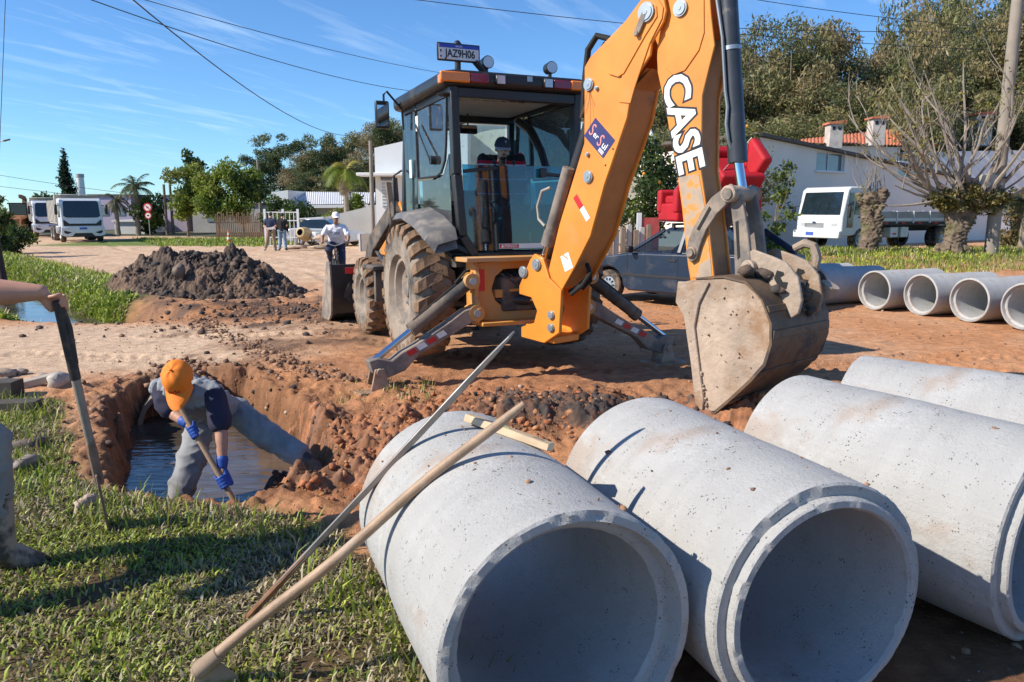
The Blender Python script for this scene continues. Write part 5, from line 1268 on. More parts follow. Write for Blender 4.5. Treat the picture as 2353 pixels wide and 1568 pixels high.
P = np.array([list(bp(a, np.interp(a, [2.3, 2.43, 2.56, 2.645], [1.28, 1.26, 1.14, .98]) + .02 + .03 * r.random(), b)) for a, b in zip(sx, oz)])
V, F, C = scatter(PRO1, P, .02 + .05 * r.random(nn) ** 2, np.array(DARK)[r.integers(0, 4, nn)], r); tag(npmesh('mud_clump', V, F, CLOD, bk, C, True), kind='stuff')

nn = 420; q = r.random((nn, 4)); sx = np.where(q[:, 0] < .88, np.interp(q[:, 1], [0, .3, .7, 1], [1.90, 1.96, 2.04, 2.12]) + .05 * (q[:, 2] - .3), 2.0 + .5 * q[:, 2]); sz = np.where(q[:, 0] < .88, np.interp(q[:, 1], [0, .3, .7, 1], [1.15, .9, .6, .28]), .35 + .85 * q[:, 1]); ok = (sx < 2.60 - .35 * np.abs(sz - .85)) & (sx > 1.88)
P = np.array([list(bp(a, b, BW + .008)) for a, b in zip(sx[ok], sz[ok])]); V, F, C = scatter(PRO1, P, (.004 + .014 * q[ok, 3] ** 3), np.array([(.38, .30, .22), (.33, .24, .17), (.42, .34, .26), (.28, .19, .12)])[r.integers(0, 4, ok.sum())], r); tag(npmesh('caked_clay', V, F, CLOD, bk, C, True), kind='stuff')
# ================================================================== people
def cap_(o, a, b, r0, r1=None, n=14, m=4):
    """closed tapered capsule"""
    a, b = Vector(a), Vector(b); r1 = r0 if r1 is None else r1
    d = b - a
    d = d.normalized() if d.length > 1e-6 else Vector((0, 0, 1))
    x = d.orthogonal().normalized(); y = d.cross(x); prof = []
    for i in range(1, m + 1): t = math.pi / 2 * (1 - i / m); prof.append((a - d * r0 * math.sin(t), r0 * math.cos(t)))
    for i in range(0, m): t = math.pi / 2 * (i / m); prof.append((b + d * r1 * math.sin(t), r1 * math.cos(t)))
    vs = [a - d * r0]
    for c, r in prof:
        for k in range(n): t = 2 * math.pi * k / n; vs.append(c + (x * math.cos(t) + y * math.sin(t)) * r)
    vs.append(b + d * r1); L = len(prof); fs = [(0, 1 + (k + 1) % n, 1 + k) for k in range(n)]
    for j in range(L - 1):
        for k in range(n): fs.append((1 + j * n + k, 1 + j * n + (k + 1) % n, 1 + (j + 1) * n + (k + 1) % n, 1 + (j + 1) * n + k))
    e = 1 + L * n; fs += [(e, 1 + (L - 1) * n + k, 1 + (L - 1) * n + (k + 1) % n) for k in range(n)]
    o.add(vs, fs); return o
def organic(name, o, m, parent=None, voxel=.012, smooth=5, wr=0.0, wf=22, seed=1, label=None):
    """weld overlapping closed pieces into one continuous skin"""
    me = bpy.data.meshes.new(name + '_src'); me.from_pydata(o.v, [], o.f); me.update()
    t = bpy.data.objects.new(name + '_src', me); COL.objects.link(t)
    q = t.modifiers.new('r', 'REMESH'); q.mode = 'VOXEL'; q.voxel_size = voxel
    if smooth: q = t.modifiers.new('s', 'SMOOTH'); q.factor = .5; q.iterations = smooth
    dg = bpy.context.evaluated_depsgraph_get()
    out = bpy.data.meshes.new_from_object(t.evaluated_get(dg)); bpy.data.objects.remove(t)
    if wr:
        n = len(out.vertices); co = np.empty(n * 3, np.float32); out.vertices.foreach_get('co', co); co = co.reshape(-1, 3)
        no = np.empty(n * 3, np.float32); out.vertices.foreach_get('normal', no); no = no.reshape(-1, 3)
        r = np.random.default_rng(seed); d = np.zeros(n)
        for k in range(9):
            f = r.normal(size=3); f[2] *= 1.6; f /= np.linalg.norm(f); f *= wf * r.uniform(.45, 2.0)
            ww = co + .035 * np.sin(co @ (r.normal(size=(3, 3)) * 8))
            d += (1 - np.abs(np.sin(ww @ f + r.random() * 6))) ** 2 * (.5 + .5 * np.sin(co @ (r.normal(size=3) * 6) + r.random() * 6)) / (1 + .12 * k)
        d = d - d.mean()
        co += no * (d * wr * 1.1)[:, None]; out.vertices.foreach_set('co', co.ravel().astype(np.float32)); out.update()
    out.name = name; out.materials.clear(); out.materials.append(m); out.shade_smooth()
    ob = link(bpy.data.objects.new(name, out), parent)
    if label: ob['label'] = label
    return ob
SKIN = mat('skin', (.48, .25, .165), .5, var=.12, vs=8)
SKIN2 = mat('skin_dark', (.30, .16, .10), .5, var=.12, vs=8)
def cloth(name, c, var=.12, dirt=None): return mat(name, c, .85, var=var, vs=7, bump=.15, bs=180, dirt=dirt, ds=4, da=(.52, .7), damt=.5)

def grip_hand(o, wrist, G, ax, r, s=1.0, flip=1):
    """palm and five fingers closing round a handle through G along ax"""
    wrist, G, ax = Vector(wrist), Vector(G), Vector(ax).normalized()
    pd = wrist - G; pd = (pd - ax * pd.dot(ax)).normalized(); q = ax.cross(pd) * flip
    pc = G + pd * (r + .018 * s)
    for k in range(4): cap_(o, wrist.lerp(pc, .35) + ax * (k - 1.5) * .014 * s, pc + ax * (k - 1.5) * .019 * s + q * .008, .019 * s, .017 * s, 10, 3)
    for k, (ln) in enumerate((.92, 1.05, 1.0, .82)):
        off = ax * (k - 1.5) * .0205 * s; pts = []
        for t in np.linspace(.25, 3.9 * ln, 7): pts.append(G + off + (pd * math.cos(t) + q * math.sin(t)) * (r + .0085 * s))
        for a, b in zip(pts[:-1], pts[1:]): cap_(o, a, b, .0098 * s, .0092 * s, 8, 2)
    pts = []
    for t in np.linspace(-.3, -2.5, 5): pts.append(G + ax * (-.035 + .006 * t) * s + (pd * math.cos(t) + q * math.sin(t)) * (r + .010 * s))
    cap_(o, wrist.lerp(pc, .5) - ax * .02 * s, pts[0], .016 * s, .013 * s, 8, 3)
    for a, b in zip(pts[:-1], pts[1:]): cap_(o, a, b, .0115 * s, .0105 * s, 8, 2)
def head_parts(o, c, f, u, s=1.0):
    """skull, jaw, nose, ears welded into the body; c centre of the head"""
    c, f, u = Vector(c), Vector(f).normalized(), Vector(u).normalized(); x = f.cross(u).normalized(); u = x.cross(f)
    Rm = Matrix((x, f, u)).transposed()
    o.ball(c + u * .025 * s, (.074 * s, .094 * s, .098 * s), 16, 12, Rm)
    o.ball(c + f * .02 * s - u * .05 * s, (.058 * s, .07 * s, .066 * s), 14, 10, Rm)
    o.ball(c + f * .07 * s - u * .092 * s, (.03 * s, .022 * s, .02 * s), 10, 8, Rm)
    cap_(o, c + f * .088 * s + u * .012 * s, c + f * .112 * s - u * .026 * s, .008 * s, .015 * s, 8, 3)
    cap_(o, c + f * .083 * s - u * .058 * s - x * .018 * s, c + f * .083 * s - u * .058 * s + x * .018 * s, .010 * s, .010 * s, 8, 3)
    for k in (-1, 1): o.ball(c + x * k * .076 * s - f * .008 * s - u * .005 * s, (.012 * s, .02 * s, .032 * s), 8, 6, Rm)
    return x, f, u
def face(parent, c, x, f, u, s=1.0, hair=(.03, .022, .018), beard=False):
    c = Vector(c)
    hm = mat('hair_%d' % int(hair[0] * 1000), hair, .7, var=.2)
    for k in (-1, 1):
        o = MB(); o.ball(c + f * .081 * s + x * k * .030 * s + u * .012 * s, .0125 * s, 10, 8); e = o.build('eye', mat('eye_white', (.55, .52, .5), .3, var=0), parent)
        o = MB(); o.ball(c + f * .0895 * s + x * k * .030 * s + u * .011 * s, .0065 * s, 8, 6); o.build('iris', mat('iris_dark', (.02, .012, .01), .2, var=0), e)
        o = MB(); cap_(o, c + f * .088 * s + x * k * .016 * s + u * .033 * s, c + f * .078 * s + x * k * .046 * s + u * .032 * s, .006 * s, .004 * s, 6, 2); o.build('eyebrow', hm, parent)
    o = MB(); cap_(o, c + f * .093 * s - x * .020 * s - u * .060 * s, c + f * .093 * s + x * .020 * s - u * .060 * s, .0055 * s, .0055 * s, 6, 2); o.build('mouth', mat('lips', (.34, .13, .10), .5, var=.05), parent)
    if beard:
        o = MB(); o.ball(c + f * .052 * s - u * .092 * s, (.040 * s, .046 * s, .030 * s), 14, 10, Matrix((x, f, u)).transposed()); cap_(o, c + f * .096 * s - x * .026 * s - u * .047 * s, c + f * .096 * s + x * .026 * s - u * .047 * s, .007 * s, .007 * s, 6, 2)
        organic('beard', o, hm, parent, .006, 2)
def hairdo(parent, c, x, f, u, s, col):
    o = MB(); o.ball(Vector(c) + u * .035 * s - f * .014 * s, (.081 * s, .095 * s, .098 * s), 16, 12, Matrix((x, f, u)).transposed())
    hb = o.build('hair', mat('hair_%d' % int(col[0] * 1000), col, .7, var=.2), parent); return hb
def baseball_cap(parent, c, x, f, u, s, m, brim=None, bl=.085, droop=.28):
    c = Vector(c); Rm = Matrix((x, f, u)).transposed()
    o = MB(); vs = []; n, mm = 24, 7
    for j in range(mm + 1):
        th = math.pi / 2 * j / mm * .98
        for i in range(n):
            a = 2 * math.pi * i / n; fold = 1 + .012 * math.cos(6 * a)
            vs.append(c + Rm @ Vector((.085 * s * math.cos(th) ** .72 * math.cos(a) * fold, .104 * s * math.cos(th) ** .72 * math.sin(a) * fold, (.02 + .098 * math.sin(th)) * s * (1 + .03 * math.sin(5 * a + 3 * th)))))
    fs = [(j * n + i, j * n + (i + 1) % n, (j + 1) * n + (i + 1) % n, (j + 1) * n + i) for j in range(mm) for i in range(n)]
    fs.append(tuple(mm * n + i for i in range(n)))
    o.add(vs, fs); cp = o.build('cap', m, parent, ang=60)
    o = MB(); vs = []; k = 13
    for j, t in enumerate((0, .35, .7, 1.0)):
        for i in range(k):
            a = math.pi * (.12 + .76 * i / (k - 1)); ex = math.cos(a); ey = math.sin(a)
            rad_x, rad_y = .084 * (1 + .02 * t), .102 + bl * t * (ey ** .6)
            vs.append(c + Rm @ Vector((rad_x * ex * s, rad_y * ey * s, (.024 - droop * bl * t * ey - .022 * ex * ex * (t + .2)) * s)))
    for v_ in list(vs): vs.append(Vector(v_) - u * .004 * s)
    N = 4 * k; fs = []
    for j in range(3):
        for i in range(k - 1):
            fs.append((j * k + i, j * k + i + 1, (j + 1) * k + i + 1, (j + 1) * k + i)); fs.append((N + j * k + i, N + (j + 1) * k + i, N + (j + 1) * k + i + 1, N + j * k + i + 1))
    for i in range(k - 1): fs.append((3 * k + i, 3 * k + i + 1, N + 3 * k + i + 1, N + 3 * k + i))
    o.add(vs, fs); o.build('brim', brim or m, cp, ang=60)
    o = MB(); o.ball(c + u * .123 * s, (.009 * s, .009 * s, .005 * s), 8, 6); o.build('button', m, cp)
    return cp
def torso(o, J, g=0.0, s=1.0):
    pl, ch = J['pelvis'], J['chest']; shl, shr = J['shL'], J['shR']; hl, hr = J['hipL'], J['hipR']
    mid = pl.lerp(ch, .5)
    cap_(o, pl, ch, (.115 + g) * s, (.125 + g) * s)
    cap_(o, hl.lerp(pl, .25), shl.lerp(ch, .45), (.095 + g) * s, (.098 + g) * s); cap_(o, hr.lerp(pl, .25), shr.lerp(ch, .45), (.095 + g) * s, (.098 + g) * s)
    cap_(o, shl.lerp(ch, .12), shr.lerp(ch, .12), (.068 + g) * s, (.068 + g) * s)
    cap_(o, ch, J['neck'], (.085 + g * .4) * s, (.055 + g * .3) * s)
def build_person(label, J, skin, shirt, pants, shoes, s=1.0, voxel=.014, sleeve=.9, head=None, hands=None, pant_r=1.0, shoe_h=.10, wr=.010, gloves=None, group=None, cuff=None, long_sleeve=False, arm=1.0, shoe=1.0):
    """J: joints; head=(centre, forward, up); hands: list of (wrist key, grip point, axis, radius, flip) or None"""
    J = {k: Vector(v) for k, v in J.items()}
    o = MB(); torso(o, J, -.012, s)
    cap_(o, J['chest'].lerp(J['neck'], .7), Vector(head[0]) - Vector(head[2]).normalized() * .05, .056 * s, .054 * s)
    fx = head_parts(o, *head, s)
    for k in 'LR':
        cap_(o, J['sh' + k], J['el' + k], .050 * s, .043 * s); cap_(o, J['el' + k], J['el' + k].lerp(J['wr' + k], .35), .043 * s * arm, .045 * s * arm); cap_(o, J['el' + k].lerp(J['wr' + k], .35), J['wr' + k], .044 * s * arm, .030 * s * (1 + (arm - 1) * .5))
        cap_(o, J['hip' + k], J['kn' + k], .080 * s, .055 * s); cap_(o, J['kn' + k], J['an' + k], .055 * s, .038 * s); cap_(o, J['an' + k], J['toe' + k], .036 * s, .03 * s)
    gl = []
    for hd in hands or []:
        tgt = MB() if gloves else o
        grip_hand(tgt, J[hd[0]], *hd[1:4], s=1.02 * s * (1.12 if gloves else 1), flip=hd[4])
        if gloves:
            w = J[hd[0]]; e = J['el' + hd[0][2]]; cap_(tgt, w, w.lerp(e, .17), .036 * s, .042 * s); gl.append(tgt)
        if gloves: cap_(o, J[hd[0]], Vector(hd[1]).lerp(J[hd[0]], .6), .028 * s, .022 * s)
    done = {h[0] for h in hands or []}
    for k in 'LR':
        if 'wr' + k not in done:      # relaxed hand
            w = J['wr' + k]; d = (w - J['el' + k]).normalized(); sd = d.cross(Vector((0, 1, .1))).normalized(); n = d.cross(sd)
            cap_(o, w, w + d * .075 * s, .030 * s, .032 * s, 10, 3)
            for i in range(4):
                b = w + d * .075 * s + n * (i - 1.5) * .019 * s; m1 = b + d * .045 * s + sd * .008 * s; cap_(o, b, m1, .0095 * s, .009 * s, 8, 2); cap_(o, m1, m1 + d * (.022 + .006 * (i in (1, 2))) * s + sd * .020 * s, .009 * s, .0075 * s, 8, 2)
            cap_(o, w + d * .02 * s + n * .02 * s, w + d * .06 * s + n * .052 * s, .012 * s, .0095 * s, 8, 2)
    body = organic('person', o, skin, None, voxel * (.62 if voxel < .016 else .8), 3)
    tag(body, label, 'person', group)
    # clothes
    o = MB(); torso(o, J, .012, s)
    for k in 'LR':
        e = J['sh' + k].lerp(J['el' + k], sleeve); cap_(o, J['sh' + k], e, .070 * s, .066 * s if not long_sleeve else .056 * s)
        if long_sleeve: cap_(o, J['el' + k], J['el' + k].lerp(J['wr' + k], .92), .056 * s, .042 * s)
    shp = organic('shirt', o, shirt, body, voxel, 3, wr, 30, 3)
    o = MB(); cap_(o, J['hipL'], J['hipR'], .112 * s, .112 * s); cap_(o, J['pelvis'], J['pelvis'].lerp(J['chest'], .25), .125 * s, .12 * s)
    for k in 'LR':
        end = J['kn' + k].lerp(J['an' + k], cuff[k] if cuff else .93)
        cap_(o, J['hip' + k], J['kn' + k], .100 * s, .082 * pant_r * s); cap_(o, J['kn' + k], end, .080 * pant_r * s, .066 * pant_r * s)
    ptp = organic('trousers', o, pants, body, voxel, 3, wr * 1.1, 30, 5)
    for k in 'LR':
        o = MB(); a, t = J['an' + k], J['toe' + k]; up = (J['kn' + k] - a).normalized()
        s_ = s; s = s * shoe; cap_(o, a + up * shoe_h * s_, a, .055 * s, .052 * s); hl = a - (t - a) * .30
        cap_(o, hl, t, .046 * s, .044 * s); cap_(o, hl.lerp(t, .55), t + (t - a) * .12, .05 * s, .04 * s); cap_(o, a, hl.lerp(t, .6), .055 * s, .045 * s)
        s = s_; organic('boot' if shoe_h > .15 else 'shoe', o, shoes, body, voxel * .8, 3)
    for g in gl: organic('glove', g, gloves, body, .0065, 2)
    return body, fx, shp, ptp

# ---------------------------------------------------------------- the worker bent over the hole
A = lambda u, v, Y: at(u, v, Y)
hc = A(413, 872, 4.98)
hfw = Vector((.10, -.62, -.78)).normalized(); hup = Vector((-.05, -.78, .62)).normalized()
J = dict(pelvis=A(505, 945, 5.62), chest=A(432, 905, 5.22), neck=A(418, 900, 5.09), shL=A(492, 902, 5.16), shR=A(368, 890, 5.20), elL=A(508, 985, 5.06), elR=A(392, 945, 5.12),
         wrL=A(511, 1070, 4.98), wrR=A(428, 972, 5.04), hipL=A(540, 945, 5.60), hipR=A(462, 965, 5.50), knL=A(622, 1006, 5.42), knR=A(440, 1058, 5.30), anL=A(708, 1058, 5.24), anR=A(412, 1142, 5.20), toeL=A(748, 1092, 5.20), toeR=A(396, 1180, 5.02))
h1, h2 = A(446, 992, 4.99), A(513, 1108, 4.93)
sax = (h2 - h1).normalized()
GREYS = cloth('worker_grey', (.27, .29, .31)); NAVYC = cloth('navy_cloth', (.022, .022, .05)); GREYP = cloth('worker_trousers', (.25, .255, .26), var=.25, dirt=(.22, .16, .115))
RUBB = mat('rubber_boot', (.03, .026, .024), .5, var=.2, dirt=(.26, .19, .13), ds=7, da=(.42, .6), damt=.8)
GLOVE = mat('blue_glove', (.02, .075, .34), .5, var=.2, vs=18, bump=.3, bs=60)
body, fx, shp, ptp = build_person('person in an orange cap bending over the hole, grey uniform and blue gloves', J, SKIN, GREYS, GREYP, RUBB, s=.98, voxel=.013, sleeve=.30,
    head=(hc, hfw, hup), hands=[('wrL', h2, sax, .019, 1), ('wrR', h1, sax, .019, -1)], pant_r=1.3, shoe_h=.26, wr=.013, gloves=GLOVE, cuff=dict(L=.78, R=.92))
for k, fl in (('L', .82), ('R', .9)):
    o = MB(); a, b = J['sh' + k], J['el' + k]; cap_(o, a.lerp(b, .10), a.lerp(b, fl), .076, .080); organic('sleeve', o, NAVYC, body, .012, 3, .008, 22, 8)
o = MB()
OCAP = mat('orange_cap', (.86, .22, .015), .75, var=.08, vs=14)
x_, f_, u_ = fx
baseball_cap(body, hc, x_, f_, u_, 1.18, OCAP, bl=.095, droop=.22)
text_mesh('cap_lettering', 'SerSul', .030, BLACKP, body, hc + f_ * .122 + u_ * .055, -x_ * 1, (u_ * .85 - f_ * .52), offset=.0006)
hairdo(body, hc, x_, f_, u_, .98, (.03, .022, .018))
# chest badge and back lettering
bp_ = J['chest'].lerp(J['pelvis'], .25) + Vector((.02, -.135, -.06))
# shovel held by the worker
sh_ = thing('shovel', 'wooden-handled shovel held by the person in the orange cap', 'shovel', h2)
o = MB(); o.tube([h1 - sax * .18 - h2, h1 - h2, h2 - h2, sax * .40], [.018, .019, .019, .018], 12); o.build('handle', WOOD, sh_)
o = MB(); o.cyl(sax * .36, sax * .48, .022, .024, 12); xs_ = sax.cross(Vector((0, 1, 0))).normalized(); o.prism([(-.10, 0), (.10, 0), (.105, .16), (.05, .26), (0, .29), (-.05, .26), (-.105, .16)], sax * .46, xs_, sax, xs_.cross(sax) * .006); o.build('blade', STEEL, sh_)

# ---------------------------------------------------------------- the person at the left edge resting on a spade
tip, top = Vector((-2.23, 4.0, -.06)), A(133, 692, 3.72)
sa_ = (tip - top).normalized()
SW = build_person
J = dict(pelvis=(-2.86, 3.18, .93), chest=(-2.84, 3.16, 1.30), neck=(-2.83, 3.16, 1.46), shL=(-2.80, 3.36, 1.38), shR=(-2.86, 2.96, 1.38), elL=A(-70, 672, 3.62), elR=(-2.78, 2.78, 1.12), wrL=A(92, 672, 3.70), wrR=(-2.55, 2.85, 1.02),
         hipL=(-2.85, 3.28, .92), hipR=(-2.86, 3.08, .92), knL=A(-18, 1010, 3.52), knR=(-2.76, 2.92, .50), anL=A(2, 1268, 3.50), anR=(-2.86, 2.88, .09), toeL=A(88, 1296, 3.60), toeR=(-2.66, 2.92, .05))
GREYT = cloth('pale_trousers', (.215, .225, .22), var=.25, dirt=(.18, .14, .1)); BOOTG = mat('muddy_boot', (.055, .048, .042), .6, var=.3, vs=6, dirt=(.38, .31, .24), ds=6, da=(.46, .58), damt=.85)
body2, fx2, _, _ = build_person('person at the left edge leaning a hand on a spade, pale trousers and muddy boots', J, SKIN, GREYS, GREYT, BOOTG, s=1.04, voxel=.013, sleeve=.75,
    head=(Vector((-2.80, 3.16, 1.63)), Vector((.95, .2, -.2)), Vector((.2, 0, 1))), hands=[('wrL', top + sa_ * .012, sa_, .024, 1)], shoe_h=.30, wr=.007, cuff=dict(L=.62, R=.62), arm=1.5, shoe=1.25)
baseball_cap(body2, Vector((-2.80, 3.16, 1.65)), fx2[0], fx2[1], fx2[2], 1.06, OCAP); hairdo(body2, Vector((-2.80, 3.16, 1.63)), *fx2, 1.0, (.03, .022, .018))
sp = thing('spade', 'narrow old spade standing in the grass under the left person\'s hand', 'spade', tip)
o = MB(); t_ = top - tip; o.tube([t_ * 1.0, t_ * .70], [.026, .026], 14); o.tube([t_ * .99 + Vector((.014, 0, 0)), t_ * .9 + Vector((.028, 0, 0)), t_ * .76 + Vector((.02, 0, 0))], [.012, .014, .012], 8); o.build('grip', mat('grip_black', (.03, .03, .032), .6, var=.2, dirt=(.2, .17, .14), ds=12, da=(.5, .7), damt=.5), sp)
o = MB(); o.tube([t_ * .70, t_ * .5, t_ * .30], [.023, .022, .02], 12); o.build('shaft', OLDWOOD, sp)
o = MB(); o.tube([t_ * .52 + Vector((.006, 0, 0)), t_ * .4, t_ * .26], [.010, .026, .026], 10); o.build('socket', mat('spade_steel', (.22, .15, .11), .75, .2, var=.35, vs=14), sp)
o = MB(); dn_ = -t_.normalized(); bx_ = Vector((-.50, .86, 0)).normalized(); bx_ = (bx_ - dn_ * bx_.dot(dn_)).normalized()
o.prism([(-.04, -.05), (.04, -.05), (.075, .02), (.075, .30), (-.075, .30), (-.075, .02)], t_ * .27, bx_, dn_, bx_.cross(dn_) * .012); o.build('blade', MATS['spade_steel'], sp, bevel=.003)

# ---------------------------------------------------------------- operator in the cab (built in machine space, then placed in the world)
def L2W(x, y, z): return MM @ Vector((x, y, z))
def fromcab(u, v, y):      # point seen at u,v on the cab's cross plane y
    d = MI.to_3x3() @ ray(u, v); o_ = MI @ Vector((0, 0, CAMH)); return MM @ (o_ + d * ((y - o_.y) / d.y))
hc = fromcab(1154, 343, -.27)
fw_ = (MM.to_3x3() @ Vector((-.10, -1, -.22))).normalized(); up2 = (MM.to_3x3() @ Vector((0, -.2, 1))).normalized()
J = dict(pelvis=L2W(.03, .12, 1.50), chest=fromcab(1152, 410, -.04), neck=fromcab(1153, 362, -.12), shL=fromcab(1194, 366, -.08), shR=fromcab(1109, 366, -.08), elL=fromcab(1200, 440, -.22), elR=fromcab(1106, 450, -.22), wrL=fromcab(1180, 462, -.42), wrR=fromcab(1132, 466, -.42),
         hipL=L2W(.12, .10, 1.48), hipR=L2W(-.08, .10, 1.48), knL=L2W(.24, -.36, 1.52), knR=L2W(-.24, -.36, 1.52), anL=L2W(.22, -.42, 1.17), anR=L2W(-.24, -.42, 1.17), toeL=L2W(.23, -.58, 1.13), toeR=L2W(-.25, -.58, 1.13))
def stripes():
    m = bpy.data.materials.new('striped_jumper'); m.use_nodes = True; nt = m.node_tree; p = nt.nodes['Principled BSDF']; p.inputs['Roughness'].default_value = .9
    t = nt.nodes.new('ShaderNodeTexCoord').outputs['Object']; sp_ = nt.nodes.new('ShaderNodeSeparateXYZ'); nt.links.new(t, sp_.inputs[0])
    wv = nt.nodes.new('ShaderNodeMath'); wv.operation = 'MULTIPLY_ADD'; nt.links.new(sp_.outputs['Z'], wv.inputs[0]); wv.inputs[1].default_value = 1 / .155; wv.inputs[2].default_value = .24
    fr = nt.nodes.new('ShaderNodeMath'); fr.operation = 'FRACT'; nt.links.new(wv.outputs[0], fr.inputs[0])
    cr = nt.nodes.new('ShaderNodeValToRGB'); nt.links.new(fr.outputs[0], cr.inputs[0]); cr.color_ramp.interpolation = 'CONSTANT'
    e = cr.color_ramp.elements; e[0].position = 0; e[0].color = (.012, .011, .014, 1); e[1].position = .40; e[1].color = (.42, .015, .04, 1)
    for pos, c in ((.58, (.62, .60, .62, 1)), (.68, (.42, .015, .04, 1)), (.93, (.012, .011, .014, 1))): q = e.new(pos); q.color = c
    nt.links.new(cr.outputs[0], p.inputs['Base Color']); return m
opb, fx3, _, _ = build_person('person in a dark cap and striped jumper operating the backhoe from its cab', J, mat('skin_light', (.58, .33, .23), .5, var=.1), stripes(), cloth('teal_work_trousers', (.05, .13, .14)), RUBB, s=.92, voxel=.014, sleeve=1.0, head=(hc, fw_, up2),
    hands=[('wrL', fromcab(1172, 474, -.46), Vector((0, 0, 1)), .02, 1), ('wrR', fromcab(1140, 478, -.46), Vector((0, 0, 1)), .02, -1)], wr=.008, long_sleeve=True)
face(opb, hc, *fx3, .92, beard=True); hairdo(opb, hc - fx3[1] * .006, *fx3, .90, (.03, .022, .018))
DCAP = mat('dark_cap', (.022, .025, .045), .8, var=.1)
cpo = baseball_cap(opb, hc + fx3[2] * .004, *fx3, 1.02, DCAP, mat('brim_grey', (.30, .29, .33), .8), bl=.06, droop=.25)
o = MB(); cbx = hc + fx3[1] * .094 + fx3[2] * .088
vs_ = [cbx + fx3[0] * a + (fx3[2] * .8 - fx3[1] * .45) * b + fx3[1] * .012 for a, b in ((0, .024), (.013, .004), (.009, -.012), (0, -.017), (-.009, -.012), (-.013, .004))]; o.add(vs_, [(0, 1, 2, 3, 4, 5)])
o.build('cap_badge', mat('badge_grey', (.2, .23, .28), .5), cpo, smooth=False)

# ---------------------------------------------------------------- cyclist and bicycle
by = 18.0; bx0 = A(772, 560, by).x; bz = gz(bx0, by)
bike = thing('bicycle', 'old bicycle ridden along the dirt street towards the machine', 'bicycle', (bx0, by, bz), R_(8))
BIKE = mat('bike_frame', (.05, .05, .055), .35, .3, var=.1); TYRE = mat('bike_tyre', (.02, .02, .02), .8)
o = MB()
for nm, y in (('front_wheel', -.52), ('rear_wheel', .52)):
    o = MB(); o.tube([(0, y + .33 * math.cos(a), .345 + .33 * math.sin(a)) for a in np.linspace(0, 2 * math.pi, 36, endpoint=False)], .020, 8, closed=True); w_ = o.build(nm, TYRE, bike)
    o = MB()
    for k in range(14): a = k * math.pi / 7; o.bar((.012 * (-1) ** k, y, .345), (0, y + .31 * math.cos(a), .345 + .31 * math.sin(a)), .004)
    o.tube([(0, y + .308 * math.cos(a), .345 + .308 * math.sin(a)) for a in np.linspace(0, 2 * math.pi, 36, endpoint=False)], .010, 6, closed=True); o.cyl((-.04, y, .345), (.04, y, .345), .018, n=8); o.build('spokes', BOLT, w_)
o = MB(); o.tube([(0, -.34, .86), (0, .0, .32)], .018); o.tube([(0, -.34, .86), (0, .2, .80)], .016); o.tube([(0, .0, .32), (0, .22, .92)], .016); o.tube([(0, 0, .32), (0, .52, .345)], .012); o.tube([(0, .2, .80), (0, .52, .345)], .012); o.tube([(0, -.33, .95), (0, -.36, .78)], .018)
for s in (-1, 1): o.tube([(s * .012, -.36, .78), (s * .055, -.40, .70), (s * .05, -.52, .345)], .012)
o.build('frame', BIKE, bike)
o = MB(); o.tube([(-.30, -.22, 1.03), (-.24, -.30, 1.06), (-.10, -.36, 1.0), (0, -.35, .97), (.10, -.36, 1.0), (.24, -.30, 1.06), (.30, -.22, 1.03)], .012); o.build('handlebar', BOLT, bike)
for s in (-1, 1): o = MB(); o.cyl((s * .25, -.29, 1.055), (s * .32, -.19, 1.025), .017, n=10); o.build('grip', TYRE, bike)
o = MB(); o.ball((0, .24, .95), (.09, .14, .035)); o.build('saddle', TYRE, bike)
o = MB(); o.tube([(-.04, 0, .32), (-.06, 0, .32), (-.06, -.02, .49)], .009); o.tube([(.04, 0, .32), (.06, 0, .32), (.06, .02, .15)], .009); o.box((-.11, -.02, .49), (.09, .08, .02)); o.box((.11, .02, .15), (.09, .08, .02)); o.cyl((.02, 0, .32), (.03, 0, .32), .085, n=18); o.build('crank', BIKE, bike)
BM = Matrix.Translation((bx0, by, bz)) @ Matrix.Rotation(R_(8), 4, 'Z')
def B(x, y, z): return BM @ Vector((x, y, z))
hc = B(.02, -.02, 1.62)
J = dict(pelvis=B(0, .22, 1.02), chest=B(0, .08, 1.30), neck=B(0, .02, 1.44), shL=B(.19, .06, 1.38), shR=B(-.19, .06, 1.38), elL=B(.30, -.06, 1.17), elR=B(-.30, -.06, 1.17), wrL=B(.29, -.20, 1.06), wrR=B(-.29, -.20, 1.06),
         hipL=B(.10, .20, 1.0), hipR=B(-.10, .20, 1.0), knL=B(.14, -.12, .62), knR=B(-.15, -.22, .88), anL=B(.115, .05, .25), anR=B(-.12, .02, .57), toeL=B(.12, -.08, .20), toeR=B(-.12, -.11, .53))
WHT = cloth('white_tshirt', (.70, .71, .74)); DKBL = cloth('dark_blue_jeans', (.02, .028, .06))
cyc, fx4, csh, _ = build_person('person in a white t-shirt and white cap riding the bicycle', J, SKIN2, WHT, DKBL, mat('dark_shoe', (.025, .025, .028), .6), s=1.0, voxel=.018, sleeve=.72, head=(hc, BM.to_3x3() @ Vector((.35, -1, -.05)), Vector((0, 0, 1))),
    hands=[('wrL', B(.29, -.235, 1.04), (BM.to_3x3() @ Vector((.7, 1, -.3))), .017, 1), ('wrR', B(-.29, -.235, 1.04), (BM.to_3x3() @ Vector((-.7, 1, -.3))), .017, -1)], wr=.012)
face(cyc, hc, *fx4, 1.0); hairdo(cyc, hc - fx4[1] * .01, *fx4, .97, (.03, .022, .018)); baseball_cap(cyc, hc, *fx4, 1.05, mat('white_cap', (.72, .72, .74), .8), bl=.07)
cd_ = B(.0, -.075, 1.24)
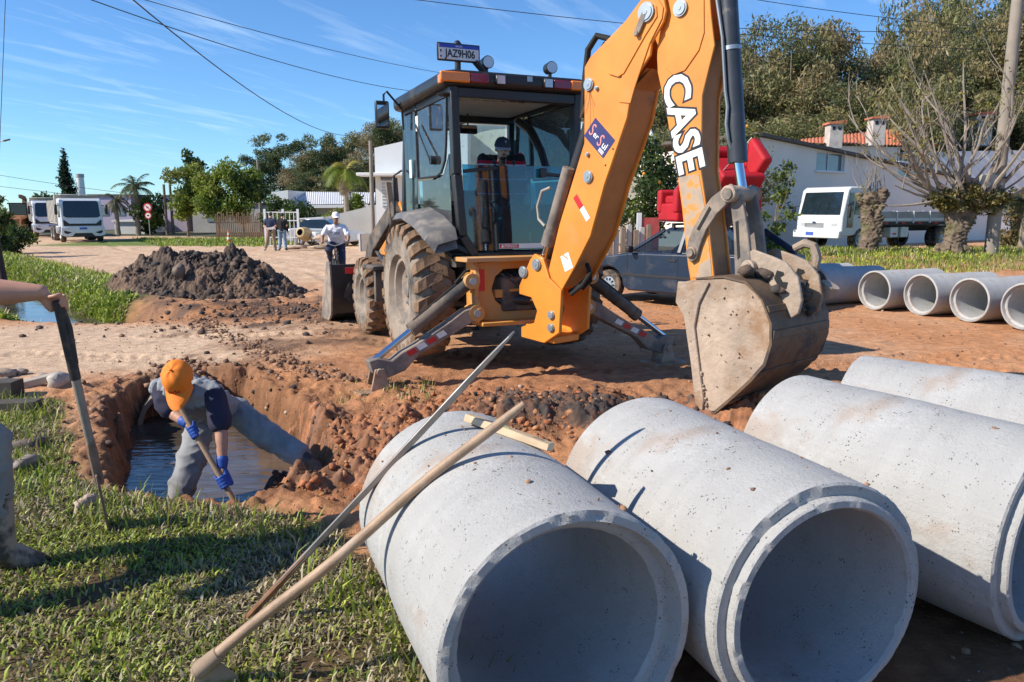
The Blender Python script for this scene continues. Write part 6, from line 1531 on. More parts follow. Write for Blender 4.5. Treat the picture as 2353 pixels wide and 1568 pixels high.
text_mesh('shirt_lettering', 'OCEANO', .055, mat('print_navy', (.03, .05, .16), .6, var=0), cyc, B(0, -.088, 1.255), (BM.to_3x3() @ Vector((1, 0, 0))), Vector((0, .1, 1)), offset=.002)
o = MB(); q_ = [B(-.10, -.082, 1.20), B(.10, -.082, 1.20), B(.10, -.080, 1.165), B(-.10, -.080, 1.165)]; o.add(q_, [(3, 2, 1, 0)]); o.build('shirt_print', mat('print_grey', (.4, .43, .52), .7, var=.2, vs=60), cyc, smooth=False)

# ---------------------------------------------------------------- two people seen from behind
def walker(label, u, lean, shirt, pants, shoe, foot, Y, paper=False, long_sleeve=False):
    x = A(u, 577, Y).x; z = gz(x, Y)
    q = lambda a, b, c: Vector((x + a, Y + b, z + c))
    J = dict(pelvis=q(0, 0, .95), chest=q(lean, .03, 1.32), neck=q(lean * 1.2, .06, 1.48), shL=q(lean - .2, .03, 1.41), shR=q(lean + .2, .03, 1.41), elL=q(lean - .26, -.05, 1.13), elR=q(lean + .27, -.04, 1.13), wrL=q(lean - .06 if paper else lean - .2, -.20 if paper else .05, 1.02 if paper else .9), wrR=q(lean + (.06 if paper else .26), -.18 if paper else .06, 1.02 if paper else .9),
             hipL=q(-.1, 0, .93), hipR=q(.1, 0, .93), knL=q(-.1 - foot * .5, .02, .5), knR=q(.12, .03, .5), anL=q(-.12 - foot, -.02, .09), anR=q(.15, .02, .09), toeL=q(-.2 - foot, .12, .05), toeR=q(.15, .17, .05))
    b, f, _, _ = build_person(label, J, SKIN, shirt, pants, shoe, s=1.02, voxel=.022, sleeve=.65, head=(q(lean * 1.4 + .02, .13, 1.63), Vector((.3, 1, -.35)), Vector((0, .3, 1))), wr=.010, long_sleeve=long_sleeve, group='people standing on the street')
    hairdo(b, q(lean * 1.4 + .02, .13, 1.635), *f, 1.03, (.03, .022, .018))
    if paper:
        pp = MB(); pp.box((0, 0, 0), (.34, .015, .10), (.2, -.15, 0)); pq = pp.build('paper_sheets', mat('paper', (.78, .78, .78), .8, var=.03)); pq.location = q(.10, -.25, 1.04); tag(pq, 'white papers held behind the back of the person in khaki trousers', 'papers')
walker('person in a dark blue shirt and khaki trousers seen from behind', 625, -.02, cloth('navy_polo', (.02, .03, .07)), cloth('khaki', (.26, .19, .13)), mat('white_sole_shoe', (.25, .25, .26), .6), .18, 35.2, paper=True)
walker('person in a black jacket and light blue jeans seen from behind', 650, .0, cloth('black_jacket', (.014, .014, .017)), cloth('light_jeans', (.20, .30, .40)), mat('dark_shoe', (.025, .025, .028), .6), .02, 36.0, long_sleeve=True)
# ================================================================== vehicles
WPAINT = mat('white_truck_paint', (.66, .68, .70), .35, var=.05, dirt=(.45, .38, .31), ds=1.6, da=(.6, .8), damt=.35, coat=.3)
VGL = mat('dark_vehicle_glass', (.012, .022, .03), .06, var=.2, vs=2, coat=.5)
VBLK = mat('vehicle_black', (.02, .02, .022), .55, var=.1)
VTYRE = mat('road_tyre', (.03, .028, .027), .85, var=.2, dirt=(.28, .2, .14), ds=5, da=(.45, .6), damt=.6)
LAMP = mat('headlamp', (.55, .57, .6), .12, .3, var=.1, coat=.6)
def vwheel(parent, c, r, w, side, rimm=None, name='wheel'):
    o = MB(); ax = Vector((side, 0, 0)) if abs(side) == 1 else Vector((0, 1 if side > 0 else -1, 0))
    h = w / 2; o.lathe([(-h, r * .6), (-h, r * .93), (-h * .7, r), (h * .7, r), (h, r * .93), (h, r * .6)], c, ax, 32); t = o.build(name, VTYRE, parent)
    o = MB(); o.lathe([(h * .98, r * .61), (h * .75, r * .55), (h * .6, r * .3), (h * .85, r * .28), (h * .9, .001)], c, ax, 24); o.build('rim', rimm or BOLT, t)
    return t
def dump_truck():
    t = thing('dump_truck', 'white dump truck nearest on the dirt street, facing the machine', 'truck', group='white dump trucks parked up the street')
    # cab: side profile (y back, z up), front at y=0
    o = MB(); o.prism([(.10, .55), (-.02, .62), (-.04, 1.10), (.0, 1.28), (.20, 2.45), (.42, 2.62), (1.7, 2.62), (1.75, 2.4), (1.75, .62)], (-1.12, 0, 0), (0, 1, 0), (0, 0, 1), (2.24, 0, 0)); cab = o.build('cab', WPAINT, t, bevel=.07, seg=3)
    o = MB(); e = Vector((0, .152, .988)).normalized(); o.prism([(-.98, 0), (-.8, -.09), (.8, -.09), (.98, 0), (.93, .84), (.84, .92), (-.84, .92), (-.93, .84)], (0, .045, 1.56), (1, 0, 0), e, (0, -.03, .005)); ws = o.build('windscreen', VGL, cab, bevel=.01)
    o = MB(); o.prism([(-1.0, 1.36), (-.72, 1.12), (.72, 1.12), (1.0, 1.36), (1.02, 1.30), (1.0, .98), (-1.0, .98), (-1.02, 1.30)], (0, -.035, 0), (1, 0, 0), (0, 0, 1), (0, -.02, 0)); o.build('grille', VBLK, cab, bevel=.01)
    o = MB(); o.prism([(-1.16, .92), (1.16, .92), (1.18, .45), (.95, .36), (.6, .36), (.45, .55), (-.45, .55), (-.6, .36), (-.95, .36), (-1.18, .45)], (0, -.10, 0), (1, 0, 0), (0, 0, 1), (0, .2, 0)); bm_ = o.build('bumper', WPAINT, t, bevel=.03, seg=2)
    o = MB(); o.box((0, -.02, .44), (1.4, .12, .22)); o.build('intake', VBLK, bm_)
    for s in (-1, 1):
        o = MB(); o.prism([(.62, .60), (1.02, .72), (1.02, .58), (.86, .5)], (0, -.115, 0), (s, 0, 0), (0, 0, 1), (0, .02, 0)); o.build('fog_recess', VBLK, bm_)
        o = MB(); o.box((s * .88, -.11, .80), (.30, .03, .10)); o.build('headlight', LAMP, bm_, bevel=.01)
        o = MB(); o.box((s * 1.34, .02, 1.95), (.16, .12, .62)); mq = o.build('mirror', VBLK, cab, bevel=.04); 
        o = MB(); o.bar((s * 1.1, .25, 2.2), (s * 1.32, .05, 2.2), .04); o.build('mirror_arm', VBLK, mq)
        o = MB(); o.prism([(.35, 1.50), (1.15, 1.50), (1.15, 2.35), (.48, 2.35)], (s * 1.13 - .01, 0, 0), (0, 1, 0), (0, 0, 1), (.02, 0, 0)); o.build('side_window', VGL, cab)
        o = MB(); o.box((s * 1.08, .62, .9), (.18, .5, .06)); o.box((s * 1.1, .75, .72), (.1, .4, .3)); o.build('step', VBLK, cab)
        vwheel(t, Vector((s * 1.0, .95, .48)), .48, .28, s); 
        for y in (4.1, 5.4): vwheel(t, Vector((s * .95, y, .48)), .48, .5, s)
        o = MB(); o.box((s * .42, 3.4, .82), (.1, 5.2, .22)); o.build('chassis_rail', VBLK, t)
        o = MB(); o.box((s * .98, 2.4, .72), (.4, .8, .5)); o.build('fuel_tank', BOLT, t, bevel=.08, seg=2)
    o = MB(); o.box((0, -.108, .83), (.4, .012, .13)); o.build('plate', mat('plate_blue2', (.06, .12, .45), .4), bm_)
    BED = mat('dump_bed_paint', (.52, .50, .45), .6, var=.1, vs=1.5, dirt=(.32, .25, .19), ds=1.5, da=(.5, .7), damt=.6)
    o = MB(); o.box((0, 4.1, 1.15), (2.3, 4.4, .1)); bed = o.build('dump_bed', BED, t)
    o = MB(); o.box((0, 1.93, 1.98), (2.42, .08, 1.65)); o.box((0, 1.75, 2.84), (2.46, .45, .05)); o.build('headboard', BED, bed, bevel=.02)
    for s in (-1, 1):
        o = MB(); o.box((s * 1.17, 4.1, 1.85), (.07, 4.4, 1.35)); sb = o.build('side_wall', BED, bed, bevel=.02)
        for k in range(6): o = MB(); o.box((s * 1.225, 2.1 + k * .8, 1.85), (.05, .09, 1.35)); o.build('rib', BED, sb)
    o = MB(); o.box((0, 6.28, 1.8), (2.3, .07, 1.25)); o.build('tailgate', BED, bed)
    return t
dt1 = dump_truck()
p = at(193, 545, 46.5); dt1.location = (p.x, p.y, gz(p.x, p.y)); dt1.rotation_euler = (0, 0, R_(36))
dt2 = copy_tree(dt1); dt2['label'] = 'white dump truck queued behind the nearest dump truck'
p = at(122, 540, 56); dt2.location = (p.x, p.y, gz(p.x, p.y)); dt2.rotation_euler = (0, 0, R_(34))
# a second orange loader far up the street
fl = thing('wheel_loader', 'rust-orange digger standing among bushes at the far left', 'loader')
OR2 = mat('faded_orange', (.27, .11, .035), .6, var=.2, dirt=(.2, .13, .09), ds=2, da=(.45, .65), damt=.6)
o = MB(); o.prism([(-2.4, .75), (-2.3, 1.45), (-.9, 1.6), (-.5, 1.75), (.9, 1.6), (1.3, 1.2), (1.2, .7)], (-.5, 0, 0), (0, 1, 0), (0, 0, 1), (1.0, 0, 0)); o.build('body', OR2, fl, bevel=.06, seg=2)
o = MB(); o.box((0, .15, 2.72), (1.5, 1.5, .12))
for a in (-1, 1):
    for b in (-.5, .75): o.bar((a * .62, b, 1.6), (a * .62, b, 2.7), .08)
o.build('cab_frame', VBLK, fl)
o = MB(); o.box((0, .12, 2.15), (1.2, 1.2, 1.0)); o.build('cab_glass', VGL, fl)
for a in (-1, 1):
    vwheel(fl, Vector((a * .85, .7, .7)), .7, .42, a); vwheel(fl, Vector((a * .8, -1.6, .5)), .5, .32, a)
    o = MB(); o.bar((a * .6, -.3, 1.6), (a * .6, -2.6, 1.5), .1, .25); o.bar((a * .6, -2.6, 1.5), (a * .6, -3.3, .6), .1, .22); o.build('arm', OR2, fl)
o = MB(); o.prism([(-3.2, .15), (-3.35, .85), (-3.2, 1.0), (-3.8, 1.0), (-4.0, .15)], (-1.1, 0, 0), (0, 1, 0), (0, 0, 1), (2.2, 0, 0)); o.build('bucket', OR2, fl, bevel=.03)
o = MB(); o.bar((0, 1.4, 1.2), (0, 2.1, 3.2), .3, .35, (0, 1, 0)); o.bar((0, 2.1, 3.2), (0, .6, 3.35), .24, .28); o.build('rear_boom', OR2, fl)
p = at(52, 545, 60); fl.location = (p.x, p.y, gz(p.x, p.y)); fl.rotation_euler = (0, 0, R_(20)); fl.scale = (.9, .9, .9)

# ---------------------------------------------------------------- dark blue hatchback
CBL = mat('car_blue', (.010, .024, .052), .36, var=.12, vs=2, dirt=(.20, .17, .14), ds=2.2, da=(.52, .78), damt=.4, coat=.15)
CGL = glass('car_glass', (.10, .16, .19), dirt=(.3, .28, .25), damt=.12)
car = thing('hatchback_car', 'dusty dark blue hatchback with red armchairs on its roof', 'car')
o = MB()
def arc(cx, r, a0, a1, n=9): return [(cx + r * math.cos(a), .29 + r * math.sin(a)) for a in np.linspace(a0, a1, n)]
prof = [(.04, .30)] + [(.30, .24)] + arc(.72, .36, math.pi, 0)[:] + [(1.2, .22), (2.72, .22)] + arc(3.12, .36, math.pi, 0) + [(3.60, .26), (3.92, .34), (3.96, .60), (3.88, .93), (3.60, .965), (1.25, .93), (.62, .845), (.10, .74), (.0, .62), (.0, .42)]
o.prism(prof, (0, -.80, 0), (1, 0, 0), (0, 0, 1), (0, 1.60, 0)); cb_ = o.build('body', CBL, car, bevel=.035, seg=2, ang=30)
def gh(x, z, y): return Vector((x, y, z))
yb, yt = .745, .60
# greenhouse: pillars and roof
roofp = [(1.86, 1.37), (3.10, 1.375)]
o = MB(); o.hexa([gh(1.82, 1.335, -yt - .02), gh(3.20, 1.335, -yt - .02), gh(1.82, 1.335, yt + .02), gh(3.20, 1.335, yt + .02), gh(1.92, 1.40, -yt + .06), gh(3.08, 1.405, -yt + .06), gh(1.92, 1.40, yt - .06), gh(3.08, 1.405, yt - .06)]); o.build('roof', CBL, cb_, bevel=.025, seg=2)
for s in (-1, 1):
    for nm, a, b, w in (('a_pillar', (1.18, .93), (1.86, 1.35), .055), ('b_pillar', (2.28, .95), (2.32, 1.35), .08), ('c_pillar', (3.74, .95), (3.16, 1.35), .11)):
        o = MB(); o.bar(gh(a[0], a[1], s * yb), gh(b[0], b[1], s * yt), w, .05, (0, s, 0)); o.build('pillar', CBL, cb_, bevel=.01)
    o = MB(); P4 = [gh(1.26, .945, s * (yb - .005)), gh(2.25, .955, s * (yb - .005)), gh(2.29, 1.34, s * (yt - .005)), gh(1.86, 1.335, s * (yt - .005))]; o.add(P4, [(0, 1, 2, 3)]); o.build('front_side_window', CGL, cb_, smooth=False)
    o = MB(); P4 = [gh(2.34, .955, s * (yb - .005)), gh(3.66, .96, s * (yb - .005)), gh(3.12, 1.34, s * (yt - .005)), gh(2.37, 1.34, s * (yt - .005))]; o.add(P4, [(0, 1, 2, 3)]); q = o.build('rear_side_window', CGL, cb_, smooth=False)
    o = MB(); o.tube([P4[0], P4[1], P4[2], P4[3]], .010, 6, closed=True); o.build('window_trim', BOLT, q)
    o = MB(); o.box((1.30, s * .90, 1.0), (.10, .16, .12)); o.build('door_mirror', VBLK, car, bevel=.03, seg=2)
    o = MB(); o.box((2.18, s * .806, .82), (.16, .02, .035)); o.build('door_handle', VBLK, cb_)
    o = MB(); o.box((1.95, s * .805, .52), (1.75, .014, .045)); o.build('side_moulding', VBLK, cb_)
    for x in (1.18, 2.30): o = MB(); o.box((x, s * .8005, .60), (.010, .004, .62)); o.build('door_gap', DRK, cb_)
    for x in (.72, 3.12):
        o = MB(); h = .085; c = Vector((x, s * .70, .29)); o.lathe([(-h, .17), (-h, .27), (-h * .7, .29), (h * .7, .29), (h, .27), (h, .17)], c, (0, s, 0), 32); w_ = o.build('wheel', VTYRE, car)
        o = MB(); o.lathe([(h * .95, .175), (h * .8, .16), (h * .98, .06), (h * .98, .001)], c, (0, s, 0), 28); hc_ = o.build('hubcap', BOLT, w_)
        o = MB()
        for k in range(10): a = k * math.pi / 5; o.box(c + Vector((math.cos(a) * .115, s * h * .99, math.sin(a) * .115)), (.05, .012, .022), (0, -a, 0))
        o.build('hubcap_slots', DRK, hc_)
    o = MB(); o.box((.03, s * .60, .66), (.06, .30, .13)); o.build('headlight', LAMP, car, bevel=.02)
    o = MB(); o.box((3.95, s * .66, .74), (.05, .20, .20)); o.build('tail_light', REDL, car, bevel=.02)
for nm, pts in (('windscreen', [(1.20, .945, -.70), (1.20, .945, .70), (1.84, 1.345, .56), (1.84, 1.345, -.56)]), ('rear_window', [(3.80, .965, -.66), (3.80, .965, .66), (3.20, 1.345, .55), (3.20, 1.345, -.55)])):
    o = MB(); o.add([Vector(p_) for p_ in pts], [(0, 1, 2, 3)]); o.build(nm, CGL, cb_, smooth=False)
o = MB(); o.box((.0, 0, .40), (.14, 1.6, .16)); o.build('front_bumper', VBLK, car, bevel=.04, seg=2); o = MB(); o.box((3.95, 0, .45), (.14, 1.6, .18)); o.build('rear_bumper', VBLK, car, bevel=.04, seg=2)
o = MB(); o.box((2.1, -.25, .75), (.45, .4, .5)); o.box((2.1, .3, .75), (.45, .4, .5)); o.box((2.3, -.25, 1.0), (.12, .4, .45)); o.box((2.3, .3, 1.0), (.12, .4, .45)); o.box((3.2, 0, .8), (.5, 1.1, .45)); o.build('seats', SEATM, car, bevel=.04)
o = MB()
for x in (2.05, 2.95): o.box((x, 0, 1.46), (.05, 1.25, .04)); 
for x in (2.05, 2.95):
    for s in (-1, 1): o.box((x, s * .6, 1.43), (.05, .05, .08))
o.build('roof_rack', VBLK, car)
CPHI = R_(-46)
fr_w = Vector((1.92, 15.75, 0)); car.location = (fr_w.x, fr_w.y, .03); car.rotation_euler = (0, 0, CPHI)
# local x runs back from the front bumper: world direction (cos, sin)
CM = Matrix.Translation(car.location) @ Matrix.Rotation(CPHI, 4, 'Z')
# ---------------------------------------------------------------- red armchairs tied on the roof
REDF = mat('red_fabric', (.40, .004, .012), .7, var=.14, vs=3, bump=.1, bs=120)
LINING = mat('grey_lining', (.16, .16, .18), .8, var=.1)
def armchair(label):
    t = thing('armchair', label, 'armchair', group='red armchairs on the car roof')
    o = MB(); o.box((0, 0, .20), (.86, .80, .32)); b = o.build('base', REDF, t, bevel=.04, seg=2)
    o = MB(); o.box((0, -.03, .42), (.54, .62, .16)); o.build('seat_cushion', REDF, t, bevel=.05, seg=3)
    o = MB(); o.box((0, .34, .62), (.62, .20, .52), (R_(-8), 0, 0)); o.build('backrest', REDF, t, bevel=.06, seg=3)
    for s in (-1, 1): o = MB(); o.box((s * .355, -.02, .40), (.17, .82, .42)); o.build('armrest', REDF, t, bevel=.05, seg=3)
    o = MB(); o.box((0, 0, .035), (.80, .74, .012)); o.build('underside', LINING, t)
    return t
def put(t, lx, ly, z, rot): t.matrix_world = CM @ Matrix.Translation((lx, ly, z)) @ rot
RX = lambda a: Matrix.Rotation(R_(a), 4, 'X'); RY = lambda a: Matrix.Rotation(R_(a), 4, 'Y'); RZ = lambda a: Matrix.Rotation(R_(a), 4, 'Z')
ch1 = armchair('red armchair standing on the front of the car roof'); put(ch1, 2.05, -.18, 1.47, RZ(-32))
ch2 = copy_tree(ch1); ch2['label'] = 'red armchair standing on the rear of the car roof'; put(ch2, 2.82, -.12, 1.47, RZ(150))
ch3 = copy_tree(ch1); ch3['label'] = 'red armchair tipped on its corner at the very top of the load'; put(ch3, 2.72, -.05, 2.12, RZ(-30) @ RY(40) @ Matrix.Translation((0, 0, -.05)))
ch4 = copy_tree(ch1); ch4['label'] = 'red armchair tipped forward showing its dark lining above the front chair'; put(ch4, 2.02, .15, 2.45, RZ(-20) @ RY(-35) @ RX(200))
o = MB(); o.tube([CM @ Vector((2.55, -.70, 1.42)), CM @ Vector((2.9, -.55, 2.3)), CM @ Vector((3.1, .1, 2.95)), CM @ Vector((2.9, .66, 1.42))], .010, 6); tag(o.build('tie_rope', mat('rope', (.55, .5, .42), .8)), 'pale rope tying the red armchairs to the car roof', 'rope')
bpy.context.view_layer.update()

# ---------------------------------------------------------------- white flatbed truck on the right
ft = thing('flatbed_truck', 'white flatbed truck parked beside the beige house', 'truck')
o = MB(); o.prism([(.05, .55), (-.02, .62), (0, 1.25), (.22, 2.25), (.38, 2.36), (1.62, 2.36), (1.68, 2.2), (1.68, .95), (1.35, .95), (1.28, .62)], (-1.05, 0, 0), (0, 1, 0), (0, 0, 1), (2.1, 0, 0)); cab = o.build('cab', WPAINT, ft, bevel=.05, seg=2)
e = Vector((0, .215, .977)).normalized(); o = MB(); o.prism([(-.93, 0), (.93, 0), (.88, .86), (-.88, .86)], (0, .035, 1.33), (1, 0, 0), e, (0, -.025, .005)); wsn = o.build('windscreen', VGL, cab, bevel=.008)
for k in (-.1, .3): o = MB(); o.bar((k, .0, 1.33), (k + .06, .10, 1.8), .015); o.build('wiper', VBLK, wsn)
o = MB(); o.box((0, -.08, .62), (2.15, .18, .28)); bm_ = o.build('bumper', WPAINT, ft, bevel=.03)
o = MB(); o.box((-.25, -.172, .64), (.36, .01, .13)); o.build('plate', MATS['plate_blue2'], bm_)
o = MB()
for k in range(4): o.box((-.2, -.012, .88 + .045 * k), (.9, .03, .018))
o.build('grille_bars', VBLK, cab); o = MB(); o.ball((-.2, -.03, 1.06), (.09, .02, .035)); o.build('badge', mat('badge_blue', (.04, .06, .14), .3), cab)
for s in (-1, 1):
    o = MB(); o.box((s * .72, -.01, .98), (.26, .03, .12)); o.build('headlight', LAMP, cab, bevel=.01)
    o = MB(); o.prism([(.62, 1.35), (1.42, 1.35), (1.42, 2.12), (.68, 2.12)], (s * 1.06 - .012, 0, 0), (0, 1, 0), (0, 0, 1), (.024, 0, 0)); o.build('side_window', VGL, cab)
    o = MB(); o.prism([(.25, .88), (.55, .88), (.55, 2.14), (.33, 2.14)], (s * 1.06 - .010, 0, 0), (0, 1, 0), (0, 0, 1), (.020, 0, 0)); o.build('quarter_glass', VGL, cab)
    o = MB(); o.box((s * 1.28, .06, 1.45), (.14, .10, .42)); mq = o.build('mirror', VBLK, cab, bevel=.03); o = MB(); o.bar((s * 1.05, .25, 1.7), (s * 1.26, .06, 1.62), .03); o.build('mirror_arm', VBLK, mq)
    o = MB(); o.box((s * 1.055, .9, 1.25), (.01, .16, .04)); o.build('door_handle', VBLK, cab)
    vwheel(ft, Vector((s * .92, 1.05, .44)), .44, .26, s); vwheel(ft, Vector((s * .88, 5.7, .44)), .44, .48, s)
    o = MB(); o.box((s * .40, 4.4, .80), (.1, 6.4, .2)); o.build('chassis_rail', VBLK, ft)
    o = MB(); o.box((s * .88, 2.9, .68), (.35, .45, .40)); tb = o.build('tool_box', WPAINT, ft, bevel=.02); o = MB(); o.box((s * 1.06, 2.9, .62), (.01, .2, .06)); o.build('red_patch', REDP, tb)
    o = MB(); o.box((s * .88, 3.5, .68), (.35, .45, .40)); o.build('tool_box', WPAINT, ft, bevel=.02)
ALU = mat('side_board', (.38, .36, .34), .5, .3, var=.15, vs=2)
o = MB(); o.box((0, 4.8, 1.0), (2.3, 5.9, .12)); bed = o.build('flat_bed', VBLK, ft)
for s in (-1, 1):
    for k in range(6):
        o = MB(); o.box((s * 1.14, 2.35 + k * .97, 1.27), (.04, .93, .38)); q = o.build('side_panel', ALU, bed, bevel=.01)
        o = MB(); o.box((s * 1.17, 2.35 + k * .97, 1.16), (.012, .86, .10)); o.build('panel_band', WPAINT, q)
        o = MB(); o.box((s * 1.165, 2.83 + k * .97, 1.25), (.05, .05, .46)); o.build('stake', WPAINT, bed)
        o = MB(); o.box((s * 1.165, 2.25 + k * .97, 1.02), (.02, .18, .06)); o.build('reflector', REDP, bed)
o = MB(); o.box((0, 1.86, 1.6), (2.25, .06, 1.1)); o.build('bulkhead', WPAINT, bed); o = MB(); o.box((0, 7.74, 1.25), (2.25, .05, .4)); o.build('tail_board', ALU, bed)
p = at(1878, 560, 29.0); ft.location = (p.x, p.y, gz(p.x, p.y) - .02); ft.rotation_euler = (0, 0, R_(-63))

# silver car beyond the street
sc_ = thing('silver_car', 'silver car parked behind the cyclist by the slab wall', 'car')
SIL = mat('car_silver', (.42, .45, .48), .3, .4, var=.05, coat=.5)
o = MB(); o.prism([(.04, .3), (.4, .24), (3.8, .24), (4.2, .36), (4.2, .85), (3.6, .96), (1.2, .92), (.5, .82), (.02, .66)], (0, -.82, 0), (1, 0, 0), (0, 0, 1), (0, 1.64, 0)); o.build('body', SIL, sc_, bevel=.06, seg=2)
o = MB(); o.hexa([Vector(q) for q in ((1.1, -.72, .92), (3.75, -.72, .94), (1.1, .72, .92), (3.75, .72, .94), (1.95, -.56, 1.42), (3.0, -.56, 1.42), (1.95, .56, 1.42), (3.0, .56, 1.42))]); o.build('cabin_glass', VGL, sc_, bevel=.03)
o = MB(); o.hexa([Vector(q) for q in ((1.9, -.58, 1.40), (3.05, -.58, 1.40), (1.9, .58, 1.40), (3.05, .58, 1.40), (2.0, -.54, 1.46), (2.95, -.54, 1.46), (2.0, .54, 1.46), (2.95, .54, 1.46))]); o.build('roof', SIL, sc_, bevel=.02)
for s in (-1, 1):
    for x in (.8, 3.3): vwheel(sc_, Vector((x, s * .76, .31)), .31, .18, 2 * s)
p = at(835, 540, 41); sc_.location = (p.x, p.y, gz(p.x, p.y)); sc_.rotation_euler = (0, 0, R_(170))
# ================================================================== buildings and street furniture
PLAS = mat('beige_plaster', (.78, .72, .64), .85, var=.06, vs=.7, dirt=(.38, .34, .29), ds=.6, da=(.55, .75), damt=.35)
WWALL = mat('white_wall', (.72, .73, .72), .8, var=.04, vs=.6, dirt=(.5, .47, .42), ds=.8, da=(.62, .8), damt=.3)
GWALL = mat('grey_wall', (.42, .41, .39), .85, var=.1, vs=1)
LILAC = mat('lilac_wall', (.42, .36, .44), .85, var=.06, vs=1)
TILE = mat('clay_tiles', (.52, .17, .085), .8, var=.3, vs=3, dirt=(.30, .16, .11), ds=1.5, da=(.5, .7), damt=.5)
SHEET = mat('white_roof_sheet', (.66, .67, .68), .5, var=.06)
SLATE = mat('dark_roof_edge', (.10, .085, .075), .8)
WIN = mat('window_glass', (.16, .20, .23), .08, var=.25, vs=1.5, coat=.3)
FRAME = mat('white_frame', (.70, .70, .70), .5, var=.03)
def corrugated(o, c0, c1, c2, c3, n, amp):
    """roof sheet c0->c1 along the eave, c3->c2 along the ridge, with real ridges running up the slope"""
    c0, c1, c2, c3 = map(Vector, (c0, c1, c2, c3)); nrm = (c1 - c0).cross(c3 - c0).normalized()
    vs = []; fs = []
    for i in range(n * 4 + 1):
        t = i / (n * 4); h = nrm * amp * (0, .8, 1, .8)[i % 4]
        vs += [c0.lerp(c1, t) + h, c3.lerp(c2, t) + h]
    for i in range(n * 4): fs.append((2 * i, 2 * i + 2, 2 * i + 3, 2 * i + 1))
    o.add(vs, fs)
# ---- long beige house on the right
WA, WB = Vector((at(1742, 400, 32).x, 32, 0)), Vector((at(2290, 400, 43.5).x, 43.5, 0))
wd = (WB - WA).normalized(); wn_ = Vector((wd.y, -wd.x, 0)); WL = (WB - WA).length
hs = thing('beige_house', 'long beige house with a sloping roof edge behind the flatbed truck', 'house', (WA.x, WA.y, -.1))
def wl_(a, z, off=0): return wd * a + Vector((0, 0, z + .1)) - wn_ * 0 + wn_ * off      # local (root at WA, z -.1)
zt0, zt1 = 4.95, 3.45
def wallpt(u, v):
    d = ray(u, v); o_ = Vector((0, 0, CAMH)); t = (WA - o_).dot(wn_) / d.dot(wn_); p_ = o_ + d * t; return (p_ - WA).dot(wd), p_.z
wins = []
_a, _b = wallpt(1742, 314), wallpt(2170, 404); _k = (_b[1] - _a[1]) / (_b[0] - _a[0]); zt0 = _a[1] - _k * _a[0]; zt1 = zt0 + _k * WL
for (u0, v0, u1, v1) in ((1877, 349, 1940, 395), (2066, 371, 2122, 409)):
    a0, za = wallpt(u0, v0); a1_, zb = wallpt(u1, v1); wins.append((a0, a1_, zb, za))
# wall in strips round the window openings
o = MB(); xs_ = [0] + [q for w in wins for q in w[:2]] + [WL]
def ztop(a): return zt0 + (zt1 - zt0) * a / WL
def wbox(a0, a1_, z0a, z0b, z1a, z1b, th=.25):
    o.hexa([wl_(a0, z0a), wl_(a1_, z0b), wl_(a0, z0a, -th), wl_(a1_, z0b, -th), wl_(a0, z1a), wl_(a1_, z1b), wl_(a0, z1a, -th), wl_(a1_, z1b, -th)])
for i in range(0, len(xs_) - 1):
    a0, a1_ = xs_[i], xs_[i + 1]
    if i % 2 == 0: wbox(a0, a1_, -.1, -.1, ztop(a0), ztop(a1_))
    else:
        w = wins[i // 2]; wbox(a0, a1_, -.1, -.1, w[2], w[2]); wbox(a0, a1_, w[3], w[3], ztop(a0), ztop(a1_))
o.build('wall', PLAS, hs, smooth=False)
o = MB(); o.hexa([wl_(0, -.1, -.26), wl_(.25, -.1, -.26), wl_(0, -.1, -7), wl_(.25, -.1, -7), wl_(0, zt0, -.26), wl_(.25, zt0, -.26), wl_(0, zt0 - .4, -7), wl_(.25, zt0 - .4, -7)]); o.build('gable_wall', PLAS, hs, smooth=False)
o = MB(); o.hexa([wl_(-.3, zt0 + .03, .25), wl_(WL, zt1 + .02, .25), wl_(-.3, zt0 + .03, -7), wl_(WL, zt1 + .02, -7), wl_(-.3, zt0 + .16, .25), wl_(WL, zt1 + .14, .25), wl_(-.3, zt0 + .16, -7), wl_(WL, zt1 + .14, -7)]); o.build('roof_slab', SLATE, hs)
for (a0, a1_, z0, z1) in wins:
    o = MB(); o.hexa([wl_(a0, z0, -.17), wl_(a1_, z0, -.17), wl_(a0, z0, -.19), wl_(a1_, z0, -.19), wl_(a0, z1, -.17), wl_(a1_, z1, -.17), wl_(a0, z1, -.19), wl_(a1_, z1, -.19)]); w_ = o.build('window', WIN, hs, smooth=False)
    m_ = (a0 + a1_) / 2
    o = MB()
    for (p_, q_) in (((a0, z0), (a1_, z0)), ((a0, z1), (a1_, z1)), ((a0, z0), (a0, z1)), ((a1_, z0), (a1_, z1)), ((m_, z0), (m_, z1))): o.bar(wl_(*p_, -.15), wl_(*q_, -.15), .07, .07)
    o.build('frame', FRAME, w_)
    o = MB(); o.bar(wl_(a0 - .08, z0 - .04, .02), wl_(a1_ + .08, z0 - .04, .02), .16, .06); o.build('sill', FRAME, w_)
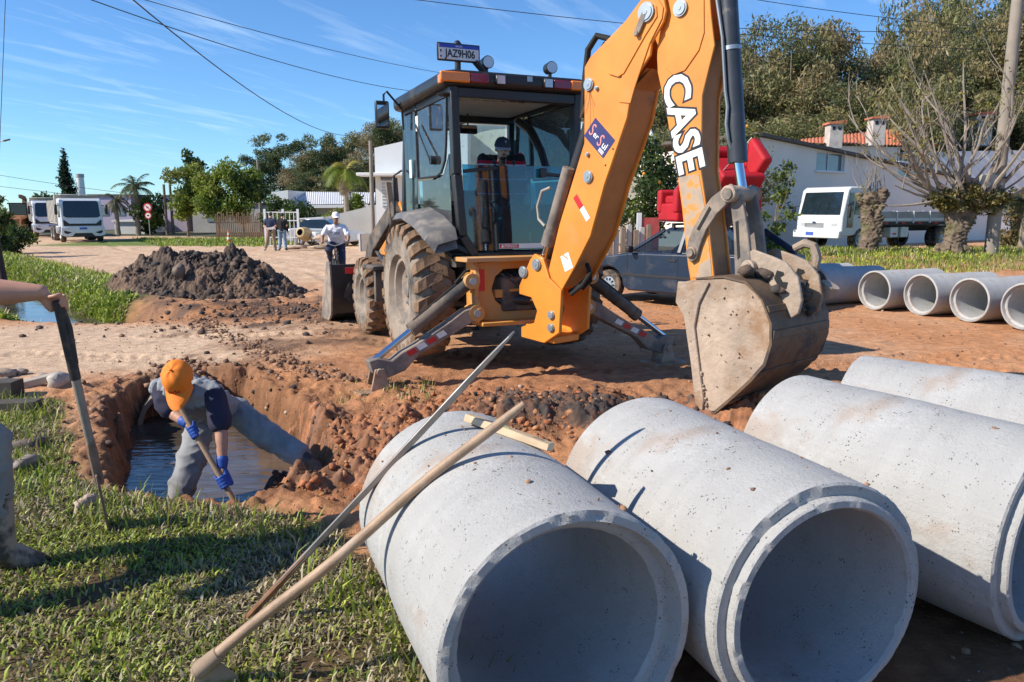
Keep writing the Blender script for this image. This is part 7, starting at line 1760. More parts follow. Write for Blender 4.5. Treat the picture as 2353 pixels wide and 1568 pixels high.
# ---- tiled roofs and chimneys rising behind
def tiled_house(name, label, u0, u1, vr0, vr1, ve0, ve1, Y, wallm, drop=3.0):
    a, b = at(u0, ve0, Y), at(u1, ve1, Y + 2); c, d = at(u1, vr1, Y + 6), at(u0, vr0, Y + 5)
    t = thing(name, label, 'house', (a.x, a.y, 0)); og = Vector((a.x, a.y, 0))
    o = MB(); corrugated(o, a - og, b - og, c - og, d - og, int((b - a).length / .24), .07); o.build('roof', TILE, t, ang=60)
    o = MB(); o.hexa([a - og - Vector((0, -.3, drop)), b - og - Vector((0, -.3, drop)), a - og + Vector((0, 5, -drop)), b - og + Vector((0, 5, -drop)), a - og + Vector((0, .3, -.05)), b - og + Vector((0, .3, -.05)), a - og + Vector((0, 5, -.05)), b - og + Vector((0, 5, -.05))]); o.build('wall', wallm, t, smooth=False)
    return t, og
def chimney(t, og, u, v0, v1, Y, w):
    p0, p1 = at(u, v1, Y), at(u, v0, Y); h = p1.z - p0.z + .5
    o = MB(); o.box((p0.x - og.x, p0.y - og.y, p0.z - .5 + h / 2), (w, w, h)); c = o.build('chimney', mat('chimney_plaster', (.50, .45, .40), .85, var=.2, vs=3), t, bevel=.02)
    for k in (-1, 1): o = MB(); o.box((p0.x - og.x + k * w * .22, p0.y - og.y - w * .5 - .01, p1.z - .22), (w * .22, .02, .18)); o.build('smoke_hole', DRK, c)
    o = MB(); o.hexa([Vector((p0.x - og.x + a * w * .65, p0.y - og.y + b * w * .65, p1.z + (0 if e < 0 else .10) + (.12 if (e > 0 and a > 0) else 0))) for e in (-1, 1) for b in (-1, 1) for a in (-1, 1)]); o.build('cap', TILE, c)
t, og = tiled_house('tiled_house', 'house with a red clay tile roof and two chimneys behind the beige house', 1840, 2075, 322, 296, 330, 336, 44, PLAS)
chimney(t, og, 1915, 287, 322, 44.5, .75); chimney(t, og, 2012, 275, 315, 44.5, .75)
t, og = tiled_house('tiled_house', 'farther red tiled roof with a white chimney, behind the bare pollarded tree', 2060, 2330, 312, 300, 345, 340, 52, WWALL)
chimney(t, og, 2252, 265, 318, 51, .95)
o = MB(); a, b = at(2075, 350, 47), at(2400, 345, 49); o.hexa([Vector((a.x, a.y, -.2)), Vector((b.x, b.y, -.2)), Vector((a.x, a.y + 3, -.2)), Vector((b.x, b.y + 3, -.2)), Vector((a.x, a.y, a.z)), Vector((b.x, b.y, b.z)), Vector((a.x, a.y + 3, a.z)), Vector((b.x, b.y + 3, b.z))]); q = o.build('white_parapet_building', WWALL, smooth=False); tag(q, 'white flat-topped building between the tiled roof and the right edge', 'building')

# ---- barrel-roofed warehouse seen through the cab
bw = thing('barrel_roof_warehouse', 'cream warehouse with a round barrel roof seen through the cab windows', 'warehouse')
Y = 41; c = at(1130, 480, Y); rad_ = 3.35
CREAM = mat('cream_wall', (.66, .64, .53), .85, var=.06, vs=.8)
pts = [(-rad_, -3.6)] + [(rad_ * math.cos(a), .9 + 2.15 * math.sin(a)) for a in np.linspace(math.pi, 0, 18)] + [(rad_, -3.6)]
o = MB(); o.prism(pts, (c.x, Y, 3.3), (1, 0, 0), (0, 0, 1), (0, .3, 0)); o.build('gable', CREAM, bw, smooth=False)
o = MB(); vs = []; fs = []
for i, a in enumerate(np.linspace(math.pi, 0, 19)):
    for yy in (-.25, 14): vs.append((c.x + (rad_ + .12) * math.cos(a), Y + yy, 3.3 + .95 + 2.25 * math.sin(a)))
for i in range(18): fs.append((2 * i, 2 * i + 1, 2 * i + 3, 2 * i + 2))
o.add(vs, fs); o.build('barrel_roof', mat('grey_sheet', (.36, .34, .31), .6, var=.1), bw)
# white gabled shed right of it
sh2 = thing('gabled_shed', 'cream shed with a pale sheet roof right of the barrel warehouse', 'shed'); c = at(1290, 480, 40)
o = MB(); o.box((c.x + 1.6, 42, 2.1), (6.0, 4, 4.8)); o.build('wall', CREAM, sh2, smooth=False)
o = MB(); corrugated(o, (c.x - 1.9, 39.6, 4.5), (c.x + 5.0, 39.6, 4.5), (c.x + 5.0, 43.5, 6.5), (c.x - 1.9, 43.5, 6.5), 34, .05); o.build('roof', mat('pale_green_sheet', (.50, .58, .55), .5, var=.06), sh2)
# ---- white building with canopy left of the cab
wb = thing('white_building', 'white two-storey building with a flat canopy left of the cab', 'building'); Y = 38
x0, x1 = at(862, 400, Y).x, at(1075, 400, Y).x
zt_ = at(862, 340, Y).z; zc = at(862, 403, Y).z
o = MB(); o.hexa([Vector(q) for q in ((x0, Y, -.3), (x1, Y, -.3), (x0, Y + 7, -.3), (x1, Y + 7, -.3), (x0, Y, zt_), (x1, Y, zt_ + 1.0), (x0, Y + 7, zt_), (x1, Y + 7, zt_ + 1.0))]); o.build('wall', WWALL, wb, smooth=False)
o = MB(); o.box(((x0 - .7 + x1) / 2, Y - .5, zc), (x1 - x0 + .7, 1.3, .14)); o.build('canopy', WWALL, wb, bevel=.02)
wx0, wx1 = at(878, 430, Y).x, at(905, 430, Y).x
o = MB(); o.box(((wx0 + wx1) / 2, Y - .02, at(890, 445, Y).z), (wx1 - wx0, .06, at(890, 415, Y).z - at(890, 478, Y).z)); sh_w = o.build('shutter_window', mat('shutter_grey', (.40, .43, .46), .5), wb)
for k in range(8): o = MB(); o.box(((wx0 + wx1) / 2, Y - .06, at(890, 472, Y).z + k * .16), (wx1 - wx0, .03, .05)); o.build('slat', FRAME, sh_w)
o = MB(); o.box(((wx0 + wx1) / 2, Y - .03, at(890, 410, Y).z), (wx1 - wx0 + .1, .06, .16)); o.build('vent_band', mat('vent_dark', (.12, .14, .17), .5), wb)
# ---- long low house with white corrugated roof
lh = thing('low_house', 'long low grey house with a white corrugated roof beyond the two people', 'house'); Y = 52
p0, p1 = at(668, 472, Y), at(862, 470, Y); r0_, r1_ = at(664, 442, Y + 4), at(864, 444, Y + 4)
o = MB(); corrugated(o, p0, p1, r1_, r0_, 46, .06); o.build('roof', SHEET, lh, ang=60)
o = MB(); o.bar(p0 - Vector((0, 0, .1)), p1 - Vector((0, 0, .1)), .12, .2); o.build('gutter', FRAME, lh)
o = MB(); o.hexa([Vector((p0.x + .3, Y + .9, -.4)), Vector((p1.x, Y + .9, -.4)), Vector((p0.x + .3, Y + 5, -.4)), Vector((p1.x, Y + 5, -.4)), Vector((p0.x + .3, Y + .9, p0.z)), Vector((p1.x, Y + .9, p1.z)), Vector((p0.x + .3, Y + 5, p0.z + .4)), Vector((p1.x, Y + 5, p1.z + .4))]); o.build('wall', GWALL, lh, smooth=False)
o = MB(); q0 = at(625, 470, Y - .5); o.hexa([Vector((q0.x, Y - .5, -.4)), Vector((p0.x, Y - .5, -.4)), Vector((q0.x, Y + 4, -.4)), Vector((p0.x, Y + 4, -.4)), Vector((q0.x, Y - .5, at(625, 442, Y).z)), Vector((p0.x, Y - .5, at(665, 438, Y).z)), Vector((q0.x, Y + 4, at(625, 442, Y).z)), Vector((p0.x, Y + 4, at(665, 438, Y).z))]); o.build('gable_block', WWALL, lh, smooth=False)
# sloping boundary wall right of it
bwz = thing('boundary_wall', 'grey boundary wall rising towards the white building', 'wall'); a, b = at(690, 500, 44), at(858, 455, 42)
o = MB(); o.prism([(0, -.4), (b.x - a.x, -.4), (b.x - a.x, at(858, 468, 42).z), (b.x - a.x - 3.2, at(800, 500, 43).z), (0, at(690, 503, 44).z)], (a.x, 44, 0), (1, 0, -0), (0, 0, 1), (0, .18, 0)); o.build('panel', GWALL, bwz, smooth=False)
o = MB(); o.bar((a.x, 43.95, at(690, 503, 44).z), (b.x - 3.2, 43.95, at(800, 500, 43).z), .26, .06); o.build('coping', WWALL, bwz)
# lilac house and walls at the left
for (nm, lb, u0, u1, vt, Y, m_) in (('lilac_house', 'flat lilac house behind the dump trucks', 205, 300, 450, 72, LILAC), ('lilac_wall', 'long lilac garden wall behind the street sign and palms', 372, 425, 452, 66, LILAC), ('white_wall', 'white garden wall at the foot of the small palm', 262, 330, 510, 62, WWALL), ('pale_house', 'pale house with a flat roof behind the garden trees', 440, 600, 470, 64, GWALL)):
    a, b = at(u0, vt, Y), at(u1, vt, Y); o = MB(); o.box(((a.x + b.x) / 2, Y + 2, (a.z - .5) / 2), (b.x - a.x, 4, a.z + .5)); q = thing(nm, lb, 'wall' if 'wall' in nm else 'house'); w_ = o.build('wall', m_, q, smooth=False)
    o = MB(); o.box(((a.x + b.x) / 2, Y + 2, a.z + .06), (b.x - a.x + .3, 4.3, .14)); o.build('coping', SLATE if m_ is not WWALL else WWALL, q)
    if 'house' in nm:
        for k in range(2): o = MB(); o.box((a.x + (b.x - a.x) * (.3 + .4 * k), Y - .02, a.z * .55), (1.0, .06, .9)); o.build('window', WIN, q)
# white water tower
wt = thing('water_tower', 'thin white concrete tower beside the tall conifer', 'tower'); p = at(188, 455, 140)
o = MB(); o.cyl((p.x, p.y, -1), (p.x, p.y, at(188, 404, 140).z), .75, .62, 20); o.build('shaft', WWALL, wt); o = MB(); o.cyl((p.x, p.y, at(188, 408, 140).z), (p.x, p.y, at(188, 400, 140).z), .7, .7, 20); o.build('cap', GWALL, wt)

# ---- white metal gate frame with grid
gt = thing('grid_gate', 'white metal gate with a square grid behind the two people', 'gate'); Y = 39
WM = mat('white_metal', (.74, .74, .74), .45, var=.03)
g0, g1 = at(608, 490, Y), at(684, 490, Y); zt_ = at(640, 488, Y).z; zb_ = gz(g0.x, Y)
for x in (g0.x, (g0.x * .45 + g1.x * .55), g1.x): o = MB(); o.box((x, Y, (zt_ + zb_) / 2 + .08), (.10, .10, zt_ - zb_ + .16)); o.build('post', WM, gt)
for k in range(5): o = MB(); o.bar((g0.x, Y, zb_ + .12 + (zt_ - zb_ - .12) * k / 4), (g1.x, Y, zb_ + .12 + (zt_ - zb_ - .12) * k / 4), .05, .05); o.build('rail', WM, gt)
for k in range(1, 8): x = g0.x + (g1.x - g0.x) * k / 8; o = MB(); o.bar((x, Y, zb_ + .1), (x, Y, zt_), .03, .03, (0, 1, 0)); o.build('bar', WM, gt)
# rusty wooden fence in front of the garden
fc = thing('plank_fence', 'rusty brown paling fence in front of the garden trees', 'fence'); BRN = mat('fence_brown', (.20, .12, .075), .85, var=.3, vs=2)
a, b = at(498, 530, 53), at(606, 530, 53); zt_ = at(550, 492, 53).z; zb_ = gz((a.x + b.x) / 2, 53)
for k in range(26): x = a.x + (b.x - a.x) * k / 25; hh = (zt_ - zb_) * (1 + .10 * math.sin(k * 2.3)); o = MB(); o.box((x, 53, zb_ + hh / 2), (.085, .03, hh)); o.build('paling', BRN, fc)
for z_ in (.35, 1.1): o = MB(); o.bar((a.x, 53.04, zb_ + z_), (b.x, 53.04, zb_ + z_), .04, .06); o.build('rail', BRN, fc)
# ---- concrete mixer, sand bags, slab post
mx_ = thing('concrete_mixer', 'small concrete mixer with a round drum beside the white gate', 'mixer'); p = at(702, 548, 38); mx_.location = (p.x, p.y, gz(p.x, p.y)); mx_.rotation_euler = (0, 0, R_(-12)); mx_.scale = (.82, .82, .82)
DRUM = mat('drum_yellow', (.46, .33, .17), .6, var=.2)
o = MB(); d_ = Vector((-.15, -.95, .25)).normalized(); o.lathe([(.55, .20), (.52, .30), (.2, .40), (-.1, .42), (-.42, .28), (-.5, .001)], (0, 0, .85), d_, 28); dm = o.build('drum', DRUM, mx_)
o = MB(); o.lathe([(.56, .19), (.5, .18), (.1, .1), (.0, .001)], (0, 0, .85), d_, 24); o.build('drum_mouth', DRK, dm)
o = MB(); 
for s in (-1, 1): o.bar((s * .45, 0, .85), (s * .5, .3, .05), .06); o.bar((s * .45, 0, .85), (s * .5, -.3, .05), .06)
o.bar((-.5, .3, .2), (.5, .3, .2), .05); o.bar((-.5, -.3, .2), (.5, -.3, .2), .05); o.build('stand', BLKD, mx_)
for s in (-1, 1): o = MB(); o.lathe([(-.05, .05), (-.05, .17), (.05, .17), (.05, .05)], (s * .62, .3, .17), (1, 0, 0), 20); o.build('wheel', VTYRE, mx_)
o = MB(); o.box((.62, .05, .75), (.35, .4, .45), (0, .2, 0)); o.build('motor_cover', WWALL, mx_, bevel=.05)
SAND = mat('sand_bag', (.46, .36, .27), .9, var=.2)
BAGL = ['plump sand bag right of the concrete mixer, upper one', 'sand bag flat on the ground under the upper sand bag', 'sand bag lying nearest to the parked silver car', 'flattened sand bag in front of the concrete mixer']
for k, (du, dv, s) in enumerate(((748, 540, .42), (738, 552, .45), (766, 551, .38), (682, 553, .5))):
    p = at(du, dv, 37.3); V, F = PRO2[k]; V = V * s * np.array([1.2, .7, .62 if k == 0 else .36]); q = npmesh('sand_bag', V, F, SAND, smooth=True); q.location = (p.x, p.y, gz(p.x, p.y) + (.50 if k == 0 else .1)); tag(q, BAGL[k], 'sand bag', 'sand bags by the mixer')
sl_ = thing('concrete_slab_post', 'pale upright concrete slab beside the thin utility pole', 'slab'); p = at(842, 555, 35); o = MB(); hh = 38 / 1750 * 35 * 1.05
o.box((0, 0, hh / 2), (.52, .14, hh)); o.build('slab', mat('slab_brown', (.36, .31, .26), .9, var=.15), sl_, bevel=.01); o = MB(); o.box((-.30, 0, hh / 2), (.07, .18, hh)); o.build('edge_post', WWALL, sl_); sl_.location = (p.x, p.y, gz(p.x, p.y))
# ---- traffic cone
cn_ = thing('traffic_cone', 'orange and white traffic cone on the grass strip', 'cone'); p = at(526, 552, 46); cn_.location = (p.x, p.y, gz(p.x, p.y))
OC = mat('cone_orange', (.75, .14, .02), .5)
o = MB(); o.box((0, 0, .02), (.38, .38, .04)); o.build('base', OC, cn_, bevel=.01)
for z0, z1, m_ in ((.04, .22, OC), (.22, .36, WHITE), (.36, .50, OC), (.50, .62, WHITE), (.62, .74, OC)): o = MB(); o.cyl((0, 0, z0), (0, 0, z1), .14 - .15 * z0, .14 - .15 * z1, 20); o.build('band', m_, cn_)
# ---- road sign
rs = thing('road_sign', 'round red-rimmed road sign on a post beside the garden trees', 'sign'); p = at(344, 528, 58); zg = gz(p.x, p.y); rs.location = (p.x, p.y, zg)
zs = at(344, 477, 58).z - zg
o = MB(); o.cyl((0, 0, 0), (0, 0, zs + .3), .035, n=10); o.build('post', BOLT, rs)
for k, (z_, w_) in enumerate(((zs, .33), (zs - .42 * 58 / 58 - .18, .26))):
    o = MB(); o.cyl((0, -.05, z_), (0, -.07, z_), w_, n=28); d_ = o.build('disc', REDP, rs); o = MB(); o.cyl((0, -.072, z_), (0, -.078, z_), w_ * .72, n=28); o.build('face', WHITE, d_)
    if k == 0: o = MB(); o.box((0, -.082, z_), (.42, .006, .07), (0, R_(45), 0)); o.build('slash', REDP, d_); 
    o = MB(); o.box((0, -.0795, z_), (.16, .003, .10)); o.build('symbol', BLACKP, d_)
# ---- poles, lamps, wires
POLEC = mat('pole_concrete', (.27, .235, .195), .9, var=.15, vs=2)
POLEW = mat('pole_wood', (.20, .15, .11), .9, var=.3, vs=3)
def pole(label, u, v, Y, h, r0, r1, m=POLEC, arms=1, lean=0):
    p = at(u, v, Y); z = gz(p.x, Y); t = thing('utility_pole', label, 'pole', (p.x, Y, z))
    o = MB(); o.cyl((0, 0, -.2), (lean, 0, h), r0, r1, 14); o.build('shaft', m, t)
    for k in range(arms): o = MB(); o.box((lean, -.1, h - .35 - .7 * k), (1.7, .09, .1)); a = o.build('crossarm', POLEW, t); o = MB(); [o.cyl((lean + q, -.1, h - .3 - .7 * k), (lean + q, -.1, h - .16 - .7 * k), .04, n=8) for q in (-.75, -.25, .25, .75)]; o.build('insulators', BOLT, a)
    return t
up1 = pole('tall tapering concrete utility pole at the right with a meter box', 2276, 588, 25, 11.5, .205, .15)
o = MB(); o.box((-.42, -.1, 1.95), (.50, .28, 1.2)); q = o.build('meter_box', mat('box_grey', (.44, .42, .36), .7, var=.1), up1, bevel=.02)
for z_ in (1.55, 2.45): o = MB(); o.lathe([(-.03, .26), (.03, .26)], (0, 0, z_), (0, 0, 1), 20); o.build('strap', VBLK, up1)
up2 = pole('thin dark utility pole in front of the white building', 858, 556, 36, 5.0, .12, .08, POLEC, 0)
pole('wooden pole among the garden trees, left one', 384, 530, 60, 3.9, .12, .09, POLEW, 0); pole('wooden pole beside the leafy garden tree, right one', 398, 530, 61, 4.1, .12, .09, POLEW, 0)
pole('pale pole rising behind the leafy garden tree', 600, 520, 58, 5.6, .10, .08, POLEC, 0)
lp_ = thing('street_lamp', 'curved-arm street lamp at the far left edge', 'street lamp'); p = at(-4, 540, 45); lp_.location = (p.x, 45, gz(p.x, 45))
zl = at(30, 325, 45).z - gz(p.x, 45); o = MB(); o.cyl((0, 0, 0), (0, 0, zl + 2.5), .10, .07, 12); o.build('post', POLEW, lp_)
o = MB(); o.tube([(0, 0, zl - .35), (.25, 0, zl - .12), (.6, 0, zl - .02), (.95, 0, zl + .03)], .035, 8); am = o.build('arm', BOLT, lp_); o = MB(); o.box((1.1, 0, zl + .06), (.38, .16, .08), (0, -.25, 0)); o.build('lamp_head', BLKD, am, bevel=.02)
gp_ = thing('wooden_post', 'dark leaning wooden post beside the ditch at the left edge', 'post'); p = at(8, 632, 19.5); gp_.location = (p.x, 19.5, gz(p.x, 19.5)); o = MB(); o.cyl((.04, 0, -.2), (-.10, 0, 1.75), .10, .08, 12); o.build('shaft', mat('post_dark', (.06, .03, .028), .8, var=.3), gp_); o = MB(); o.cyl((-.10, 0, 1.74), (-.102, 0, 1.78), .085, .06, 12); o.build('top', POLEW, gp_)
WIRE = mat('wire', (.03, .03, .035), .6)
def wire(label, a, b, sag=.5, r=.012):
    a, b = Vector(a), Vector(b); pts = [a.lerp(b, t) - Vector((0, 0, sag * 4 * t * (1 - t))) for t in np.linspace(0, 1, 25)]
    o = MB(); o.tube(pts, r, 6); tag(o.build('overhead_wire', WIRE), label, 'wire', 'overhead wires')
wire('overhead wire falling steeply from the top left towards the cab', at(200, -90, 12), at(800, 312, 37), .6, .012)
wire('overhead wire crossing the sky from the top left to the cab roof', at(100, -40, 14), at(1000, 215, 34), .35, .011)
wire('thin overhead wire highest of the three left of the cab', at(180, -45, 16), at(1060, 175, 36), .2, .010)
wire('overhead wire running behind the boom near the top edge', at(880, -10, 22), at(2420, 120, 28), .25, .010)
wire('overhead wire at the top right, higher of two', at(1650, -15, 24), at(2500, 75, 28), .2, .010)
wire('overhead wire at the top right, lower of two', at(1560, 60, 24), at(2450, 70, 25.5), .1, .010)
wire('pair of distant wires low over the dump trucks', at(-30, 398, 70), at(560, 470, 75), .3, .018)
wire('lowest distant wire over the dump trucks', at(-30, 425, 70), at(560, 480, 75), .2, .018)
wire('thin wire hanging down along the left edge', at(14, -40, 30), at(-6, 470, 32), 0, .012)
# stacked fence posts and a red gate behind the blue car
ps = thing('post_stack', 'grey stacked fence posts behind the blue car', 'posts'); p = at(1440, 520, 24)
for k in range(9): o = MB(); o.box((p.x - .9 + k * .2, 24 + .1 * (k % 2), .55 + .04 * (k % 3)), (.15, .15, 1.15 + .08 * (k % 3))); o.build('fence_post', GWALL if k % 2 else POLEW, ps, bevel=.01)
rg = thing('red_gate', 'red painted gate with a white post behind the blue car', 'gate'); p = at(1495, 500, 24.5)
o = MB(); o.box((p.x, 24.5, .75), (.55, .06, 1.5)); o.build('leaf', mat('gate_red', (.42, .07, .06), .6, var=.15), rg); o = MB(); o.box((p.x - .36, 24.5, .8), (.14, .12, 1.7)); o.build('gate_post', WWALL, rg)
# ================================================================== vegetation
LEAF = mat('leaves', (.1, .15, .04), rough=.6, attr=True, var=0, transl=.4)
BARK = mat('bark', (.17, .13, .10), .9, var=.35, vs=3, bump=.6, bs=18)
PBARK = mat('pale_bark', (.30, .25, .19), .85, var=.3, vs=3)
def leaf_cloud(blobs, n, size, cols, seed, droop=.0, asp=.45, shell=.55):
    """blobs: (x,y,z,rx,ry,rz); leaves concentrated towards the skins of many small clumps"""
    r = np.random.default_rng(seed); B_ = np.array(blobs, float)
    vol = (B_[:, 3] * B_[:, 4] * B_[:, 5]) ** .7; k = r.choice(len(B_), n, p=vol / vol.sum())
    d = r.normal(size=(n, 3)); d /= np.linalg.norm(d, axis=1)[:, None]
    rad = shell + (1.08 - shell) * r.random(n) ** .6
    bump_ = 1 + .22 * np.sin(d @ np.array([5.1, 3.3, 4.2]) + k) + .15 * np.sin(d @ np.array([-7.1, 8.3, 2.2]) + 2 * k)
    P = B_[k, :3] + d * B_[k, 3:] * (rad * bump_)[:, None]
    t = r.normal(size=(n, 3)); t[:, 2] -= droop; t /= np.linalg.norm(t, axis=1)[:, None]
    b = np.cross(t, r.normal(size=(n, 3))); b /= np.linalg.norm(b, axis=1)[:, None]
    s = size * r.uniform(.6, 1.4, n)[:, None]
    V = np.stack([P, P + t * s * .5 + b * s * asp * .5, P + t * s, P + t * s * .5 - b * s * asp * .5], 1).reshape(-1, 3)
    F = np.arange(4 * n).reshape(n, 4)
    cs = np.array(cols); tone = r.random(len(B_))[k]; ci = np.clip((tone * len(cs) + r.normal(0, .7, n)).astype(int), 0, len(cs) - 1)
    C = cs[ci] * r.uniform(.7, 1.3, (n, 1))
    return V, F, np.repeat(C, 4, 0)
def limb(o, a, b, r0, r1, rnd, bend=.12, n=6):
    a, b = Vector(a), Vector(b); L = (b - a).length; off = Vector((rnd.uniform(-1, 1), rnd.uniform(-1, 1), rnd.uniform(-.3, .6))) * bend * L
    pts = [a.lerp(b, t) + off * math.sin(math.pi * t) for t in [i / n for i in range(n + 1)]]
    o.tube(pts, [r0 + (r1 - r0) * i / n for i in range(n + 1)], 8); return pts
def make_tree(name, label, cat, H, R, blobs, nleaf, size, cols, seed, trunk_r=.18, bark=BARK, group=None, droop=0, asp=.45, z0=0, forks=6, shell=.55):
    rnd = random.Random(seed); t = thing(name, label, cat, group=group)
    o = MB(); top = Vector((rnd.uniform(-.1, .1) * H * .3, rnd.uniform(-.1, .1) * H * .3, H * .62)); base = limb(o, (0, 0, -.15), top, trunk_r, trunk_r * .45, rnd, .03)
    bl = sorted(blobs, key=lambda q: rnd.random())[:forks]
    for q in bl:
        k = rnd.choice(base[2:5]); limb(o, k, Vector(q[:3]), trunk_r * .42, trunk_r * .1, rnd, .12)
    o.build('trunk', bark, t)
    V, F, C = leaf_cloud(blobs, nleaf, size, cols, seed, droop, asp, shell); npmesh('crown', V, F, LEAF, t, C)
    return t
def crown_blobs(rnd, H, R, zlo, n, flat=.8, rs=(.22, .38)):
    out = []
    for k in range(n):
        z = zlo + (1 - zlo) * (k + rnd.random()) / n; env = math.sin(math.pi * min(1, .18 + .80 * (1 - (z - zlo) / (1 - zlo)))) ** .7
        a = rnd.random() * 6.283; d = R * env * rnd.uniform(.15, .85); s = R * rnd.uniform(*rs) * (.6 + .4 * env)
        out.append((math.cos(a) * d, math.sin(a) * d, H * z, s, s, s * flat))
    return out
EUC = [(.11, .125, .05), (.175, .185, .072), (.235, .235, .095), (.30, .285, .12), (.33, .26, .13)]
EUC_B = [(.14, .13, .058), (.22, .185, .085), (.30, .23, .115), (.34, .28, .15)]
EUC_D = [(.045, .07, .026), (.075, .105, .036), (.11, .14, .045), (.16, .18, .07)]
protos = []
for k in range(5):
    rnd = random.Random(100 + k); H = 10; R = 3.0 + .5 * (k % 3)
    protos.append((make_tree('eucalyptus_tree', 'eucalyptus tree in the dense wood on the hillside', 'tree', H, R, crown_blobs(rnd, H, R, .28, 34, .85, (.15, .30)), 11000, .27, (EUC, EUC_B, EUC, EUC_D, EUC)[k], 200 + k, .17, PBARK, 'eucalyptus wood on the hillside', droop=.8, asp=.3, forks=9), H))
used = [False] * 5
def place_tree(k, x, y, z, h, rot, label=None, group=None, sx=1.0):
    p_, H = protos[k]
    o = p_ if not used[k] else copy_tree(p_)
    used[k] = True; s = h / H; o.location = (x, y, z); o.scale = (s * sx, s * sx, s); o.rotation_euler = (0, 0, rot)
    if label: o['label'] = label
    if group: o['group'] = group
    return o
# hill under the wood
def hill_z(x, y): return (11.5 * sst(0, 75, x) + 2.0 * sst(-60, 0, x)) * sst(48, 110, y) * (1 + .1 * np.sin(x * .11))
hx, hy = np.meshgrid(np.linspace(-90, 150, 60), np.linspace(47, 230, 40)); hz_ = hill_z(hx, hy) - .5 * (1 - sst(48, 52, hy)) - .32
i_ = np.arange(hx.size).reshape(hx.shape); F = np.stack([i_[:-1, :-1], i_[:-1, 1:], i_[1:, 1:], i_[1:, :-1]], -1).reshape(-1, 4)
tag(npmesh('hill', np.stack([hx, hy, hz_], -1).reshape(-1, 3), F, mat('hill_soil', (.06, .065, .03), .95, var=.4, vs=.3), smooth=True), kind='structure', label='wooded hillside behind the houses')
rnd = random.Random(9)
SKY = [(540, 395), (600, 330), (650, 310), (700, 345), (760, 320), (860, 300), (930, 270), (1000, 275), (1100, 262), (1200, 255), (1330, 215), (1480, 170), (1600, 120), (1680, 95), (1740, 105), (1778, 45), (1810, 85), (1850, 65), (1890, 80), (1930, 125), (2000, 110), (2060, 75), (2110, -20), (2170, 40), (2240, 10), (2300, -30), (2400, -20), (2560, -10)]
def sky_v(u): return float(np.interp(u, [q[0] for q in SKY], [q[1] for q in SKY]))
TONE = ('olive', 'brown-tinged', 'pale olive', 'dark green', 'grey-olive')
def wood_tree(u, Y, frac, k, lab=None, grp=None, jit=12, sx=1.0):
    if lab and grp: lab = TONE[k] + ' ' + lab
    x = at(u, 400, Y).x; zt = CAMH + (at(u, sky_v(u) + rnd.uniform(-jit, jit), Y).z - CAMH) * frac
    zb = float(hill_z(np.array([x]), np.array([float(Y)]))[0]) - .3
    place_tree(k, x, Y, zb, max(3.5, zt - zb), rnd.random() * 6.28, lab, grp, sx)
for i in range(26):          # skyline of the hillside wood, right
    u = 1340 + i * 46 + rnd.uniform(-14, 14); wood_tree(u, 70 + rnd.uniform(-8, 12), 1.0 - .10 * (i % 3 == 1), (0, 1, 2, 0, 4, 1, 2)[i % 7], 'eucalyptus on the skyline of the hillside wood', 'eucalyptus wood on the hillside', jit=26, sx=.78)
for i in range(22):
    u = 1330 + i * 56 + rnd.uniform(-16, 16); wood_tree(u, 60 + rnd.uniform(-4, 6), .70 + .1 * rnd.random(), (1, 0, 3, 1, 2, 4)[i % 6], 'eucalyptus halfway down the hillside wood', 'eucalyptus wood on the hillside', sx=1.1)
for i in range(16):
    u = 1330 + i * 76 + rnd.uniform(-16, 16); wood_tree(u, 53 + rnd.uniform(-2, 3), .48 + .1 * rnd.random(), (3, 0, 4, 2)[i % 4], 'eucalyptus at the foot of the hillside wood', 'eucalyptus wood on the hillside', sx=1.3)
wood_tree(2110, 48, 1.0, 2, 'tall slender eucalyptus standing above the others at the top right', None, 0, .62)
for i in range(17):          # wood left of and behind the cab
    u = 700 + i * 42 + rnd.uniform(-10, 10); wood_tree(u, 84 + rnd.uniform(-7, 8), 1.0, (1, 3, 0, 1)[i % 4], 'tall tree topping the wood behind the white building', 'wood behind the white building', sx=1.15)
for i in range(13):
    u = 700 + i * 50; wood_tree(u, 74 + rnd.uniform(-3, 3), .66, (3, 0, 4)[i % 3], 'lower tree at the edge of the wood behind the white building', 'wood behind the white building', sx=1.35)
wood_tree(648, 92, 1.0, 3, 'broad dark eucalyptus, tallest of the trees left of the palm', None, 0, 1.3)
wood_tree(590, 88, .95, 3, 'dark eucalyptus left of the broad tallest one', None, 0, 1.1)
wood_tree(700, 96, .92, 4, 'thin eucalyptus with sky gaps right of the broad tallest one', None, 0, .9)
# undergrowth filling the wood's foot
bl = []
for i in range(130):
    u = rnd.uniform(690, 2500); Y = rnd.uniform(50, 58) if u > 1330 else rnd.uniform(68, 74); x = at(u, 480, Y).x; z = float(hill_z(np.array([x]), np.array([Y]))[0]) - .3; s = rnd.uniform(1.2, 2.4); bl.append((x, Y, z + s * .7, s * 1.3, s, s))
V, F, C = leaf_cloud(bl, 26000, .42, EUC_D + EUC_B[:2], 333, .3, .4); tag(npmesh('undergrowth', V, F, LEAF, col=C), label='scrubby undergrowth at the foot of the wood', kind='stuff')
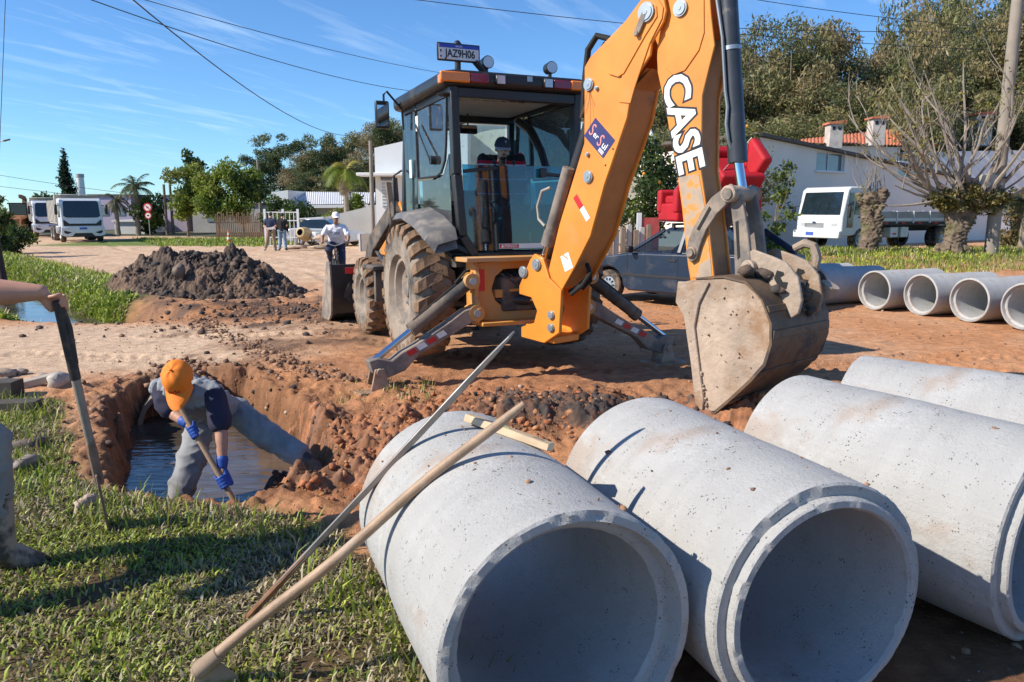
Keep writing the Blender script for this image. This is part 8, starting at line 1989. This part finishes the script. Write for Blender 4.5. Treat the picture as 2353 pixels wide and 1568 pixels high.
# ---- named garden trees
YG = [(.13, .19, .025), (.21, .27, .035), (.30, .34, .06), (.15, .16, .035)]
DG = [(.03, .06, .02), (.05, .09, .025), (.08, .12, .03)]
def garden(name, label, u, v, Y, vtop, R, n, nleaf, size, cols, seed, zlo=.3, group=None, sy=1.0, bark=BARK, tr=.12, rs=(.25, .45)):
    x = at(u, v, Y).x; z = gz(x, Y) if Y < 60 else -.3; H = at(u, vtop, Y).z - z; rnd = random.Random(seed)
    t = make_tree(name, label, 'tree', H, R, crown_blobs(rnd, H, R, zlo, n, .8, rs), nleaf, size, cols, seed, tr, bark, group)
    t.location = (x, Y, z); return t
garden('garden_tree', 'yellow-green leafy garden tree behind the road sign, left one', 432, 530, 57, 392, 1.9, 16, 5200, .26, YG, 61)
garden('garden_tree', 'yellow-green leafy garden tree behind the paling fence, middle one', 500, 530, 55, 386, 2.1, 18, 5600, .26, YG, 62)
garden('garden_tree', 'darker leafy garden tree beside the paling fence, right one', 560, 530, 56, 395, 1.9, 16, 5200, .26, YG[:2] + DG, 63)
garden('pine_tree', 'dark drooping conifer rising behind the leafy garden trees', 462, 520, 66, 355, 1.5, 14, 3000, .3, DG, 64, .2)
garden('bushy_tree', 'dense green bush beside the road sign', 345, 530, 61, 455, 1.6, 12, 3200, .26, DG + YG[:1], 65, .12)
garden('bushy_tree', 'dark shrub climbing the gable of the low house', 640, 515, 47.5, 462, 1.3, 12, 2600, .22, DG, 66, .1)
garden('bushy_tree', 'bushy shrub in front of the low grey house wall', 690, 515, 46.5, 475, 1.4, 12, 2400, .22, DG + YG[:1], 67, .1)
garden('bushy_tree', 'bright green bush against the low house, right of the palm', 838, 500, 47, 452, 1.2, 12, 2600, .22, YG[:2] + DG, 68, .1)
garden('bushy_tree', 'small green bush at the left foot of the palm', 762, 510, 46, 488, .9, 8, 1400, .2, YG, 69, .1)
garden('bushy_tree', 'olive bush leaning into the street at the far left edge', -6, 560, 30, 455, .75, 10, 2000, .16, YG[:2] + DG, 70, .05, tr=.06)
garden('bushy_tree', 'low bush in front of the rust-orange digger', 22, 575, 33, 522, 1.0, 10, 2400, .17, DG + YG[:2], 71, .05, tr=.06)
garden('bushy_tree', 'round dark tree top far behind the dump trucks', 112, 500, 110, 455, 2.6, 10, 1800, .5, DG, 72, .2)
garden('citrus_tree', 'leafy fruit tree between the boom and the dipper', 1500, 500, 27, 330, 1.7, 16, 4600, .17, YG[:2] + DG, 73, .25, rs=(.22, .4))
garden('citrus_tree', 'pale grey-green tree right of the dipper above the car', 1690, 500, 31, 300, 1.9, 18, 5000, .18, [(.14, .16, .07), (.2, .2, .09), (.10, .12, .05), (.24, .22, .06)], 74, .3)
garden('sapling', 'thin leafy sapling in front of the beige house corner', 1782, 545, 24, 385, .8, 13, 800, .15, YG[:2] + DG, 75, .15, tr=.035, rs=(.18, .32))
garden('bushy_tree', 'dark shrub at the foot of the fruit tree behind the blue car', 1455, 520, 26, 425, 1.2, 12, 2600, .17, DG + YG[:1], 76, .1)
garden('bushy_tree', 'shrub with dry orange leaves at the right edge behind the pole', 2330, 540, 30, 440, 1.3, 12, 2000, .18, [(.2, .13, .05), (.16, .15, .06), (.1, .1, .04)], 77, .1)
r = np.random.default_rng(5)
for k, (u, v, Y) in enumerate([(1717, 290, 30.2), (1722, 330, 30.3), (1480, 400, 25.6), (1516, 420, 25.5)]):
    p = at(u, v, Y); o = MB(); o.ball(p, .055, 10, 8); tag(o.build('orange_fruit', mat('fruit', (.75, .3, .02), .5)), ['orange fruit highest on the pale tree right of the dipper', 'orange fruit lower on the pale tree right of the dipper', 'orange fruit on the left of the fruit tree by the boom', 'orange fruit low on the fruit tree by the boom'][k], 'fruit', 'oranges on the trees')
# ---- tall columnar conifer
cx = thing('columnar_conifer', 'tall dark columnar conifer at the far left skyline', 'tree'); p = at(160, 480, 140); H = at(158, 346, 140).z + 1; cx.location = (p.x, 140, -.6)
o = MB(); o.tube([(0, 0, 0), (-.1, 0, H * .5), (-.2, 0, H)], [.3, .2, .05], 8); o.build('trunk', BARK, cx)
bl = []; rnd = random.Random(12)
for i in range(46): z = H * (.12 + .86 * i / 45); w = 1.35 * (1 - (i / 45) ** 2.2) * rnd.uniform(.75, 1.1) + .15; a = rnd.random() * 6.28; bl.append((math.cos(a) * w * .35 - .15 * z / H, math.sin(a) * w * .35, z, w * .8, w * .8, .5))
V, F, C = leaf_cloud(bl, 6500, .45, [(.012, .03, .016), (.02, .045, .02), (.03, .06, .025)], 13, .2, .4); npmesh('crown', V, F, LEAF, cx, C)
# ---- palms
def palm(label, u, v, Y, vtop, nf, L, cols, dead, seed, tr=.12, droop=1.0):
    x = at(u, v, Y).x; z = gz(x, Y) if Y < 60 else -.3; H = at(u, vtop, Y).z - z; rnd = random.Random(seed); t = thing('palm_tree', label, 'palm', (x, Y, z))
    o = MB(); n = 14; o.tube([(rnd.uniform(-.02, .02), 0, H * k / n) for k in range(n + 1)], [tr * (1.25 - .4 * k / n) * (1 + .06 * (k % 2)) for k in range(n + 1)], 10); o.build('trunk', PBARK, t)
    for f in range(nf + dead):
        is_dead = f >= nf; a = f * 2.399 + rnd.random() * .4; el = rnd.uniform(.05, 1.25) if not is_dead else rnd.uniform(-1.2, -.5); ln = L * rnd.uniform(.8, 1.1) * (.8 if is_dead else 1)
        pts = []; d = Vector((math.cos(a) * math.cos(el), math.sin(a) * math.cos(el), math.sin(el))); q = Vector((0, 0, H)); n = 11
        for k in range(n + 1):
            pts.append(q.copy()); q = q + d * (ln / n); d = (d + Vector((0, 0, -.19 * droop * (1 + .8 * k / n)))).normalized()
        vs = []; fs = []; cc = []
        base = cols[rnd.randrange(len(cols))] if not is_dead else (.30, .22, .13)
        for k in range(1, n + 1):
            for m_ in range(3):
                c = pts[k - 1].lerp(pts[k], m_ / 3); tdir = (pts[k] - pts[k - 1]).normalized(); sd = tdir.cross(Vector((0, 0, 1)))
                sd = sd.normalized() if sd.length > .05 else Vector((1, 0, 0)); tt = (k + m_ / 3) / n; w = ln * .26 * math.sin(math.pi * min(1, .12 + tt * .86)) ** .6
                for s in (-1, 1):
                    tip = c + sd * s * w + tdir * w * .55 - Vector((0, 0, w * rnd.uniform(.3, .75) * (1.3 if is_dead else 1))); b = len(vs); vs += [c - tdir * .03, c + tdir * .03, tip]; fs.append((b, b + 1, b + 2)); kf = rnd.uniform(.7, 1.3); cc += [[x_ * kf for x_ in base]] * 3
        b = len(vs)
        for k in range(n): # midrib
            sdv = Vector((.015, .015, 0)); b = len(vs); vs += [pts[k] - sdv, pts[k] + sdv, pts[k + 1]]; fs.append((b, b + 1, b + 2)); cc += [[x_ * .9 for x_ in base]] * 3
        npmesh('frond', np.array(vs), np.array(fs), LEAF, t, np.array(cc))
palm('palm tree with yellow-green arching fronds beside the low house', 797, 502, 45, 395, 15, 1.9, [(.22, .27, .03), (.28, .30, .04), (.15, .21, .03), (.33, .29, .05)], 6, 21, .14, 1.1)
palm('grey-green feathery palm behind the street sign, taller of two', 318, 535, 60, 432, 17, 2.0, [(.07, .10, .045), (.10, .13, .06), (.12, .14, .07)], 3, 22, .16, .75)
palm('small palm with drooping fronds left of the taller grey-green palm', 272, 538, 60, 462, 12, 1.5, [(.10, .11, .06), (.14, .13, .07)], 4, 23, .15, 1.2)
palm('low fan of palm fronds at the right edge behind the pole', 2352, 545, 28, 470, 10, 1.5, [(.12, .14, .08), (.18, .18, .11)], 2, 24, .12, .6)

# ---- pollarded trees on the right
def knobby(o, c, r, rnd, n=9):
    for k in range(n):
        d = Vector((rnd.uniform(-1, 1), rnd.uniform(-1, 1), rnd.uniform(-.4, 1))).normalized(); o.ball(Vector(c) + d * r * .7, (r * rnd.uniform(.35, .6), r * rnd.uniform(.35, .6), r * rnd.uniform(.35, .6)), 10, 8)
def fork_branch(o, a, d, L, r, rnd, depth, leaves):
    n = 6; pts = [a]; dd = d.copy()
    for k in range(n): dd = (dd + Vector((rnd.uniform(-.2, .2), rnd.uniform(-.2, .2), .05))).normalized(); pts.append(pts[-1] + dd * L / n)
    o.tube(pts, [r * (1 - .75 * k / n) for k in range(n + 1)], 6)
    if rnd.random() < .6: leaves.append(pts[-1])
    if depth > 0:
        for k in range(rnd.randint(1, 3)):
            i = rnd.randint(2, 5); sd = Vector((rnd.uniform(-1, 1), rnd.uniform(-1, 1), rnd.uniform(-.1, .7))).normalized(); fork_branch(o, pts[i], (dd * .8 + sd * .8).normalized(), L * rnd.uniform(.35, .6), r * .45, rnd, depth - 1, leaves)
rnd = random.Random(31)
pt = thing('pollarded_tree', 'big pollarded tree with a mossy crown of long bare branches', 'tree'); p = at(2188, 598, 25); pt.location = (p.x, 25, gz(p.x, 25) - .05)
zf = at(2200, 470, 25).z - pt.location.z
o = MB(); cap_(o, (0, 0, 0), (.05, 0, zf * .55), .38, .29, 16); cap_(o, (.05, 0, zf * .5), (-.12, .1, zf * .95), .28, .30, 14); cap_(o, (.10, 0, zf * .45), (.45, 0, zf * .98), .28, .26, 14); cap_(o, (-.12, .1, zf * .9), (-.55, 0, zf * 1.12), .30, .25, 12); cap_(o, (.45, 0, zf * .95), (1.15, .1, zf * 1.15), .27, .22, 12); cap_(o, (.1, 0, zf * .9), (.25, .1, zf * 1.25), .3, .26, 12)
for a in range(7): t_ = a * .9; cap_(o, (math.cos(t_) * .35, math.sin(t_) * .35, .25), (math.cos(t_) * .62, math.sin(t_) * .62, -.1), .16, .1, 10)
for q in ((-.55, 0, zf * 1.12), (1.15, .1, zf * 1.15), (.25, .1, zf * 1.28), (.6, -.1, zf * 1.08), (-.15, -.15, zf * 1.1)): knobby(o, q, .32, rnd, 8)
organic('trunk', o, mat('rough_bark', (.15, .112, .08), .95, var=.5, vs=5, dirt=(.09, .105, .025), ds=2.2, da=(.5, .62), damt=.7, bump=.9, bs=14), pt, .03, 1, .05, 16, 9)
lv = []
o = MB()
for k in range(27):
    q = rnd.choice([(-.55, 0, 1.15), (1.15, .1, 1.18), (.25, .1, 1.3), (.6, -.1, 1.1), (-.15, -.15, 1.12), (.9, 0, 1.16)]); a = Vector((q[0] + rnd.uniform(-.2, .2), q[1] + rnd.uniform(-.2, .2), q[2] * zf))
    lat = (q[0] - .25) * .9 + rnd.uniform(-.9, .9); d = Vector((lat, rnd.uniform(-.6, .6), rnd.uniform(.45, 1.1))).normalized(); fork_branch(o, a, d, rnd.uniform(2.0, 4.4), rnd.uniform(.04, .085), rnd, 2, lv)
for k, (dx, dz, L) in enumerate(((-1, .25, 2.6), (-1, -.25, 2.2), (-.9, .5, 2.9), (-1, .05, 1.8), (1, .2, 2.4))): fork_branch(o, Vector((-.5 if dx < 0 else 1.1, 0, zf * 1.1)), Vector((dx, -.1, dz)).normalized(), L, .06, rnd, 2, lv)
tag(o.build('branches', mat('twig_bark', (.26, .22, .18), .9, var=.3, vs=4), pt), kind='stuff')
bl = [(q[0], q[1], q[2] * zf, .42, .35, .3) for q in ((-.55, -.1, 1.12), (-.1, -.2, 1.08), (.3, -.1, 1.2), (.7, -.15, 1.05), (1.15, -.1, 1.12), (.9, 0, 1.02))]
V, F, C = leaf_cloud(bl, 5200, .11, [(.10, .12, .02), (.16, .17, .03), (.06, .08, .02), (.2, .15, .04)], 41, .3, .6); tag(npmesh('moss_and_leaves', V, F, LEAF, pt, C), kind='stuff')
bl = [(q.x, q.y, q.z, .12, .12, .12) for q in lv]
V, F, C = leaf_cloud(bl, 1500, .09, [(.22, .20, .04), (.28, .24, .06), (.2, .14, .06)], 42, .4, .6, .1); tag(npmesh('young_leaves', V, F, LEAF, pt, C), kind='stuff')
# stump
st = thing('pollarded_stump', 'short knobbly pollarded trunk in front of the flatbed truck cab', 'tree'); p = at(1995, 577, 26.5); st.location = (p.x, 26.5, gz(p.x, 26.5) - .05); zs = at(1995, 440, 26.5).z - st.location.z
o = MB(); cap_(o, (0, 0, 0), (0, 0, zs * .55), .32, .27, 14); cap_(o, (0, 0, zs * .5), (-.08, 0, zs * .85), .28, .30, 14); cap_(o, (0, 0, zs * .7), (.32, 0, zs * .9), .22, .2, 12); cap_(o, (-.05, 0, zs * .75), (-.38, 0, zs * .88), .2, .17, 12)
for q in ((-.4, 0, zs * .92), (.36, 0, zs * .95), (0, 0, zs * .95), (.15, -.1, zs * .85), (-.2, -.15, zs * .85)): knobby(o, q, .19, rnd, 7)
for k in range(8): cap_(o, (rnd.uniform(-.25, .3), -.27, zs * rnd.uniform(.15, .8)), (rnd.uniform(-.25, .3), -.30, zs * rnd.uniform(.15, .8)), .07, .06, 8, 3)
organic('trunk', o, MATS['rough_bark'], st, .028, 1, .04, 18, 10)
o = MB(); lv = []
for k in range(16): a = Vector((rnd.uniform(-.45, .45), 0, zs * .98)); fork_branch(o, a, Vector((rnd.uniform(-.5, .5), rnd.uniform(-.3, .3), 1)).normalized(), rnd.uniform(.5, 1.6), .018, rnd, 1, lv)
tag(o.build('shoots', MATS['twig_bark'], st), kind='stuff')
# weeds with small yellow flowers on the verge
r = np.random.default_rng(15); nn = 60; px = r.uniform(9, 20, nn); py = r.uniform(20.8, 25, nn); V, F = ico(1)
W = (V[None] * .022 + np.column_stack([px, py, full_h(px, py) + r.uniform(.12, .32, nn)])[:, None, :]).reshape(-1, 3); FF = (F[None] + (np.arange(nn) * len(V))[:, None, None]).reshape(-1, 3)
tag(npmesh('verge_flowers', W, FF, mat('yellow_flower', (.7, .5, .04), .6)), label='tiny yellow flowers dotted along the verge', kind='stuff')
